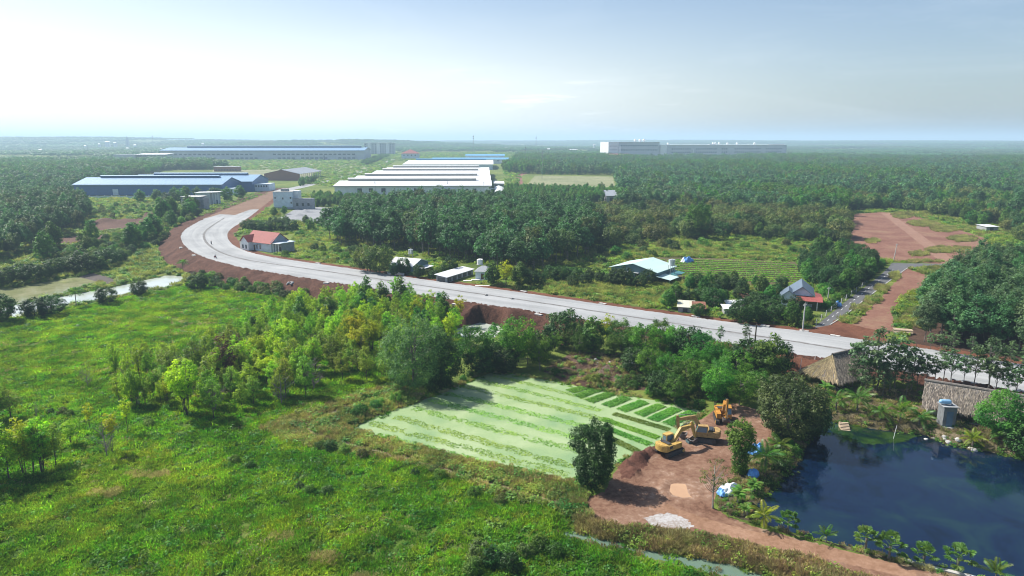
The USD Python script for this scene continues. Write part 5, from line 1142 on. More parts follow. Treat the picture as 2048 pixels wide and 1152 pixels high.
patches('straw_grass', ['pale_0', 'dry_0', 'pale_0'], [(1805, 430, 22, 8), (1850, 428, 25, 9), (1850, 447, 35, 7), (1890, 458, 30, 7), (1925, 478, 30, 7), (1838, 508, 22, 6), (1850, 523, 50, 3), (1745, 482, 16, 5), (1880, 541, 24, 8), (1905, 548, 30, 12), (1700, 640, 22, 8), (1722, 618, 20, 9), (1745, 600, 18, 9), (1765, 578, 14, 9), (1790, 553, 12, 8),
                                          (1868, 585, 20, 14), (1862, 610, 24, 16), (1815, 640, 16, 8), (1838, 628, 24, 12), (1845, 648, 22, 12), (1900, 500, 50, 8), (1940, 455, 30, 8)], 410, 'straw coloured grass in patches on the red earth around the asphalt lane', 'grass', d=0.7)
patches('dead_hay', ['turf_dry', 'dry_0'], [(650, 1062, 34, 12), (730, 1098, 30, 10), (780, 1125, 35, 8), (840, 1130, 30, 8), (440, 1140, 60, 10), (560, 1022, 26, 6), (270, 905, 30, 6), (205, 940, 40, 8), (310, 905, 20, 6)], 411, 'flattened dead grass lying in pale patches on the near meadow', 'grass', d=9, s=(0.7, 1.1))
def fringe(name, ring, kinds, step, seed, label, inw, outw, s):
    """Weeds along a waterline, some hanging over it."""
    rng = np.random.default_rng(seed)
    n = int(ring.length / step)
    P = np.array([ring.interpolate(d).coords[0] for d in rng.uniform(0, ring.length, n)])
    P = P + rng.normal(0, 1, P.shape) * np.where(rng.uniform(0, 1, (n, 1)) < .5, inw, outw)
    P = P[in_frame(P, -4, 60)]
    keep = meshkit.fbm(np.stack([P[:, 0] / 3, P[:, 1] / 3, P[:, 0] * 0], -1), 2, seed) > .42
    P = P[keep]
    scatter(name, kinds, np.column_stack([P, gz(P[:, 0], P[:, 1])]), rng.uniform(0, 6.28, len(P)), rng.uniform(*s, len(P)), label, 'weeds', None, seed)
fringe('waterside_weeds', waters['duckweed_pond'].exterior, ['weed_0', 'turf_1', 'pond_weed_0', 'dry_0'], .22, 431, 'ragged fringe of weeds along the edge of the duckweed pond', .35, .6, (.4, 1.0))
fringe('waterside_weeds', waters['fish_pond'].exterior, ['scrub_0', 'turf_2', 'dry_1', 'pond_weed_0'], .28, 432, 'ragged fringe of weeds along the edge of the fish pond', .3, .5, (.3, .75))
fringe('waterside_weeds', waters['canal'].exterior, ['weed_1', 'turf_1', 'turf_2', 'dry_1'], .3, 433, 'ragged fringe of weeds along the canal', .3, .5, (.4, .9))
fringe('waterside_weeds', waters['lower_pond'].exterior, ['weed_0', 'scrub_0', 'turf_1'], .6, 434, 'ragged fringe of weeds along the pale pond', .3, .6, (.5, 1.1))
far_open = poly([(425, 346), (430, 318), (800, 305), (1040, 305), (1040, 375), (1010, 385), (640, 372), (560, 360), (470, 347)]).difference(shapely.union_all(BUILT))
sprinkle('far_weeds', ['weed_far', 'weed_far_green'], far_open, 6, 412, 'scattered bushes and weeds on the pale land between the factories', 'weeds', s=(0.8, 2.2), near=600, grow=0.3, fall=0.8)
sprinkle('far_weeds', ['weed_far', 'weed_far_green'], poly([(160, 436), (190, 408), (380, 405), (470, 397), (500, 388), (540, 386), (470, 412), (380, 440), (330, 440), (260, 440)]), 3.0, 413, 'low weeds on the waste ground before the blue warehouse', 'weeds', s=(0.5, 1.1), near=450, fall=0.8, grow=0.2)

# far woods, each square of them as one mass
def far_wood():
    rng = np.random.default_rng(77)
    Q, S, I = [], [], []
    skip = shapely.union_all([zp['pale_field'], zp['distant_clearing'], far_open, big_right] + BUILT + [zp['far_road'].buffer(12), FACTORY_KEEP])
    for r0, r1, sp, sc in [(880, 2100, 44, 1.0), (2100, 4200, 88, 2.0), (4200, 9500, 190, 4.2)]:
        X, Y = np.meshgrid(np.arange(-0.86 * r1, 0.86 * r1, sp), np.arange(600, r1, sp))
        P = np.stack([X.ravel(), Y.ravel()], -1) + rng.uniform(-0.25, 0.25, (X.size, 2)) * sp
        r = np.hypot(P[:, 0], P[:, 1])
        P = P[(r > r0) & (r <= r1) & (np.abs(P[:, 0]) < 0.84 * P[:, 1])]
        P = P[~shapely.contains_xy(skip, P[:, 0], P[:, 1])]
        op = field(P[:, 0], P[:, 1], 420, 51)
        P = P[op > 0.36 + 0.10 * (np.abs(P[:, 0]) < 300)]
        Q.append(P); n = len(P)
        zs = rng.uniform(0.8, 1.15, n) * (1 if sc < 4 else 1.3)
        S.append(np.stack([np.full(n, sc), np.full(n, sc), zs], -1))
        I.append(rng.integers(0, 3, n))
    Q, S, I = np.vstack(Q), np.vstack(S), np.concatenate(I)
    z = land(Q[:, 0], Q[:, 1])
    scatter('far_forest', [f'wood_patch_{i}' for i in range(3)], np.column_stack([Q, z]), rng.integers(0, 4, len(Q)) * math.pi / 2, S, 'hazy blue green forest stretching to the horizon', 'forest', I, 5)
FACTORY_KEEP = shapely.union_all([poly([(1205, 320), (1215, 308), (1590, 305), (1590, 316), (1300, 322)]), poly([(225, 325), (225, 318), (320, 312), (730, 310), (800, 302), (800, 325), (700, 325)]), poly([(700, 312), (800, 300), (800, 312)])])
far_wood()
# ------------------------------------------------------------------ buildings
def box(x0, x1, y0, y1, z0, z1):
    m = trimesh.creation.box([x1 - x0, y1 - y0, z1 - z0])
    m.apply_translation([(x0 + x1) / 2, (y0 + y1) / 2, (z0 + z1) / 2])
    return np.array(m.vertices), np.array(m.faces)
def slab(p, t=0.12):
    """A quad (or triangle) of thickness t below its corners."""
    p = np.asarray(p, float)
    n = len(p)
    q = p - [0, 0, t]
    F = [[0, i, i + 1] for i in range(1, n - 1)] + [[n, n + i + 1, n + i] for i in range(1, n - 1)]
    for i in range(n):
        j = (i + 1) % n
        F += [[i, n + i, n + j], [i, n + j, j]]
    return np.vstack([p, q]), np.array(F)
def prism(profile, y0, y1):
    """A profile of (x, z) pushed from y0 to y1."""
    m = trimesh.creation.extrude_polygon(Polygon(profile), y1 - y0, engine='earcut')
    v = np.array(m.vertices)
    return np.stack([v[:, 0], y1 - v[:, 2], v[:, 1]], -1), np.array(m.faces)
def swap(mesh):
    """Turn a prism so that it runs along x instead of y."""
    v, f = mesh
    return np.stack([v[:, 1], v[:, 0], v[:, 2]], -1), np.asarray(f)[:, ::-1]
def cyl(r, z0, z1, x=0, y=0, n=14):
    m = trimesh.creation.cylinder(radius=r, height=z1 - z0, sections=n)
    m.apply_translation([x, y, (z0 + z1) / 2])
    return np.array(m.vertices), np.array(m.faces)
def turn(mesh, R=None, t=(0, 0, 0)):
    v, f = mesh
    v = np.asarray(v, float)
    if R is not None:
        v = v @ np.asarray(R).T
    return v + np.asarray(t), f
def rotm(axis, a):
    return trimesh.transformations.rotation_matrix(a, axis)[:3, :3]

def span(uL, uR, vb, vt, vbR=None):
    """Front wall between two columns of the photograph: corner, turn, length, height."""
    a, b = at(uL, vb), at(uR, vb if vbR is None else vbR)
    z = min(a[2], b[2])
    for h in np.arange(0.5, 60, 0.1):
        if pix(np.array([a[0], a[1], z + h]))[1] < vt:
            break
    return np.array([a[0], a[1], z]), math.atan2(b[1] - a[1], b[0] - a[0]), float(np.hypot(*(b - a)[:2])), float(h)

plain('wall_white', (0.66, 0.67, 0.67), 0.7, var=0.08, scale=0.25)
plain('wall_cream', (0.36, 0.35, 0.31), 0.7, var=0.08, scale=0.4)
plain('wall_bluewhite', (0.52, 0.60, 0.66), 0.7, var=0.10, scale=0.5)
plain('wall_grey', (0.27, 0.28, 0.29), 0.85, var=0.16, scale=0.6)
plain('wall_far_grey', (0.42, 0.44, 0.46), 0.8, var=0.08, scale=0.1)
plain('concrete', (0.40, 0.39, 0.37), 0.85, var=0.15, scale=1.2)
plain('concrete_pale', (0.56, 0.55, 0.52), 0.85, var=0.12, scale=1.0)
plain('glass_dark', (0.03, 0.04, 0.05), 0.15, spec=0.6)
plain('door_brown', (0.11, 0.065, 0.04), 0.6)
plain('door_blue', (0.09, 0.15, 0.22), 0.5)
plain('tile_red', (0.26, 0.065, 0.055), 0.75, var=0.2, scale=1.5)
plain('brick_red', (0.27, 0.12, 0.08), 0.85, var=0.2, scale=1.5)
plain('rust', (0.20, 0.085, 0.055), 0.8, var=0.3, scale=0.9)
plain('steel_grey', (0.32, 0.33, 0.34), 0.5, 0.3, var=0.1)
plain('steel_dark', (0.06, 0.062, 0.065), 0.5, 0.2, var=0.2)
plain('tank_steel', (0.62, 0.63, 0.64), 0.3, 0.6, var=0.05)
plain('tank_white', (0.75, 0.75, 0.74), 0.5)
plain('tank_blue', (0.22, 0.42, 0.62), 0.4)
plain('log_pale', (0.42, 0.33, 0.23), 0.85, var=0.2, scale=3)
def ribbed(name, col, scale, rot=0.0, rough=0.45, metal=0.0, dirt=0.12):
    """Folded sheet metal: fine ribs in relief, faint streaks of dirt along them."""
    lo, hi = tuple(c * (1 - dirt) for c in col), tuple(min(1, c * (1 + dirt * 0.6)) for c in col)
    return M(name, {'tc': ('texture_coordinate', {}), 'mp': ('mapping', {'rotation': (0, 0, rot)}), 'w': ('wave_texture', {'wave_type': 'bands', 'bands_direction': 'x', 'scale': scale, 'distortion': 0.0}),
                    'm2': ('mapping', {'rotation': (0, 0, rot), 'scale': (1.2, 0.06, 0.3)}), 'n': ('noise_texture', {'scale': 1.0, 'detail': 4}), 'r': ('rgb_ramp', {'ramp': [(0.3, lo), (0.7, hi)]}),
                    'b': ('bump', {'strength': 0.35, 'distance': 0.05}), 'p': ('principled_bsdf', {'roughness': rough, 'metallic': metal})},
             [('tc.object', 'mp.vector'), ('mp.vector', 'w.vector'), ('tc.object', 'm2.vector'), ('m2.vector', 'n.vector'), ('n.fac', 'r.fac'), ('r.color', 'p.base_color'), ('w.fac', 'b.height'), ('b.normal', 'p.normal')])
ribbed('roof_blue', (0.17, 0.30, 0.46), 1.6)
ribbed('wall_blue', (0.035, 0.115, 0.28), 1.2)
ribbed('trim_blue', (0.03, 0.085, 0.17), 1.2)
ribbed('roof_white', (0.62, 0.63, 0.64), 1.4, dirt=0.05, rough=0.5)
ribbed('roof_grey', (0.25, 0.27, 0.29), 1.4)
ribbed('roof_slate', (0.10, 0.135, 0.18), 2.5)
ribbed('roof_pale_green', (0.50, 0.66, 0.62), 2.5, dirt=0.06)
ribbed('wall_teal', (0.12, 0.21, 0.25), 2.5)
ribbed('roof_teal', (0.06, 0.20, 0.21), 2.5)
ribbed('roof_cream', (0.56, 0.54, 0.42), 2.5)
ribbed('roof_far_blue', (0.10, 0.30, 0.48), 1.0)

def windows(parent, L, n, z, w, h, y=-0.06, mat='glass_dark', x0=0.04, x1=0.96, skip=()):
    for i in range(n):
        if i in skip:
            continue
        x = L * (x0 + (x1 - x0) * (i + 0.5) / n)
        obj('window', box(x - w / 2, x + w / 2, y, y + 0.10, z, z + h), mat, parent)

def gable_x(parent, L, d, wall_h, rise, wallmat, roofmat, over=0.6, y0=0.0, x0=0.0, t=0.15):
    """Walls and two roof slopes, ridge along x."""
    obj('wall', swap(prism([(y0, -1.5), (y0 + d, -1.5), (y0 + d, wall_h), (y0 + d / 2, wall_h + rise), (y0, wall_h)], x0, x0 + L)), wallmat, parent)
    k = rise / (d / 2) * over
    for s in (0, 1):
        e, r = (y0 - over, y0 + d / 2) if s == 0 else (y0 + d + over, y0 + d / 2)
        p = [(x0 - over, e, wall_h - k + t + .02), (x0 + L + over, e, wall_h - k + t + .02), (x0 + L + over, r, wall_h + rise + t + .02), (x0 - over, r, wall_h + rise + t + .02)]
        obj('roof_slope', slab(p if s == 0 else p[::-1], t), roofmat, parent)

def gable_y(parent, w, d, wall_h, rise, wallmat, roofmat, over=0.4, x0=0.0, y0=0.0, t=0.12):
    """Walls and two roof slopes, the gable facing the front."""
    obj('wall', prism([(x0, -1.2), (x0 + w, -1.2), (x0 + w, wall_h), (x0 + w / 2, wall_h + rise), (x0, wall_h)], y0, y0 + d), wallmat, parent)
    k = rise / (w / 2) * over
    for s in (0, 1):
        e, r = (x0 - over, x0 + w / 2) if s == 0 else (x0 + w + over, x0 + w / 2)
        p = [(e, y0 - over, wall_h - k + t + .02), (r, y0 - over, wall_h + rise + t + .02), (r, y0 + d + over, wall_h + rise + t + .02), (e, y0 + d + over, wall_h - k + t + .02)]
        obj('roof_slope', slab(p if s == 0 else p[::-1], t), roofmat, parent)

def monitor(parent, x0, x1, y, z, w, h, wallmat, roofmat):
    """A raised ventilation ridge."""
    r = obj('ridge_ventilator', box(x0, x1, y - w / 2, y + w / 2, z - 0.6, z + h), wallmat, parent)
    obj('ventilator_roof', swap(prism([(y - w / 2 - .5, z + h + .01), (y + w / 2 + .5, z + h + .01), (y, z + h + .7)], x0 - .3, x1 + .3)), roofmat, r)

# blue warehouse: two gabled spans
loc, rz, L, h = span(150, 447, 391, 368)
t = thing('blue_warehouse', 'long blue metal warehouse with two gabled roofs left of the road', 'warehouse', loc, 0.012)
gable_x(t, 131, 44, 9.8, 5.0, 'wall_blue', 'roof_blue', 1.0)
gable_x(t, 118, 46, 9.8, 5.2, 'wall_blue', 'roof_blue', 1.0, y0=44.4, x0=24)
monitor(t, 13, 121, 22, 14.9, 4, 1.3, 'trim_blue', 'roof_blue')
monitor(t, 39, 130, 67.5, 15.1, 4, 1.3, 'trim_blue', 'roof_blue')
obj('sliding_door', box(34, 38.8, -0.12, 0.02, -0.5, 5.6), 'wall_bluewhite', t)
obj('roof_gutter', box(-1, 132, -1.3, -1.02, 9.2, 9.7), 'wall_bluewhite', t)
for i in range(4):
    obj('gable_window', box(131.0, 131.12, 5 + i * 9, 9 + i * 9, 3.2, 5.6), 'glass_dark', t)
obj('office_annex', box(131.2, 140, 2, 20, -1, 6.0), 'wall_bluewhite', t)
for i in range(4):
    obj('annex_window', box(132 + 2 * i, 133.2 + 2 * i, 1.9, 2.02, 3.2, 4.8), 'glass_dark', t)
obj('office_annex', box(142.2, 156, 50, 68, -1, 7.0), 'wall_bluewhite', t)
for i in range(5):
    obj('annex_window', box(143 + 2.5 * i, 144.4 + 2.5 * i, 49.9, 50.02, 4, 5.8), 'glass_dark', t)
# its fence
a, b = at(120, 397), at(372, 396)
t = thing('warehouse_fence', 'low white and blue fence in front of the blue warehouse', 'fence', a, math.atan2(b[1] - a[1], b[0] - a[0]))
fl = float(np.hypot(*(b - a)[:2]))
for i in range(18):
    obj('fence_post', box(i * fl / 17 - .2, i * fl / 17 + .2, -.2, .2, -.5, 2.7), 'wall_white', t)
    if i < 17:
        obj('fence_panel', box(i * fl / 17 + .21, (i + 1) * fl / 17 - .21, -.05, .05, 0.0, 1.9), 'wall_bluewhite', t)
# grey roofed shell behind it
loc, rz, L, h = span(529, 600, 361, 350)
t = thing('unfinished_hall', 'open grey roofed hall on columns behind the blue warehouse', 'hall', loc, -0.05)
gable_y(t, 44, 0.4, 8.0, 5.0, 'brick_red', 'roof_grey', 0.5)
for s, (e, r) in enumerate(((-1, 22), (45, 22))):
    p = [(e, 1, 8.1), (r, 1, 13.2), (r, 84, 13.2), (e, 84, 8.1)]
    obj('roof_slope', slab(p if s == 0 else p[::-1], .2), 'roof_grey', t)
for i in range(12):
    obj('column', box(43.5, 44.1, 2 + i * 7, 2.6 + i * 7, -1, 8.1), 'wall_far_grey', t)
obj('brick_wall', box(0, 42, 1.5, 1.9, -1, 4.5), 'brick_red', t)
# small distant brick shed
loc, rz, L, h = span(428, 477, 343, 333)
t = thing('brick_shed', 'small flat roofed shed on the pale land behind the blue warehouse', 'shed', loc, 0)
obj('wall', box(0, L, 0, 12, -1, h - 0.6), 'brick_red', t); obj('roof', box(-.8, L + .8, -.8, 12.8, h - .59, h), 'roof_white', t)
windows(t, L, 8, 1.5, 2.0, 2.2)

# white warehouse: four spans and a rear hall
loc, rz, L, h = span(673, 978, 391, 370.5)
loc = np.array([-157.0, 606.0, 0]); h = 8.6
t = thing('white_warehouse', 'huge white roofed warehouse of four parallel spans with ridge ventilators', 'warehouse', loc, 0.040)
ys = [(0, 29, 74), (74, 120, 180), (180, 248, 296), (296, 345, 394)]
obj('wall', box(0, 138, 0, 394, -1.5, h), 'wall_white', t)
for i, (ya, yr, yb) in enumerate(ys):
    xo = 0
    for s, (y1, z1, y2, z2) in enumerate(((ya, h, yr, h + 3), (yr, h + 3, yb, h))):
        obj('roof_slope', slab([(-1.2, y1 - (1 if (i, s) == (0, 0) else 0), z1 + .2), (139.2, y1 - (1 if (i, s) == (0, 0) else 0), z1 + .2), (139.2, y2, z2 + .2), (-1.2, y2, z2 + .2)], .18), 'roof_white', t)
    monitor(t, 7, 125, yr, h + 3.2, 4.5, 1.9, 'wall_cream', 'roof_white')
for x, w, z0, z1 in [(22, 4.0, 2.6, 6.6), (32, 3.6, 3.4, 6.6), (43, 3.8, 3.0, 6.6), (72, 4.0, 2.6, 6.4), (112, 2.2, 3.6, 6.0), (117, 2.2, 3.6, 6.0), (124, 2.2, 3.6, 6.0)]:
    obj('window', box(x - w / 2, x + w / 2, -.1, .02, z0, z1), 'glass_dark', t)
obj('loading_door', box(96, 104, -.15, .02, -.5, 5.4), 'steel_dark', t)
obj('door_canopy', box(94, 106, -3.0, -.01, 5.6, 5.9), 'roof_white', t)
obj('front_gutter', box(-1.2, 139.2, -1.35, -1.02, h - .5, h + .1), 'wall_cream', t)
t = thing('white_hall', 'white roofed hall with blue trim directly behind the four white spans', 'warehouse', (-182, 1150, 0), 0.03)
gable_x(t, 150, 190, 9, 4.5, 'wall_bluewhite', 'roof_white', 1.0)
monitor(t, 12, 138, 95, 13.6, 5, 2, 'roof_far_blue', 'roof_far_blue')
t = thing('blue_roofed_hall', 'pale factory with bright blue roofs behind the white warehouses', 'factory', (-165, 1430, float(land(-165, 1430))), 0.02)
gable_x(t, 158, 40, 9, 3, 'wall_white', 'roof_far_blue', 1.0)
gable_x(t, 84, 60, 15, 3, 'wall_white', 'roof_far_blue', 1.0, y0=60, x0=66)
windows(t, 158, 14, 5, 5, 2)
loc, rz, L, h = span(803, 836, 318, 307)
t = thing('red_hipped_house', 'pale tall house with a red pyramid roof beside the blue roofed factory', 'house', loc, 0)
obj('wall', box(0, L, 0, 30, -2, h), 'wall_bluewhite', t)
obj('roof', (np.array([(-2, -2, h + .05), (L + 2, -2, h + .05), (L + 2, 32, h + .05), (-2, 32, h + .05), (L / 2, 15, h + 10)]), np.array([[0, 1, 4], [1, 2, 4], [2, 3, 4], [3, 0, 4], [0, 3, 2], [0, 2, 1]])), 'tile_red', t)
windows(t, L, 4, h * .55, 3, 3)
t = thing('white_shed', 'narrow white gabled shed at the right front corner of the white warehouse', 'shed', (-14.5, 596, 0), 0.03)
gable_y(t, 7.5, 62, 4.5, 1.2, 'wall_white', 'roof_white')
obj('door', box(2.2, 5.2, -.1, .02, -.3, 3.2), 'steel_grey', t)
t = thing('white_shed', 'second white shed behind the narrow gabled one right of the warehouse', 'shed', (-18, 690, 0), 0.03)
obj('wall', box(0, 10, 0, 42, -1, 5.5), 'wall_cream', t); obj('roof', slab([(-.5, -.5, 6), (10.5, -.5, 5.7), (10.5, 42.5, 5.7), (-.5, 42.5, 6)], .15), 'roof_white', t)
obj('open_bay', box(1, 9, -.1, .02, 0, 4), 'steel_dark', t)
for i, (y, w) in enumerate([(606, 5), (622, 6), (645, 6)]):
    t = thing('small_shed', f"{['first', 'second', 'third'][i]} small lean-to shed against the right wall of the white warehouse", 'shed', (-18.8 - (y - 600) * 0.04, y, 0), 0.03)
    obj('wall', box(0.6, w - 1.5, 0, 9, -1, 3), 'wall_grey', t); obj('roof', slab([(0.3, -.4, 3.9), (w - 1.2, -.4, 3.2), (w - 1.2, 9.4, 3.2), (0.3, 9.4, 3.9)], .12), 'roof_white', t)

# far factory on the left, small annex, dormitory block
loc, rz, L, h = span(322, 728, 320, 301)
t = thing('far_factory', 'very long pale grey factory with two rows of windows on the left horizon', 'factory', loc, rz)
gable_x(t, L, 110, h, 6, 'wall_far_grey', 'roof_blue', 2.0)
obj('roof_edge', box(-2, L + 2, -2.6, -2.05, h - 1.5, h - .1), 'trim_blue', t)
monitor(t, L * .09, L * .97, 55, h + 6, 10, 3.5, 'trim_blue', 'roof_blue')
windows(t, L, 40, h * .52, L / 40 * .62, 3.0, skip=(18, 19, 20, 21))
windows(t, L, 40, h * .14, L / 40 * .62, 3.0, skip=(0, 1, 2, 10, 11, 12, 19, 20, 21, 22, 27, 34, 35))
obj('wide_door', box(L * .80, L * .805, -.15, .02, 0, h * .5), 'steel_dark', t)
loc, rz, L, h = span(228, 332, 323, 309)
t = thing('far_annex', 'low pale building with columns left of the very long grey factory', 'factory', loc, rz)
obj('wall', box(0, L * .42, 0, 30, -2, h), 'wall_far_grey', t); obj('hall_wall', box(L * .43, L, 6, 40, -2, h * .98), 'wall_far_grey', t)
obj('roof', slab([(L * .42, -3, h), (L + 2, -3, h), (L + 2, 40, h + 2), (L * .42, 40, h + 2)], .5), 'roof_white', t)
for i in range(9):
    obj('column', box(L * (.43 + .066 * i), L * (.43 + .066 * i) + 1.2, -2, -.8, -2, h - .6), 'steel_grey', t)
loc, rz, L, h = span(729, 789, 309, 286)
t = thing('dormitory_block', 'grey five storey block with light vertical bays right of the far factory', 'apartment block', loc, rz)
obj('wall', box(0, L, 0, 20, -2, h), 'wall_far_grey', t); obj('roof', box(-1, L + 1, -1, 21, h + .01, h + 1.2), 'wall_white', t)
for i in range(3):
    obj('light_bay', box(L * (.12 + .3 * i), L * (.22 + .3 * i), -1.2, -.01, 0, h), 'wall_white', t)
for k in range(5):
    for i in range(12):
        x = L * (i + .5) / 12
        if not any(L * (.11 + .3 * j) < x < L * (.23 + .3 * j) for j in range(3)):
            obj('window', box(x - 1.3, x + 1.3, -.1, .02, h * (.06 + .19 * k), h * (.06 + .19 * k) + h * .10), 'glass_dark', t)

# white factory on the right horizon
fz = at(1300, 313)
def far_block(name, label, uL, uR, vt, depth, rows, n, vb=313, endwall=True, tanks=(), skip=()):
    loc, rz, L, h = span(uL, uR, vb, vt)
    t = thing(name, label, 'factory', loc, rz)
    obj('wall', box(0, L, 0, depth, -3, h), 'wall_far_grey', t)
    obj('roof', box(-.8, L + .8, -.8, depth + .8, h + .01, h + .9), 'wall_white', t)
    for z in rows:
        windows(t, L, n, h * z, L / n * .55, h * .09, skip=skip)
    for x, r in tanks:
        m = trimesh.creation.icosphere(2, r); m.apply_translation([L * x, depth * .3, h + r + 1.2])
        obj('water_tank', m, 'tank_white', t, smooth=True)
        obj('tank_stand', cyl(r * .5, h + .9, h + 1.6, L * x, depth * .3), 'steel_grey', t)
    return t, L, h
t, L, h = far_block('white_factory', 'left block of the white factory on the right horizon, with a bright end tower', 1237, 1318, 284.5, 70, (.42, .72), 22, tanks=((.46, 4), (.58, 4), (.68, 4)))
obj('end_tower', box(-32, -2, -4, 70, -3, h * 1.02), 'wall_white', t)
for k in range(3):
    obj('tower_window', box(-28, -6, -4.15, -3.98, h * (.2 + .25 * k), h * (.2 + .25 * k) + h * .07), 'wall_far_grey', t)
obj('stair_tower', box(-1.5, 3.5, -8, -.2, -3, h * .72), 'wall_white', t)
obj('low_roof', slab([(-50, -60, 5), (20, -60, 5), (20, -20, 9), (-50, -20, 9)], .5), 'tile_red', t)
t, L, h = far_block('white_factory', 'right block of the white factory on the right horizon, two window rows long', 1332, 1572, 290.5, 80, (.36, .64), 52, tanks=((.04, 3), (.41, 3.4), (.43, 3.4), (.46, 3.4), (.53, 3), (.61, 3.2), (.76, 3.2)), skip=(9, 10, 21, 22, 26, 27, 28, 42, 43))
obj('end_tower', box(-20, -.3, -4, 80, -3, h * 1.04), 'wall_white', t)
obj('stair_tower', box(L * .21, L * .215, -6, -.2, -3, h * .7), 'wall_white', t)
obj('roof_screen', box(L * .85, L * .985, 4, 8, h + .95, h + 3), 'wall_white', t)
obj('roof_screen', box(L * .35, L * .40, 4, 8, h + .95, h + 3), 'wall_white', t)
for u, v, lb in [(1543, 311, 'small white hut before the right end of the white factory'), (1567, 309, 'second small white hut before the right end of the white factory'), (1623, 309, 'tiny white hut alone in the forest right of the white factory')]:
    loc, rz, L, h = span(u, u + 4, v, v - 5)
    t = thing('white_hut', lb, 'hut', loc, 0); obj('wall', box(0, L, 0, 6, -4, h), 'wall_white', t); obj('roof', box(-.5, L + .5, -.5, 6.5, h + .01, h + .6), 'roof_white', t)
# scattered village roofs in the hazy woods on the left
for i, (u, v, w) in enumerate([(34, 290, 3), (78, 303, 3), (205, 294, 3), (246, 286, 8), (252, 300, 3), (232, 291, 3), (262, 288, 5), (300, 293, 4), (320, 302, 3), (430, 290, 4), (1010, 300, 4), (1140, 303, 12), (1095, 301, 4), (1180, 292, 3), (1700, 322, 6)]):
    loc, rz, L, h = span(u, u + w, v + 2, v - 1)
    loc[2] = loc[2] + 4
    t = thing('village_house', 'pale village roof showing among hazy far trees', 'house', loc, 0, 'village houses in the hazy woods')
    obj('wall', box(0, L, 0, 10, -14, h), 'wall_white', t); obj('roof', swap(prism([(-1, h + .05), (11, h + .05), (5, h + 3)], -1, L + 1)), 'roof_white', t)
loc = at(289, 283)
t = thing('church_tower', 'grey pointed tower rising from the hazy village on the left horizon', 'tower', loc, 0)
obj('shaft', box(-6, 6, -6, 6, -5, 34), 'wall_far_grey', t)
obj('spire', (np.array([(-6.5, -6.5, 34.05), (6.5, -6.5, 34.05), (6.5, 6.5, 34.05), (-6.5, 6.5, 34.05), (0, 0, 64)]), np.array([[0, 1, 4], [1, 2, 4], [2, 3, 4], [3, 0, 4], [0, 3, 2], [0, 2, 1]])), 'wall_far_grey', t)
def mast(u, vb, vt, w, label):
    loc = at(u, vb)
    for h in np.arange(5, 160, .5):
        if pix(loc + [0, 0, h])[1] < vt:
            break
    t = thing('radio_mast', label, 'mast', loc, 0)
    obj('pole', tube(np.array([(0, 0, -2), (0, 0, h)]), [w, w * .6], 6), 'steel_grey', t)
    for k in range(2):
        obj('antenna', box(-w * 2.2, w * 2.2, -w, w, h * (.88 - .1 * k), h * (.88 - .1 * k) + max(1.0, h * .04)), 'steel_grey', t)
mast(947, 306, 269, 0.9, 'tall grey mast on the horizon above the white warehouse')
mast(338, 298, 271, 1.2, 'tall grey mast on the left horizon above the long grey factory')
mast(1051, 346, 290, 0.22, 'thin mast at the left edge of the distant clearing')
mast(1084, 357, 302, 0.28, 'pale thin mast standing in the distant clearing')
mast(1072, 300, 272, 0.8, 'faint mast on the horizon right of the white warehouse')
for u, vb, vt, lb in [(751, 392, 363, 'left lamp pole in front of the white warehouse'), (895, 390, 362, 'middle lamp pole in front of the white warehouse'), (968, 392, 363, 'right lamp pole in front of the white warehouse')]:
    mast(u, vb, vt, 0.14, lb)

# houses by the road
loc, rz, L, h = span(548, 586, 418, 384)
t = thing('white_house', 'white two storey house with a flat roof at the top of the road bend', 'house', loc, 0.03)
obj('wall', box(0, L, 0, 12, -1, h), 'wall_bluewhite', t)
obj('roof', box(-.3, L + .3, -.3, 12.3, h + .01, h + .25), 'concrete', t)
obj('roof_hut', box(L * .35, L * .68, 3, 8, h + .26, h + 1.8), 'wall_grey', t)
for x, z in ((.1, .58), (.5, .55), (.9, .58), (.92, .3)):
    f = obj('window', box(L * x - .6, L * x + .6, -.08, .02, h * z, h * z + 1.6), 'wall_white', t)
    obj('pane', box(L * x - .45, L * x + .45, -.12, -.081, h * z + .15, h * z + 1.45), 'glass_dark', f)
obj('plinth', box(-.1, L + .1, -.12, -.01, -1, 1.2), 'wall_grey', t)
obj('side_wing', box(L + .02, L + 3.2, 3, 12, -1, h * 1.03), 'wall_white', t)
obj('grey_annex', box(L + .05, L + 15, -.5, 2.95, -1, h * .62), 'wall_grey', t)
for i in range(3):
    obj('annex_window', box(L + 2.5 + 4 * i, L + 4 + 4 * i, -.6, -.49, 2.2, 4.2), 'glass_dark', t)
loc, rz, L, h = span(364, 402, 419, 394)
t = thing('grey_house', 'unfinished grey concrete house left of the road, nearer one', 'house', loc, -0.06)
obj('wall', box(0, L, 0, 9, -1.5, h), 'wall_grey', t); obj('roof_slab', box(-.4, L + .9, -.4, 9.4, h + .01, h + .3), 'concrete_pale', t)
obj('window', box(L * .48, L * .53, -.1, .02, h * .35, h * .7), 'glass_dark', t); obj('side_opening', box(L, L + .1, 2, 5, .5, h - 1), 'steel_dark', t)
obj('side_wall', box(L + .11, L + 2.2, 1, 9, -1.5, h * .9), 'wall_grey', t)
loc, rz, L, h = span(392, 437, 409, 386)
t = thing('grey_house', 'pale flat roofed house with a pillared porch behind the grey concrete house', 'house', loc, 0.02)
obj('wall', box(0, L * .66, 0, 8, -1.5, h), 'wall_far_grey', t); obj('roof_slab', slab([(-.5, -.6, h + .3), (L + .5, -.6, h + .7), (L + .5, 8.5, h + .7), (-.5, 8.5, h + .3)], .3), 'wall_white', t)
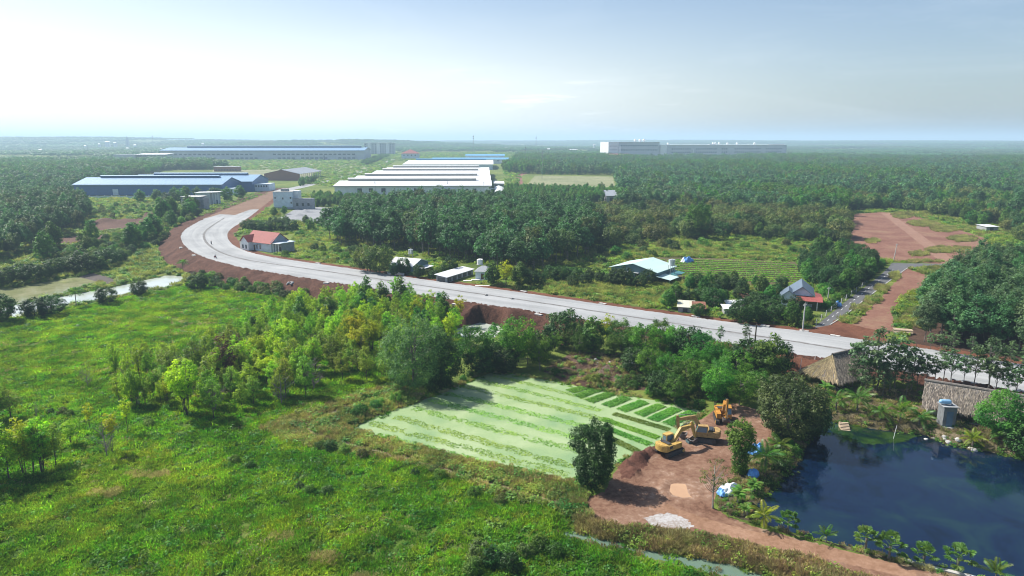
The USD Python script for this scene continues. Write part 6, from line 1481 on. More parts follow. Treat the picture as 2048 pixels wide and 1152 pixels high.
for i in range(3):
    obj('porch_pillar', box(L * (.76 + .11 * i), L * (.76 + .11 * i) + .4, 0, .4, -1.5, h), 'wall_white', t)
obj('porch_wall', box(L * .67, L * .98, 5, 5.3, -1.5, h - .1), 'wall_bluewhite', t); obj('door', box(L * .8, L * .86, 4.85, 4.99, 0, 3), 'door_blue', t)

loc, rz, L, h = span(489, 543, 498, 480, 505)
t = thing('red_roofed_house', 'white bungalow with a bright red tiled roof inside the road bend', 'house', loc, rz)
D = 9.5
gable_x(t, L - 1.5, D, h, 3.8, 'wall_bluewhite', 'tile_red', 0.7, x0=1.5)
obj('front_wing_wall', prism([(1.2, -1), (6.2, -1), (6.2, h), (3.7, h + 2.3), (1.2, h)], -2.4, -.01), 'wall_white', t)
for s, (e, r) in enumerate(((0.7, 3.7), (6.7, 3.7))):
    p = [(e, -3.0, h - .2), (r, -3.0, h + 2.6), (r, 3.6, h + 2.6), (e, 0.4, h - .2)]
    obj('wing_roof', slab(p if s == 0 else p[::-1], .12), 'tile_red', t)
obj('porch_roof', box(-1.6, 1.15, -1.2, 2.2, h - .5, h - .2), 'wall_white', t)
for x in (-1.4, 0.9):
    obj('porch_pillar', box(x - .16, x + .16, -1.05, -.75, -1, h - .51), 'wall_white', t)
obj('gable_trim', slab([(L + .02, -.4, h + .1), (L + .02, D / 2, h + 3.9), (L + .02, D + .4, h + .1)], .01), 'wall_bluewhite', t)
for x, nm in ((2.4, 'window'), (4.6, 'window')):
    obj(nm, box(x - .5, x + .5, -2.5, -2.39, .9, 2.6), 'glass_dark', t)
obj('door', box(6.7, 7.7, -.1, .02, -.5, 2.5), 'door_brown', t)
for x in (9.0, 11.2):
    f = obj('window', box(x - .6, x + .6, -.1, .02, .8, 2.7), 'wall_white', t)
    obj('pane', box(x - .42, x + .42, -.13, -.101, .95, 2.55), 'glass_dark', f)
    obj('window_hood', box(x - .8, x + .8, -.6, -.03, 2.8, 2.92), 'wall_grey', t)
obj('back_wing', box(L + .03, L + 4.5, 2.0, 9, -1, h - .2), 'wall_grey', t)
obj('back_wing_roof', box(L + .03, L + 4.9, 1.6, 9.4, h - .19, h + .1), 'wall_bluewhite', t)
for i in range(3):
    obj('wing_pillar', box(L + .6 + 1.7 * i, L + .9 + 1.7 * i, 0.4, .7, -1, h - .25), 'wall_white', t)
obj('wing_canopy', box(L + .05, L + 4.9, 0.1, 1.58, h - .24, h), 'wall_white', t)
obj('back_window', box(L + 2.6, L + 4, 1.9, 2.02, .7, 2.4), 'glass_dark', t)

def small_tank(u, vb, vt, r, label, legs=True, mat='tank_steel', horiz=False):
    loc = at(u, vb)
    for h in np.arange(1, 20, .1):
        if pix(loc + [0, 0, h])[1] < vt:
            break
    t = thing('water_tank', label, 'water tank', loc, 0.3)
    k = h - 1.7 * r
    obj('tank', cyl(r, k, h, n=18), mat, t, smooth=40)
    obj('lid', cyl(r * .35, h + .01, h + .18, n=12), mat, t)
    if legs:
        for x, y in ((-.7, -.7), (.7, -.7), (.7, .7), (-.7, .7)):
            obj('leg', box(x * r - .06, x * r + .06, y * r - .06, y * r + .06, -.5, k - .11), 'steel_grey', t)
        obj('platform', box(-r, r, -r, r, k - .1, k - .01), 'steel_grey', t)
small_tank(822, 528, 499, 1.0, 'white water tank on a tall stand behind the white shed')
small_tank(960, 545, 519, 1.1, 'white water tank behind the small grey house', mat='tank_white')
small_tank(1342, 560, 519.5, 1.15, 'steel water tank on a tall four legged stand right of the pale green shed')
small_tank(1484, 622, 600, 1.0, 'steel water tank beside the two small white roofs')

loc, rz, L, h = span(778, 826, 545, 529, 549)
t = thing('white_shed', 'white roofed shed half hidden by olive trees at the middle of the road', 'shed', loc, rz - .05)
gable_x(t, L, 11, h, 1.8, 'wall_teal', 'roof_white', 0.6)
obj('side_roof', slab([(L + .7, 2, h - .6), (L + 3.8, 2, h - .9), (L + 3.8, 9, h - .9), (L + .7, 9, h - .6)], .1), 'roof_white', t)
obj('low_bench_wall', box(1, L * .8, -2.4, -2.1, -.5, .9), 'wall_white', t)
obj('door', box(L * .4, L * .4 + 1.4, -.1, .02, -.3, 2.4), 'door_brown', t)
a, b = at(893, 566), at(946, 549)
t = thing('long_shed', 'long low shed with a narrow white roof beside the road', 'shed', a, math.atan2(b[1] - a[1], b[0] - a[0]))
L = float(np.hypot(*(b - a)[:2]))
obj('wall', box(0, L, 0, 4.2, -.5, 1.9), 'wall_grey', t)
obj('roof', slab([(-.6, -.6, 2.1), (L + .3, -.6, 2.1), (L + .3, 4.8, 2.7), (-.6, 4.8, 2.7)], .1), 'roof_white', t)
for i in range(5):
    obj('opening', box(L * (.04 + .19 * i), L * (.17 + .19 * i), -.06, .02, 0.2, 1.6), 'steel_dark', t)
obj('end_opening', box(-.06, .02, .5, 3.7, .1, 1.7), 'steel_dark', t)
loc, rz, L, h = span(951, 979, 559, 543)
t = thing('grey_house', 'small pale house with a grey roof at the end of the long white shed', 'house', loc, -.15)
obj('wall', box(0, L, 0, 6, -.5, h), 'wall_bluewhite', t)
obj('roof', (np.array([(-.5, -.5, h + .02), (L + .5, -.5, h + .02), (L + .5, 6.5, h + .02), (-.5, 6.5, h + .02), (L * .35, 3, h + 1.6), (L * .65, 3, h + 1.6)]), np.array([[0, 1, 5], [0, 5, 4], [1, 2, 5], [2, 3, 4], [2, 4, 5], [3, 0, 4], [0, 3, 2], [0, 2, 1]])), 'roof_grey', t)
obj('door', box(L * .4, L * .4 + 1, -.1, .02, 0, 2.2), 'door_brown', t); obj('window', box(L * .7, L * .7 + 1, -.1, .02, .9, 2), 'glass_dark', t)
for i, (u, v, l, w) in enumerate([(935, 562, 3, 1.4), (955, 560, 4.5, 1.6), (965, 572, 5, 1.2)]):
    p = at(u, v)
    t2 = obj('concrete_slab', box(-l / 2, l / 2, -w / 2, w / 2, -.2, .22), 'concrete_pale', label=['square concrete slab at the end of the long white roof', 'concrete slab in front of the small grey house', 'long concrete slab near the road below the small grey house'][i], cat='slab')
    UsdGeom.Xformable(t2).AddTranslateOp().Set(Gf.Vec3d(*map(float, p)))

loc, rz, L, h = span(1222, 1312, 555, 539, 567)
t = thing('green_shed', 'pale green metal shed with a broad gable facing the road', 'shed', loc, rz)
gable_y(t, L, 15, 3.9, 2.1, 'wall_teal', 'roof_pale_green', 0.7)
for x in (.36, .58):
    obj('window_hood', box(L * x - .9, L * x + .9, -1.0, -.01, 2.9, 3.0), 'roof_white', t); obj('window', box(L * x - .7, L * x + .7, -.08, .02, 1.4, 2.8), 'glass_dark', t)
obj('lean_to_roof', slab([(L + .3, -.8, 2.6), (L + 5.5, -.8, 1.9), (L + 5.5, 6.5, 1.9), (L + .3, 6.5, 2.6)], .1), 'roof_pale_green', t)
obj('side_roof', slab([(L + .3, 6.6, 2.75), (L + 4.5, 6.6, 2.2), (L + 4.5, 14, 2.2), (L + .3, 14, 2.75)], .1), 'roof_teal', t)
for y in (0, 6):
    obj('lean_to_post', box(L + 5.1, L + 5.25, y - .5, y - .35, -.5, 1.8), 'steel_grey', t)

loc, rz, L, h = span(1568, 1624, 613, 597, 619)
t = thing('blue_roofed_house', 'house with dark slate blue roofs and a red lean-to beside the asphalt lane', 'house', loc, rz + .12)
gable_y(t, L * .8, 12, 3.6, 2.3, 'wall_bluewhite', 'roof_slate', 0.6, x0=L * .2, y0=2)
gable_y(t, L * .5, 6, 3.3, 1.6, 'wall_bluewhite', 'roof_slate', 0.5, x0=-L * .12, y0=0)
obj('red_lean_to', slab([(L * .4, -2.2, 2.6), (L + 2.6, -2.2, 2.6), (L + 2.6, 1.9, 3.3), (L * .4, 1.9, 3.3)], .1), 'tile_red', t)
obj('red_side_roof', slab([(L + .7, 2, 3.2), (L + 2.6, 2, 2.6), (L + 2.6, 9, 2.6), (L + .7, 9, 3.2)], .1), 'tile_red', t)
for x in (.45, .75, 1.15):
    obj('porch_post', box(L * x - .1, L * x + .1, -2, -1.8, -.5, 2.5), 'wall_white', t)
obj('door', box(L * .62, L * .62 + 1.4, 1.85, 1.99, 0, 2.4), 'door_blue', t); obj('window', box(L * .85, L * .85 + 1.3, 1.85, 1.99, .9, 2.2), 'glass_dark', t)
def low_shed(name, label, uL, uR, vb, vt, d, roof, rot=0.0, h1=.3):
    loc, rz, L, h = span(uL, uR, vb, vt)
    t = thing(name, label, 'shed', loc, rz + rot)
    obj('wall', box(0, L, 0, d, -.5, h), 'wall_grey', t)
    obj('roof', slab([(-.4, -.4, h + .12), (L + .4, -.4, h + .12), (L + .4, d + .4, h + .12 + h1), (-.4, d + .4, h + .12 + h1)], .1), roof, t)
    obj('opening', box(L * .3, L * .6, -.06, .02, 0, h * .8), 'steel_dark', t)
    return t
low_shed('cream_shed', 'low shed with a cream sheet roof among the garden trees', 1356, 1386, 624, 614, 7, 'roof_cream', -.25)
low_shed('rusty_shed', 'low shed with a rusty roof joined to the cream one', 1386, 1408, 627, 617, 7, 'rust', -.25)
low_shed('white_hut', 'lower one of two small white roofed huts beside a steel tank', 1449, 1474, 629, 618, 4, 'roof_white', -.1)
low_shed('white_hut', 'upper one of two small white roofed huts beside a steel tank', 1455, 1478, 619, 609, 4, 'roof_white', -.1)
low_shed('rusty_shed', 'small rusty roof among trees left of the blue roofed house', 1488, 1502, 604, 596, 4, 'rust')
low_shed('brick_hut', 'small orange brick hut with a white roof at the right edge of the wood', 1972, 1996, 463, 454, 8, 'roof_white')
low_shed('grey_roofed_shed', 'grey roofed shed between the belts of young trees', 1212, 1236, 408, 392, 20, 'roof_grey', h1=3)
low_shed('pale_roofed_shed', 'pale roof showing at the left end of the mixed orchard wood', 1024, 1049, 408, 398, 12, 'roof_white', h1=1)
loc = at(1183, 436)
t = thing('white_gable_roof', 'small white gabled roof in the mixed orchard wood', 'house', loc, -.6); gable_y(t, 7, 10, 4.2, 2.2, 'wall_white', 'roof_white')
obj('door', box(3, 4.2, -.1, .02, 0, 2.2), 'door_brown', t)

# thatched halls
M('thatch', {'tc': ('texture_coordinate', {}), 'mp': ('mapping', {'scale': (5, 5, 0.8)}), 'n': ('noise_texture', {'scale': 2.2, 'detail': 6, 'roughness': 0.7}), 'r': ('rgb_ramp', {'ramp': [(0.3, (0.11, 0.098, 0.088)), (0.55, (0.22, 0.20, 0.18)), (0.75, (0.34, 0.31, 0.27))]}),
             'b': ('bump', {'strength': 0.9, 'distance': 0.12}), 'p': ('principled_bsdf', {'roughness': 0.95, 'specular_ior_level': 0.1})},
  [('tc.object', 'mp.vector'), ('mp.vector', 'n.vector'), ('n.fac', 'r.fac'), ('r.color', 'p.base_color'), ('n.fac', 'b.height'), ('b.normal', 'p.normal')])
leaf('straw', (0.11, 0.10, 0.092), (0.36, 0.33, 0.30), 0.08, 0.005, 0.1, 0.9)
leaf('straw_yellow', (0.16, 0.135, 0.095), (0.42, 0.36, 0.255), 0.10, 0.01, 0.1, 0.9)
def straw_on(rng, q, n, l=1.0, w=0.05):
    """Strands of straw lying down a roof face q (ridge a, ridge b, eave c, eave d)."""
    a, b, c, d = map(np.asarray, q)
    s, t = rng.uniform(0, 1, (n, 1)), rng.uniform(0, 1, (n, 1)) ** 0.85
    p = (a * (1 - s) + b * s) * (1 - t) + (d * (1 - s) + c * s) * t
    dn = unit((d * (1 - s) + c * s) - (a * (1 - s) + b * s))
    nrm = unit(np.cross(b - a if np.linalg.norm(b - a) > .1 else c - d, d - a)); nrm = nrm * np.sign(nrm[2] + 1e-9)
    sd = np.cross(dn, nrm) * w * rng.uniform(.6, 1.5, (n, 1))
    ll = l * rng.uniform(.5, 1.2, (n, 1))
    tip = p + (dn + np.cross(dn, nrm) * rng.normal(0, .12, (n, 1))) * ll + nrm * rng.uniform(.03, .16, (n, 1)) - np.array([0, 0, .06])
    p = p + nrm * .04
    V = np.stack([p - sd, (p + tip) / 2 + nrm * .05 - sd, tip, (p + tip) / 2 + nrm * .05 + sd], 1).reshape(-1, 3)
    i = np.arange(n)[:, None] * 4
    return V, np.vstack([i + [0, 1, 2], i + [0, 2, 3]])
def thatched(name, label, loc, rz, L, d, eave, ridge, hipL, hipR, posts=6, strands=5200, front='straw'):
    """A thatched hall, ridge along x; hipL, hipR: how far the ridge stops short of the ends."""
    rng = np.random.default_rng(int(L * 100))
    t = thing(name, label, 'thatched hall', loc, rz)
    o = 0.9
    A, B = np.array([hipL - (o if hipL == 0 else 0), d / 2, ridge]), np.array([L - hipR + (o if hipR == 0 else 0), d / 2, ridge])
    c = [np.array(p, float) for p in ((-o, -o, eave), (L + o, -o, eave), (L + o, d + o, eave), (-o, d + o, eave))]
    faces = {'thatch_front': (A, B, c[1], c[0]), 'thatch_back': (B, A, c[3], c[2])}
    if hipL: faces['thatch_end'] = (A, A, c[0], c[3])
    if hipR: faces['thatch_end_right'] = (B, B, c[2], c[1])
    tot = sum(np.linalg.norm(np.cross(q[1] - q[0] + q[2] - q[3], q[3] - q[0])) for q in faces.values())
    for nm, q in faces.items():
        mesh = slab([q[3], q[2], q[1]] + ([q[0]] if np.linalg.norm(q[1] - q[0]) > .1 else []), .35)
        p = obj('thatch_end' if nm.startswith('thatch_end') else nm, mesh, 'thatch', t)
        ar = np.linalg.norm(np.cross(q[1] - q[0] + q[2] - q[3], q[3] - q[0]))
        s = straw_on(rng, q, int(strands * ar / tot))
        m = leafy(numbered(str(p.GetPath()), 'straw'), s, front if nm != 'thatch_end' else 'straw_yellow')
        m.GetPrim().SetCustomDataByKey('kind', 'stuff')
    obj('ridge_cap', tube(np.array([A + [-.1, 0, .08], (A + B) / 2 + [0, 0, .02], B + [.1, 0, .08]]), [.28, .28, .28], 7), 'thatch', t)
    if not hipL:
        obj('gable', prism([(0, eave), (d, eave), (d / 2, ridge - .5)], 0, .12) if False else swap(prism([(0.2, eave - .1), (d - .2, eave - .1), (d / 2, ridge - .45)], 0.1, 0.25)), 'log_pale', t)
    for i in range(posts):
        for y in (0.1, d - .3):
            x = .2 + (L - .4) * i / (posts - 1)
            obj('post', tube(np.array([(x, y, -.6), (x, y, eave + .2)]), [.11, .09], 6), 'bark_dark', t)
    obj('floor', box(0, L, 0, d, -.3, .12), 'concrete', t)
    return t
a, b = at(1672, 783), at(1718, 752)
e0 = at(1606, 764)
rz = math.atan2(b[1] - a[1], b[0] - a[0])
wdt = abs(-math.sin(rz) * (e0[0] - a[0]) + math.cos(rz) * (e0[1] - a[1]))
thatched('thatched_hall', 'hipped thatched hall with a straw coloured end facing the yard', (a[0], a[1], a[2]), rz, 12.5, max(7.5, min(wdt, 10)), 2.3, 6.4, 3.4, 0, 4, 6500)
a, b = at(1852, 831), at(1968, 852)
rz = math.atan2(b[1] - a[1], b[0] - a[0])
t = thatched('long_thatched_hall', 'long grey thatched hall with a straight ridge above the fish pond', a, rz, 28.5, 8.4, 2.1, 5.6, 0, 0, 8, 9000)
obj('back_wall', box(3, 27, 8.0, 8.15, .13, 2.2), 'log_pale', t)
obj('left_wall', box(0.3, 3.0, .4, .55, .13, 1.9), 'concrete', t)
loc, rz, L, h = span(1884, 1908, 853, 815)
t = thing('grey_hut', 'small grey flat roofed hut under a blue tank before the long thatched hall', 'hut', loc, -.12)
obj('wall', box(0, L, 0, 2.2, -.4, h), 'hut_grey' if plain('hut_grey', (0.15, 0.16, 0.17), .8, var=.2, scale=1.5) else '', t); obj('roof', box(-.2, L + .2, -.2, 2.4, h + .01, h + .16), 'wall_grey', t)
obj('door', box(L * .25, L * .75, -.08, .02, .05, h * .78), 'door_blue', t); obj('step', box(-.1, L + .1, -.7, -.02, -.4, .05), 'concrete_pale', t)
loc2 = loc + np.array([0.35, 0.4, h + .18])
t = thing('blue_tank', 'blue water tank lying on the roof of the grey hut', 'water tank', loc2, -.12)
m = trimesh.creation.capsule(height=1.3, radius=.42, count=[16, 16]); m.apply_transform(trimesh.transformations.rotation_matrix(math.pi / 2, [0, 1, 0])); m.apply_translation([.2, .6, .55])
obj('tank', m, 'tank_blue', t, smooth=True)
for x in (.35, 1.3):
    obj('saddle', box(x, x + .12, .25, .95, 0, .22), 'steel_grey', t)
# ------------------------------------------------------------------ pond plants, beds, crop rows
def leaf_strip(name, a, b, half, dens, mat, z, label, cat, group, seed, ls=0.26, h=0.06, gaps=0.0, ragged=0.35):
    """A floating or planted strip between two points, made of its own small leaves."""
    rng = np.random.default_rng(seed)
    a, b = np.asarray(a[:2], float), np.asarray(b[:2], float)
    L = np.linalg.norm(b - a); d = (b - a) / L; nrm = np.array([-d[1], d[0]])
    n = int(L * 2 * half * dens)
    s, t = rng.uniform(0, L, n), rng.uniform(-1, 1, n)
    P = a + d * s[:, None] + nrm * (t * half)[:, None]
    edge = 1 - ragged * 2 * np.abs(meshkit.fbm(np.stack([P[:, 0] / 1.6, P[:, 1] / 1.6, t * 0], -1), 3, seed) - .5) * 2
    keep = np.abs(t) < edge
    if gaps:
        keep &= meshkit.fbm(np.stack([P[:, 0] / 1.3, P[:, 1] / 1.3, t * 0 + 7], -1), 3, seed + 1) > gaps
    ends = np.minimum(s, L - s)
    keep &= ends > rng.uniform(0, .5, n)
    P, t = P[keep], t[keep]
    z = np.full(len(P), z) if np.isscalar(z) else z(P[:, 0], P[:, 1])
    Q = np.column_stack([P, z + .015 + rng.uniform(0.2, 1, len(P)) * h * np.sqrt(np.clip(1.1 - t ** 2, 0, 1))])
    o = np.array([*(a + b) / 2, 0]); o[2] = Q[:, 2].min()
    m = leafy(numbered('/World', name), leaves(rng, Q - o, np.array([0, 0, 1.0]) + rng.normal(0, .35, Q.shape), ls, .8), mat)
    UsdGeom.Xformable(m).AddTranslateOp().Set(Gf.Vec3d(*map(float, o)))
    return tag(m.GetPrim(), label, cat, group)
zd = ZW['duckweed']
for i, (u0, v0, u1, v1, w) in enumerate([(752, 868, 1000, 932, .9), (738, 845, 1140, 950, 1.3), (788, 833, 1150, 934, 1.35), (825, 816, 1165, 904, 1.3), (858, 799, 1195, 886, 1.3), (890, 786, 1210, 862, 1.2), (925, 772, 1222, 842, 1.2), (958, 760, 1205, 822, 1.1), (988, 751, 1185, 800, 1.0)]):
    leaf_strip('floating_weed_strip', ray(u0, v0, zd), ray(u1, v1, zd), w, 26, 'pond_weed', zd,
               ['lowest short', 'second lowest', 'third lowest', 'fourth lowest', 'middle', 'fourth highest', 'third highest', 'second highest', 'highest short'][i] + ' ragged olive strip of floating weed on the pale duckweed pond', 'floating plants', 'weed strips on the duckweed pond', 500 + i, .26, .03, .28, .45)
for i, (u0, v0, u1, v1) in enumerate([(1137, 784, 1170, 775), (1152, 794, 1197, 779), (1177, 804, 1226, 786), (1210, 813, 1256, 795), (1240, 822, 1291, 803), (1275, 831, 1325, 810), (1303, 841, 1354, 817), (1333, 850, 1388, 824)]):
    leaf_strip('floating_vegetable_bed', ray(u0, v0, zd), ray(u1, v1, zd), 1.3, 80, 'salad_leaf', zd, ['first and smallest', 'second', 'third', 'fourth', 'fifth', 'sixth', 'seventh', 'eighth and last'][i] + ' lush green vegetable bed along the far edge of the duckweed pond', 'vegetable bed', 'lush beds on the far edge of the pond', 520 + i, .24, .28, 0, .12)
for i, (u0, v0, u1, v1, m, nm, h) in enumerate([(1226, 827, 1340, 860, 'salad_olive', 'olive brown bed', .08), (1202, 837, 1320, 877, 'salad_light', 'yellow green bed', .16), (1204, 853, 1302, 890, 'salad_leaf', 'bright green bed', .22), (1216, 874, 1278, 904, 'salad_olive', 'short olive green bed', .10)]):
    leaf_strip('floating_vegetable_bed', ray(u0, v0, zd), ray(u1, v1, zd), .95, 80, m, zd, f'long {nm} near the excavators, {["topmost", "second", "third", "lowest"][i]} of the four on the duckweed pond', 'vegetable bed', None, 540 + i, .22, h, 0, .15)
rows = [((1345, 520), (1580, 526)), ((1335, 523), (1592, 531)), ((1325, 526), (1595, 535)), ((1320, 529), (1597, 539)), ((1318, 532), (1600, 543)), ((1320, 536), (1602, 547)), ((1335, 541), (1604, 551)), ((1345, 545), (1605, 555)), ((1352, 549), (1600, 559)), ((1362, 553), (1590, 562)), ((1380, 557), (1575, 565)), ((1285, 519), (1330, 521)), ((1280, 523), (1325, 525)), ((1285, 528), (1320, 530))]
for i, (p, q) in enumerate(rows):
    leaf_strip('crop_row', at(*p), at(*q), .7, 11, 'salad_light', lambda x, y: gz(x, y) + 0.05, 'low green row of vegetables in the ridged field beyond the road', 'crop row', 'rows of vegetables beyond the road', 560 + i, .55, .35, 0, .2)

# ------------------------------------------------------------------ markings, slabs, poles
pts = [at(u, v) for u, v in [(1642, 652), (1668, 631), (1700, 606), (1735, 579), (1764, 557), (1788, 538)]]
ln = LineString([p[:2] for p in pts])
lane_prim = stage.GetPrimAtPath('/World/asphalt_lane')
n = 20
for i in range(n):
    s = ln.length * (i + .25) / n
    p, q = ln.interpolate(s), ln.interpolate(s + ln.length / n * .38)
    d = unit(np.array([q.x - p.x, q.y - p.y])); w = np.array([-d[1], d[0]]) * .08
    V = np.array([[*(np.array(c) + k * w)] for c in ((p.x, p.y), (q.x, q.y)) for k in (-1, 1)])
    V = np.column_stack([V, gz(V[:, 0], V[:, 1]) + .03])
    obj('lane_dash', (V, np.array([[0, 2, 3], [0, 3, 1]])), 'wall_white', lane_prim)
kerb = [at(u, v) for u, v in [(1660, 650), (1687, 633), (1730, 599), (1775, 565), (1811, 539), (1816, 536)]]
def kerb_mesh(P, w, h, sub=0.0):
    parts = []
    for a, b in zip(P[:-1], P[1:]):
        a, b = np.array(a), np.array(b)
        L = np.hypot(*(b - a)[:2]); r = math.atan2(b[1] - a[1], b[0] - a[0])
        parts.append(turn(box(0, L - .02, -w / 2, w / 2, -.4, h), rotm([0, 0, 1], r), a))
    return join(parts)
obj('lane_kerb', kerb_mesh(kerb, .25, .14), 'concrete', label='low concrete kerb along the right side of the asphalt lane', cat='kerb')
kp = [at(u, v) for u, v in [(1815, 1124), (1850, 1133), (1890, 1142), (1935, 1153), (1990, 1168)]]
obj('pond_kerb', kerb_mesh(kp, .55, .22), 'concrete', label='straight concrete kerb along the near bank of the fish pond', cat='kerb')
for u, v, lb in [(1047, 584, 'by the middle plantation'), (1205, 608, 'below the scrub field'), (1391, 634, 'below the rusty shed'), (1608, 664, 'at the mouth of the asphalt lane'), (911, 609, 'on the near edge above the swamp wood'), (1077, 629, 'on the near edge above the red bank'),
                 (778, 585, 'on the near edge at the top of the swamp wood'), (653, 566, 'on the near edge above the embankment'), (636, 528, 'on the far edge right of the red roofed house'), (362, 497, 'on the outer edge of the bend'), (388, 512, 'on the outer edge below the bend'), (1530, 655, 'on the far edge before the garden'), (1670, 674, 'on the far edge before the red junction')]:
    p = at(u, v); p[2] = float(gz(p[0], p[1]))
    k = near_tree.query(p[:2])[1]; dv = road_near[min(k + 3, len(road_near) - 1)] - road_near[max(k - 3, 0)]
    t = thing('drain_cover', f'concrete drain cover {lb}', 'drain cover', p, math.atan2(dv[1], dv[0]), 'concrete drain covers along the road')
    obj('slab', box(-1.1, -.05, -.6, .6, -.3, .28), 'concrete', t); obj('slab', box(.05, 1.1, -.6, .6, -.3, .24), 'concrete', t)
def lumpy(r, seed, sx=1, sy=1, sz=.7, amt=.5, sub=2):
    m = trimesh.creation.icosphere(sub, r)
    v = np.array(m.vertices)
    v = v * (1 - amt / 2 + amt * meshkit.fbm(v / r * 1.3 + seed * 5.1, 3, seed))[:, None] * [sx, sy, sz]
    return v, np.array(m.faces)
def put(name, mesh, mat, u, v, label, cat, dz=0.0, group=None, smooth=False, rz=None):
    p = at(u, v); p[2] = float(gz(p[0], p[1])) + dz
    o = obj(name, mesh, mat, None, smooth, label, cat, group)
    x = UsdGeom.Xformable(o); x.AddTranslateOp().Set(Gf.Vec3d(*map(float, p)))
    if rz is not None:
        x.AddRotateZOp().Set(math.degrees(rz))
    return o
put('rock', lumpy(.55, 3), 'steel_dark', 973, 593, 'left one of two dark rocks on the middle line of the road', 'rock')
put('rock', lumpy(.6, 4), 'steel_dark', 1025, 600, 'right one of two dark rocks on the middle line of the road', 'rock')
rg = np.random.default_rng(9)
for i in range(26):
    u, v = [(rg.uniform(555, 590), rg.uniform(566, 572)), (lambda k: (1850 + 110 * k, 868 + 26 * k - rg.uniform(0, 9)))(rg.uniform()), (rg.uniform(1180, 1230), rg.uniform(712, 735))][i % 3]
    put('rubble_stone', lumpy(rg.uniform(.25, .6), 20 + i), 'concrete' if i % 3 else 'wall_grey', u, v, ['pale stone lying in the rubble at the foot of the red embankment', 'stone on the far bank of the fish pond below the long hall', 'pale lump of rubble on the cleared bank above the duckweed pond'][i % 3], 'stone',
        group=['stones at the foot of the embankment', 'stones on the far pond bank', 'rubble on the cleared bank'][i % 3])
put('white_sack', lumpy(1.0, 31, .9, .8, 1.1, .25), 'tank_white', 1262, 732, 'rounded white sack in the thicket above the duckweed pond', 'sack', .5, smooth=True)
def pole(u, vb, vt, r, label, name='utility_pole', mat='concrete', lean=0.0, arm=True, lamp=False):
    p = at(u, vb); p[2] = float(gz(p[0], p[1]))
    for h in np.arange(1, 30, .1):
        if pix(p + [0, 0, h])[1] < vt:
            break
    t = thing(name, label, 'pole', p, .5)
    top = np.array([lean * h, 0, h])
    obj('shaft', tube(np.array([(0, 0, -.5), top / 2, top]), [r, r * .85, r * .65], 8), mat, t, smooth=True)
    if arm:
        obj('cross_arm', turn(box(-.7, .7, -.06, .06, -.08, .06), None, top - [0, 0, .5]), mat, t)
        for x in (-.6, 0, .6):
            obj('insulator', turn(cyl(.05, 0, .2, n=6), None, top + [x, 0, -.43]), 'wall_white', t)
    if lamp:
        obj('lamp_arm', tube(np.array([top - [0, 0, .1], top + [.5, 0, .25], top + [1.2, 0, .3]]), .05, 5), 'steel_grey', t)
        obj('lamp_head', turn(box(1.1, 1.7, -.14, .14, .2, .36), None, top), 'steel_grey', t)
pole(1787, 522, 488, .17, 'leaning concrete pole on the red earth plot', lean=.14)
pole(1739, 549, 514, .16, 'concrete pole in the shrubs along the asphalt lane')
pole(1655, 606, 574, .16, 'concrete pole right of the blue roofed house')
pole(1605, 664, 607, .2, 'tall concrete pole at the mouth of the asphalt lane')
pole(1600, 748, 717, .07, 'thin post with a white top left of the hipped thatched hall', 'post', 'tank_white', arm=False)
pole(1508, 700, 648, .2, 'thick dead tree pole standing at the top of the thicket', 'dead_trunk', 'bark_dark', arm=False, lean=.03)
pole(1497, 700, 660, .09, 'thin dead pole left of the thick dead trunk', 'dead_trunk', 'bark_dark', arm=False)
pole(1788, 866, 853, .05, 'white slanting pole at the far bank of the fish pond', 'post', 'tank_white', arm=False, lean=.25)
for i, (u, v) in enumerate([(1560, 705), (1630, 718), (1770, 745), (1870, 762)]):
    pole(u, v, v - 9, .06, ['first', 'second', 'third', 'fourth'][i] + ' short marker post from the left on the near road edge behind the thatched halls', 'marker_post', 'tank_white', arm=False)
# garden fence along the lane
fp = [at(u, v) for u, v in [(1632, 650), (1652, 632), (1672, 616), (1692, 600), (1712, 585), (1735, 567)]]
t = thing('garden_fence', 'post and mesh fence along the left side of the asphalt lane', 'fence', fp[0], 0)
for a, b in zip(fp[:-1], fp[1:]):
    for k in range(2):
        p = (a + (b - a) * k / 2) - fp[0]
        obj('post', box(p[0] - .08, p[0] + .08, p[1] - .08, p[1] + .08, -.3, 1.7), 'concrete_pale', t)
    d, e = a - fp[0], b - fp[0]
    for z in (.5, 1.0, 1.5):
        obj('rail', tube(np.array([d + [0, 0, z], e + [0, 0, z]]), .03, 4), 'steel_grey', t)
# logs, trough, steps, planks, sheets
p0 = at(1806, 668)
t = thing('log_pile', 'pile of pale sawn logs lying on the grass beyond the road at the right', 'log pile', p0, -.35)
for i in range(7):
    z, y = (.28 + .5 * (i // 4)), (i % 4) * .62 + .3 * (i // 4)
    obj('log', tube(np.array([(-2.2, y, z), (2.2, y + .05, z)]), .28, 8), 'log_pale', t)
p0 = at(1384, 884); p0[2] = float(gz(*p0[:2]))
t = thing('steel_trough', 'shallow blue grey steel trough lying between the excavators', 'trough', p0, .35)
plain('trough_paint', (0.10, 0.17, 0.19), 0.5, .2, var=.2, scale=2)
obj('bottom', box(-1, 1, -.5, .5, 0.02, .08), 'trough_paint', t)
for y in (-.5, .44):
    obj('side', box(-1, 1, y, y + .06, .081, .42), 'trough_paint', t)
for x in (-1, .94):
    obj('end', box(x, x + .06, -.439, .439, .081, .42), 'trough_paint', t)
p0 = at(1693, 850); p0[2] = ZW['big']
t = thing('stone_steps', 'flight of pale stone steps going down into the fish pond', 'steps', p0, -.2)
for i in range(6):
    obj('step', box(-.8, .8, .32 * i, .32 * i + .36, -.5, .05 + .16 * i), 'log_pale', t)
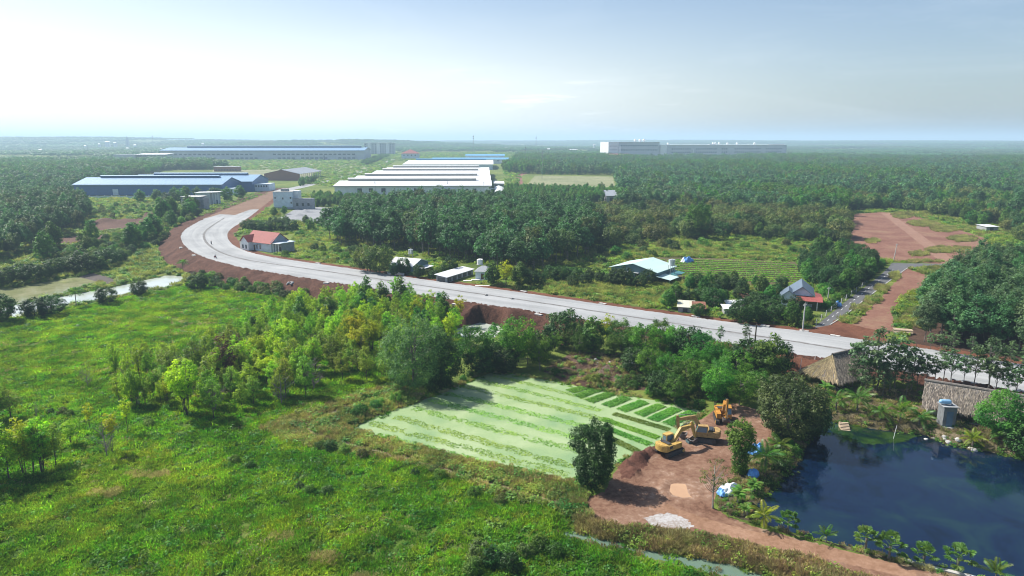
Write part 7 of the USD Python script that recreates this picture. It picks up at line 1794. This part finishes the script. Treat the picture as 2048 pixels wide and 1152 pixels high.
put('plank_raft', join([box(-2.6, 2.6, -.55 + .28 * i, -.55 + .28 * i + .25, .15, .22) for i in range(4)] + [box(-2.2 + 2 * i, -2 + 2 * i, -.5, .5, -.05, .149) for i in range(3)]), 'steel_grey', 1765, 864, 'narrow grey plank stage on the far bank of the fish pond', 'plank stage', -.3, rz=-.25)
def sheet(name, u, v, w, d, h, mats, label, seed, rz=0.0):
    """A crumpled tarpaulin over a heap."""
    g = np.linspace(-1, 1, 25)
    X, Y = np.meshgrid(g, g, indexing='ij')
    r = np.hypot(X, Y)
    crumple = meshkit.fbm(np.stack([X * 2.2 + seed, Y * 2.2, X * 0], -1), 4, seed)
    Z = h * np.clip(1 - r ** 2, 0, 1) ** .6 * (.45 + crumple) + .06 + .25 * h * np.abs(meshkit.fbm(np.stack([X * 5, Y * 5, X * 0 + seed], -1), 2, seed) - .5)
    V = np.stack([X * w / 2 * (1 + .25 * (crumple - .5)), Y * d / 2 * (1 + .3 * (crumple - .5)), Z], -1).reshape(-1, 3)
    i, j = np.meshgrid(np.arange(24), np.arange(24), indexing='ij')
    q = np.stack([i * 25 + j, (i + 1) * 25 + j, (i + 1) * 25 + j + 1, i * 25 + j + 1], -1).reshape(-1, 4)
    k = np.hypot(V[q].mean(1)[:, 0] / w * 2, V[q].mean(1)[:, 1] / d * 2) < 1.02
    q = q[k]
    p = at(u, v); p[2] = float(gz(*p[:2]))
    t = thing(name, label, 'tarpaulin', p, rz)
    left = V[q].mean(1)[:, 0] < -.3 * w
    for nm, sel, m in (('sheet', ~left, mats[0]), ('sheet_end', left, mats[1])):
        if sel.any():
            tr = np.vstack([q[sel][:, [0, 1, 2]], q[sel][:, [0, 2, 3]]])
            uq, inv = np.unique(tr, return_inverse=True)
            obj(nm, (V[uq], inv.reshape(-1, 3)), m, t, smooth=True)
plain('tarp_white', (0.66, 0.69, 0.73), 0.5, var=.12, scale=1.2)
plain('tarp_blue', (0.10, 0.28, 0.60), 0.45, var=.3, scale=1.0)
sheet('white_tarpaulin', 1458, 984, 4.6, 2.3, 1.1, ('tarp_white', 'tarp_blue'), 'crumpled white sheet with a blue end beside the yard', 3, .55)
sheet('blue_tarpaulin', 1512, 905, 3.2, 2.2, 1.4, ('tarp_blue', 'tarp_blue'), 'upper crumpled blue sheet behind the vine covered tree', 5, .4)
sheet('blue_tarpaulin', 1506, 952, 2.0, 1.7, 1.1, ('tarp_blue', 'tarp_blue'), 'lower blue sheet behind the vine covered tree', 7, .2)
sheet('field_tarpaulin', 1374, 524, 5.5, 3.5, 2.0, ('tarp_blue', 'tarp_white'), 'small blue and white sheet heaped in the vegetable field', 8, .2)
sheet('blue_canopy', 1675, 612, 2.6, 2.0, 1.3, ('tarp_blue', 'tarp_blue'), 'blue sheet at the garden edge beside the asphalt lane', 9, .2)
put('orange_urn', join([cyl(.35, 0, .3), cyl(.8, .31, 1.1), cyl(1.0, 1.11, 1.7), cyl(.6, 1.71, 2.0)]), 'clay_orange' if plain('clay_orange', (0.55, 0.20, 0.06), .6) else '', 1574, 632, 'orange garden urn under the round trees before the blue roofed house', 'urn')

# ------------------------------------------------------------------ excavators
plain('paint_yellow', (0.42, 0.275, 0.075), 0.55, var=.25, scale=1.6)
plain('paint_tan', (0.31, 0.20, 0.075), 0.6, var=.25, scale=1.6)
plain('paint_orange', (0.40, 0.19, 0.035), 0.55, var=.2, scale=1.6)
plain('track_steel', (0.055, 0.045, 0.040), 0.8, .1, var=.35, scale=4)
plain('bucket_steel', (0.10, 0.080, 0.072), 0.7, .3, var=.3, scale=3)
plain('chrome', (0.6, 0.6, 0.6), 0.25, .8)
plain('glass_blue', (0.10, 0.17, 0.22), 0.1, spec=.8)
def beam(points, w, hs):
    """A welded box arm along points in the xz plane, w wide, with its depth at each point."""
    P = np.asarray(points, float)
    T = np.gradient(P, axis=0); T /= np.linalg.norm(T, axis=1, keepdims=True)
    N = np.stack([-T[:, 1], T[:, 0]], -1)
    h = np.asarray(hs)[:, None] / 2
    ring = np.vstack([P + N * h, (P - N * h)[::-1]])
    v, f = prism([tuple(r) for r in ring], -w / 2, w / 2)
    return v, f
def excavator(name, label, u, v, rz, paint, a1, a2, a3, swing=0.0, knee=38):
    p = at(u, v); p[2] = float(gz(*p[:2])) + .04
    t = thing(name, label, 'excavator', p, rz)
    for s in (-1, 1):
        y = s * 1.19
        out = [(-1.75, .0), (1.75, .0), (2.0, .10), (2.13, .40), (2.05, .70), (1.8, .88), (-1.8, .88), (-2.05, .70), (-2.13, .40), (-2.0, .10)]
        tr = obj('crawler_track', prism(out, y - .3, y + .3), 'track_steel', t)
        inner = [(x * .93, .44 + (z - .44) * .78) for x, z in out]
        obj('track_frame', prism(inner, y - .33, y + .33), 'steel_dark', tr)
        for x in (-1.78, 1.78):
            obj('drive_wheel', turn(cyl(.30, -.36, .36, n=12), rotm([1, 0, 0], math.pi / 2), (x, y, .44)), paint if x > 0 else 'track_steel', tr)
        shoes = []
        for k in range(16):
            shoes.append(box(-1.8 + .235 * k, -1.8 + .235 * k + .07, y - .3, y + .3, .885, .925))
            shoes.append(box(-1.75 + .225 * k, -1.75 + .225 * k + .07, y - .3, y + .3, -.04, -.004))
        obj('track_shoes', join(shoes), 'track_steel', tr)
    obj('undercarriage', join([box(-1.1, 1.1, -.87, .87, .42, .80), cyl(.72, .81, 1.02, n=24)]), 'steel_dark', t)
    c, s_ = math.cos(swing), math.sin(swing)
    R = np.array([[c, -s_, 0], [s_, c, 0], [0, 0, 1]])
    T = lambda m: turn(m, R)
    # upper structure: plan outline rounded at the back
    back = [(-2.75 * math.cos(a), 2.72 * math.sin(a) * .5) for a in np.linspace(-.62, .62, 9)]
    plan = Polygon([(1.55, -1.36), (1.55, 1.36), (-1.2, 1.36)] + [(-1.9 - .85 * math.cos(a), 1.36 * math.sin(a)) for a in np.linspace(1.45, -1.45, 13)] + [(-1.2, -1.36)])
    def slabz(pg, z0, z1):
        m = trimesh.creation.extrude_polygon(pg, z1 - z0, engine='earcut'); m.apply_translation([0, 0, z0]); return np.array(m.vertices), np.array(m.faces)
    body = obj('upper_body', T(slabz(plan, 1.04, 1.30)), paint, t)
    cw = plan.intersection(shapely.box(-4, -2, -1.75, 2))
    obj('counterweight', T(join([slabz(cw.buffer(.02), 1.31, 2.05), slabz(cw.buffer(-.10), 2.051, 2.16)])), paint, t)
    obj('engine_hood', T(join([slabz(plan.intersection(shapely.box(-1.74, -1.33, -.55, 1.33)), 1.31, 2.02), box(-1.5, -.7, -.9, .5, 2.021, 2.20)])), paint, t)
    obj('engine_grille', T(box(-1.55, -.75, -.95, .9, 2.201, 2.24)), 'steel_dark', t)
    obj('side_panel', T(box(-.54, 1.5, -1.34, -.55, 1.31, 1.95)), paint, t)
    obj('side_vent', T(box(-1.5, -.8, -1.365, -1.331, 1.45, 1.9)), 'steel_dark', t)
    obj('exhaust', T(cyl(.07, 2.03, 2.65, -1.3, .75, n=8)), 'steel_dark', t)
    cab = obj('cab', T(prism([(-.45, 1.31), (1.42, 1.31), (1.52, 1.9), (1.15, 3.0), (-.45, 3.0)], .36, 1.34)), paint, t)
    obj('cab_roof', T(box(-.5, 1.2, .33, 1.37, 3.001, 3.07)), paint, cab)
    obj('side_window', T(prism([(-.30, 1.95), (1.38, 1.95), (1.05, 2.85), (-.30, 2.85)], 1.341, 1.365)), 'glass_blue', cab)
    obj('inner_window', T(prism([(-.30, 1.95), (1.38, 1.95), (1.05, 2.85), (-.30, 2.85)], .335, .359)), 'glass_blue', cab)
    obj('windscreen', T(slab([(1.545, .45, 1.95), (1.545, 1.25, 1.95), (1.19, 1.25, 2.92), (1.19, .45, 2.92)], .02)), 'glass_blue', cab)
    obj('rear_window', T(box(-.475, -.451, .48, 1.22, 2.0, 2.8)), 'glass_blue', cab)
    # arm
    b0 = np.array([.35, 1.55]); d2r = math.radians
    k1 = b0 + 2.95 * np.array([math.cos(d2r(a1)), math.sin(d2r(a1))])
    e = a1 - knee
    b1 = k1 + 2.85 * np.array([math.cos(d2r(e)), math.sin(d2r(e))])
    obj('boom', T(turn(beam([b0, b0 * .5 + k1 * .5 + [0, .02], k1, k1 * .55 + b1 * .45, b1], .42, [.42, .70, .86, .62, .36]), None, (0, -.12, 0))), paint, t)
    sa = np.array([math.cos(d2r(a2)), math.sin(d2r(a2))])
    s0, s1 = b1 - sa * .75, b1 + sa * 2.75
    obj('stick', T(turn(beam([s0, b1, b1 + sa * 1.3, s1], .34, [.34, .62, .46, .28]), None, (0, -.12, 0))), paint, t)
    def ram(nm, p, q, r=.075, y=-.12):
        P3 = lambda w: (w[0], y, w[1])
        m = np.asarray(p) * .45 + np.asarray(q) * .55
        o = obj(nm, T(tube(np.array([P3(p), P3(m)]), r, 8)), 'steel_dark', t)
        obj('piston_rod', T(tube(np.array([P3(m), P3(q)]), r * .55, 6)), 'chrome', o)
    ram('boom_cylinder', b0 + [.55, -.35], k1 * .85 + b0 * .15 + [.15, -.3], y=-.42); ram('boom_cylinder', b0 + [.55, -.35], k1 * .85 + b0 * .15 + [.15, -.3], y=.18)
    n1 = np.array([-math.sin(d2r(e)), math.cos(d2r(e))])
    ram('stick_cylinder', k1 + n1 * .55, s0 + [0, .12])
    bd = np.array([math.cos(d2r(a3)), math.sin(d2r(a3))]); bn = np.array([-bd[1], bd[0]])
    prof = [s1 - bn * .12, s1 + bn * .30, s1 + bn * .52 + bd * .40, s1 + bn * .42 + bd * .95, s1 + bd * 1.25 - bn * .15, s1 + bd * 1.28 - bn * .42, s1 + bd * 1.0 - bn * .05, s1 + bd * .85 + bn * .25, s1 + bd * .4 + bn * .3]
    bk = obj('bucket', T(turn(join([prism([tuple(q) for q in prof], -.52, .52)] + [prism([tuple(q) for q in (prof[0], prof[5], prof[4], prof[3], prof[2], prof[1])], y, y + .05) for y in (-.571, .521)]), None, (0, -.12, 0))), 'bucket_steel', t)
    for k in range(4):
        y = -.45 + .3 * k
        obj('tooth', T(turn(beam([s1 + bd * 1.25 - bn * .3, s1 + bd * 1.3 - bn * .62], .09, [.12, .04]), None, (0, y - .12, 0))), 'steel_grey', bk)
    ram('bucket_cylinder', b1 + np.array([-sa[1], sa[0]]) * .42 + sa * .2, s1 + np.array([-sa[1], sa[0]]) * .3 - sa * .3, .06)
    return t
excavator('excavator', 'nearest yellow excavator with its back to the duckweed pond', 1339, 905, .62, 'paint_yellow', 44, -66, -150, knee=44)
excavator('excavator', 'dusty tan excavator in the middle with its arm folded to the left', 1408, 880, 2.75, 'paint_tan', 58, -98, -170, swing=.15, knee=72)
excavator('excavator', 'orange yellow excavator facing the camera with its bucket on the ground', 1445, 842, -1.72, 'paint_orange', 66, -80, -140, knee=48)

# ------------------------------------------------------------------ riders on the road
import manifold3d as m3
def ball(p, r, n=14):
    return m3.Manifold.sphere(float(r), n).translate([float(x) for x in p])
def bone(p, q, r0, r1):
    return m3.Manifold.batch_hull([ball(p, r0), ball(q, r1)])
plain('skin', (0.42, 0.27, 0.19), .6); plain('cloth_dark', (0.06, 0.065, 0.08), .8); plain('cloth_blue', (0.11, 0.15, 0.24), .8); plain('helmet_red', (0.35, 0.07, 0.06), .35); plain('helmet_white', (0.6, 0.6, 0.6), .35); plain('bike_red', (0.30, 0.035, 0.03), .35); plain('bike_black', (0.03, 0.03, 0.035), .4); plain('rubber_tyre', (0.03, 0.03, 0.03), .9)
def rider(u, v, rz, bike_mat, shirt, helmet, lb_bike, lb_person):
    p = at(u, v); p[2] = float(gz(*p[:2])) + .02
    t = thing('motorbike', lb_bike, 'motorbike', p, rz)
    for x in (-.62, .62):
        w = trimesh.creation.torus(.25, .05, 20, 8); w.apply_transform(trimesh.transformations.rotation_matrix(math.pi / 2, [1, 0, 0])); w.apply_translation([x, 0, .30])
        ww = obj('wheel', w, 'rubber_tyre', t, smooth=True)
        obj('hub', turn(cyl(.09, -.06, .06, n=10), rotm([1, 0, 0], math.pi / 2), (x, 0, .30)), 'steel_grey', ww)
    obj('body', beam([(-.75, .72), (-.3, .62), (.05, .45), (.35, .55), (.45, .95)], .22, [.16, .3, .34, .26, .2]), bike_mat, t)
    obj('seat', beam([(-.72, .80), (-.1, .79), (.1, .72)], .24, [.08, .09, .05]), 'bike_black', t)
    obj('front_fork', tube(np.array([(.62, 0, .30), (.45, 0, 1.02)]), .035, 6), 'steel_grey', t)
    obj('handlebar', tube(np.array([(.36, -.34, 1.06), (.45, 0, 1.02), (.36, .34, 1.06)]), .02, 6), 'bike_black', t)
    obj('headlight', turn(cyl(.09, 0, .1, n=10), rotm([0, 1, 0], math.pi / 2), (.47, 0, .93)), 'glass_blue', t)
    obj('exhaust_pipe', tube(np.array([(.1, -.16, .3), (-.7, -.18, .34)]), .04, 6), 'chrome', t)
    q = thing('person', lb_person, 'person', p, rz)
    hip, chest, neck, head = np.array([-.22, 0, .90]), np.array([-.05, 0, 1.28]), np.array([0, 0, 1.43]), np.array([.06, 0, 1.60])
    parts = [bone(hip, chest, .15, .16), bone(chest, neck, .12, .06), bone(neck, head, .06, .10), ball(head + [.09, 0, -.02], .03), bone(head, head + [.05, 0, -.06], .095, .06)]
    top = [m3.Manifold.batch_hull([ball(hip + [0, 0, .06], .16), ball(chest + [0, -.12, .03], .10), ball(chest + [0, .12, .03], .10)])]
    legs = []
    for s in (-1, 1):
        sh, el, ha = chest + [0, .19 * s, .06], np.array([.14, .30 * s, 1.10]), np.array([.35, .31 * s, 1.08])
        parts += [bone(sh, el, .06, .048), bone(el, ha, .046, .034)]
        top += [bone(chest + [0, .1 * s, .04], sh, .09, .075), bone(sh, el, .072, .06)]
        for k in range(4):
            f0 = ha + [.03, (.02 * (k - 1.5)) * s, .01]
            parts += [bone(ha, f0, .03, .014), bone(f0, f0 + [.03, 0, -.03], .014, .011), bone(f0 + [.03, 0, -.03], f0 + [.005, 0, -.055], .011, .009)]
        parts.append(bone(ha, ha + [-.01, -.03 * s, -.05], .016, .011))
        hp, kn, an, toe = hip + [0, .10 * s, -.02], np.array([.20, .17 * s, .82]), np.array([.05, .17 * s, .42]), np.array([.22, .18 * s, .36])
        parts += [bone(hp, kn, .085, .06), bone(kn, an, .056, .04), bone(an, toe, .045, .035)]
        legs += [bone(hp, kn, .098, .072), bone(kn, an, .068, .055)]
    def fin(ps):
        m = m3.Manifold.batch_boolean(ps, m3.OpType.Add).to_mesh()
        tm = trimesh.Trimesh(m.vert_properties[:, :3], m.tri_verts)
        return tm
    obj('body', fin(parts), 'skin', q, smooth=60)
    obj('shirt', fin(top), shirt, q, smooth=60)
    obj('trousers', fin(legs), 'cloth_dark', q, smooth=60)
    hm = fin([ball(head + [-.01, 0, .035], .135, 20) - m3.Manifold.cube([.4, .4, .3], True).translate([float(head[0]) + .12, 0, float(head[2]) - .17])])
    obj('helmet', hm, helmet, q, smooth=60)
rider(423, 490, 2.2, 'bike_black', 'cloth_dark', 'helmet_red', 'dark motorbike farther up the bend of the pale road', 'person in dark clothes and helmet riding the farther motorbike on the bend')
rider(431, 518, -.5, 'bike_red', 'cloth_blue', 'helmet_white', 'motorbike nearer to the camera on the outside of the bend', 'person in a blue shirt riding the nearer motorbike on the bend')
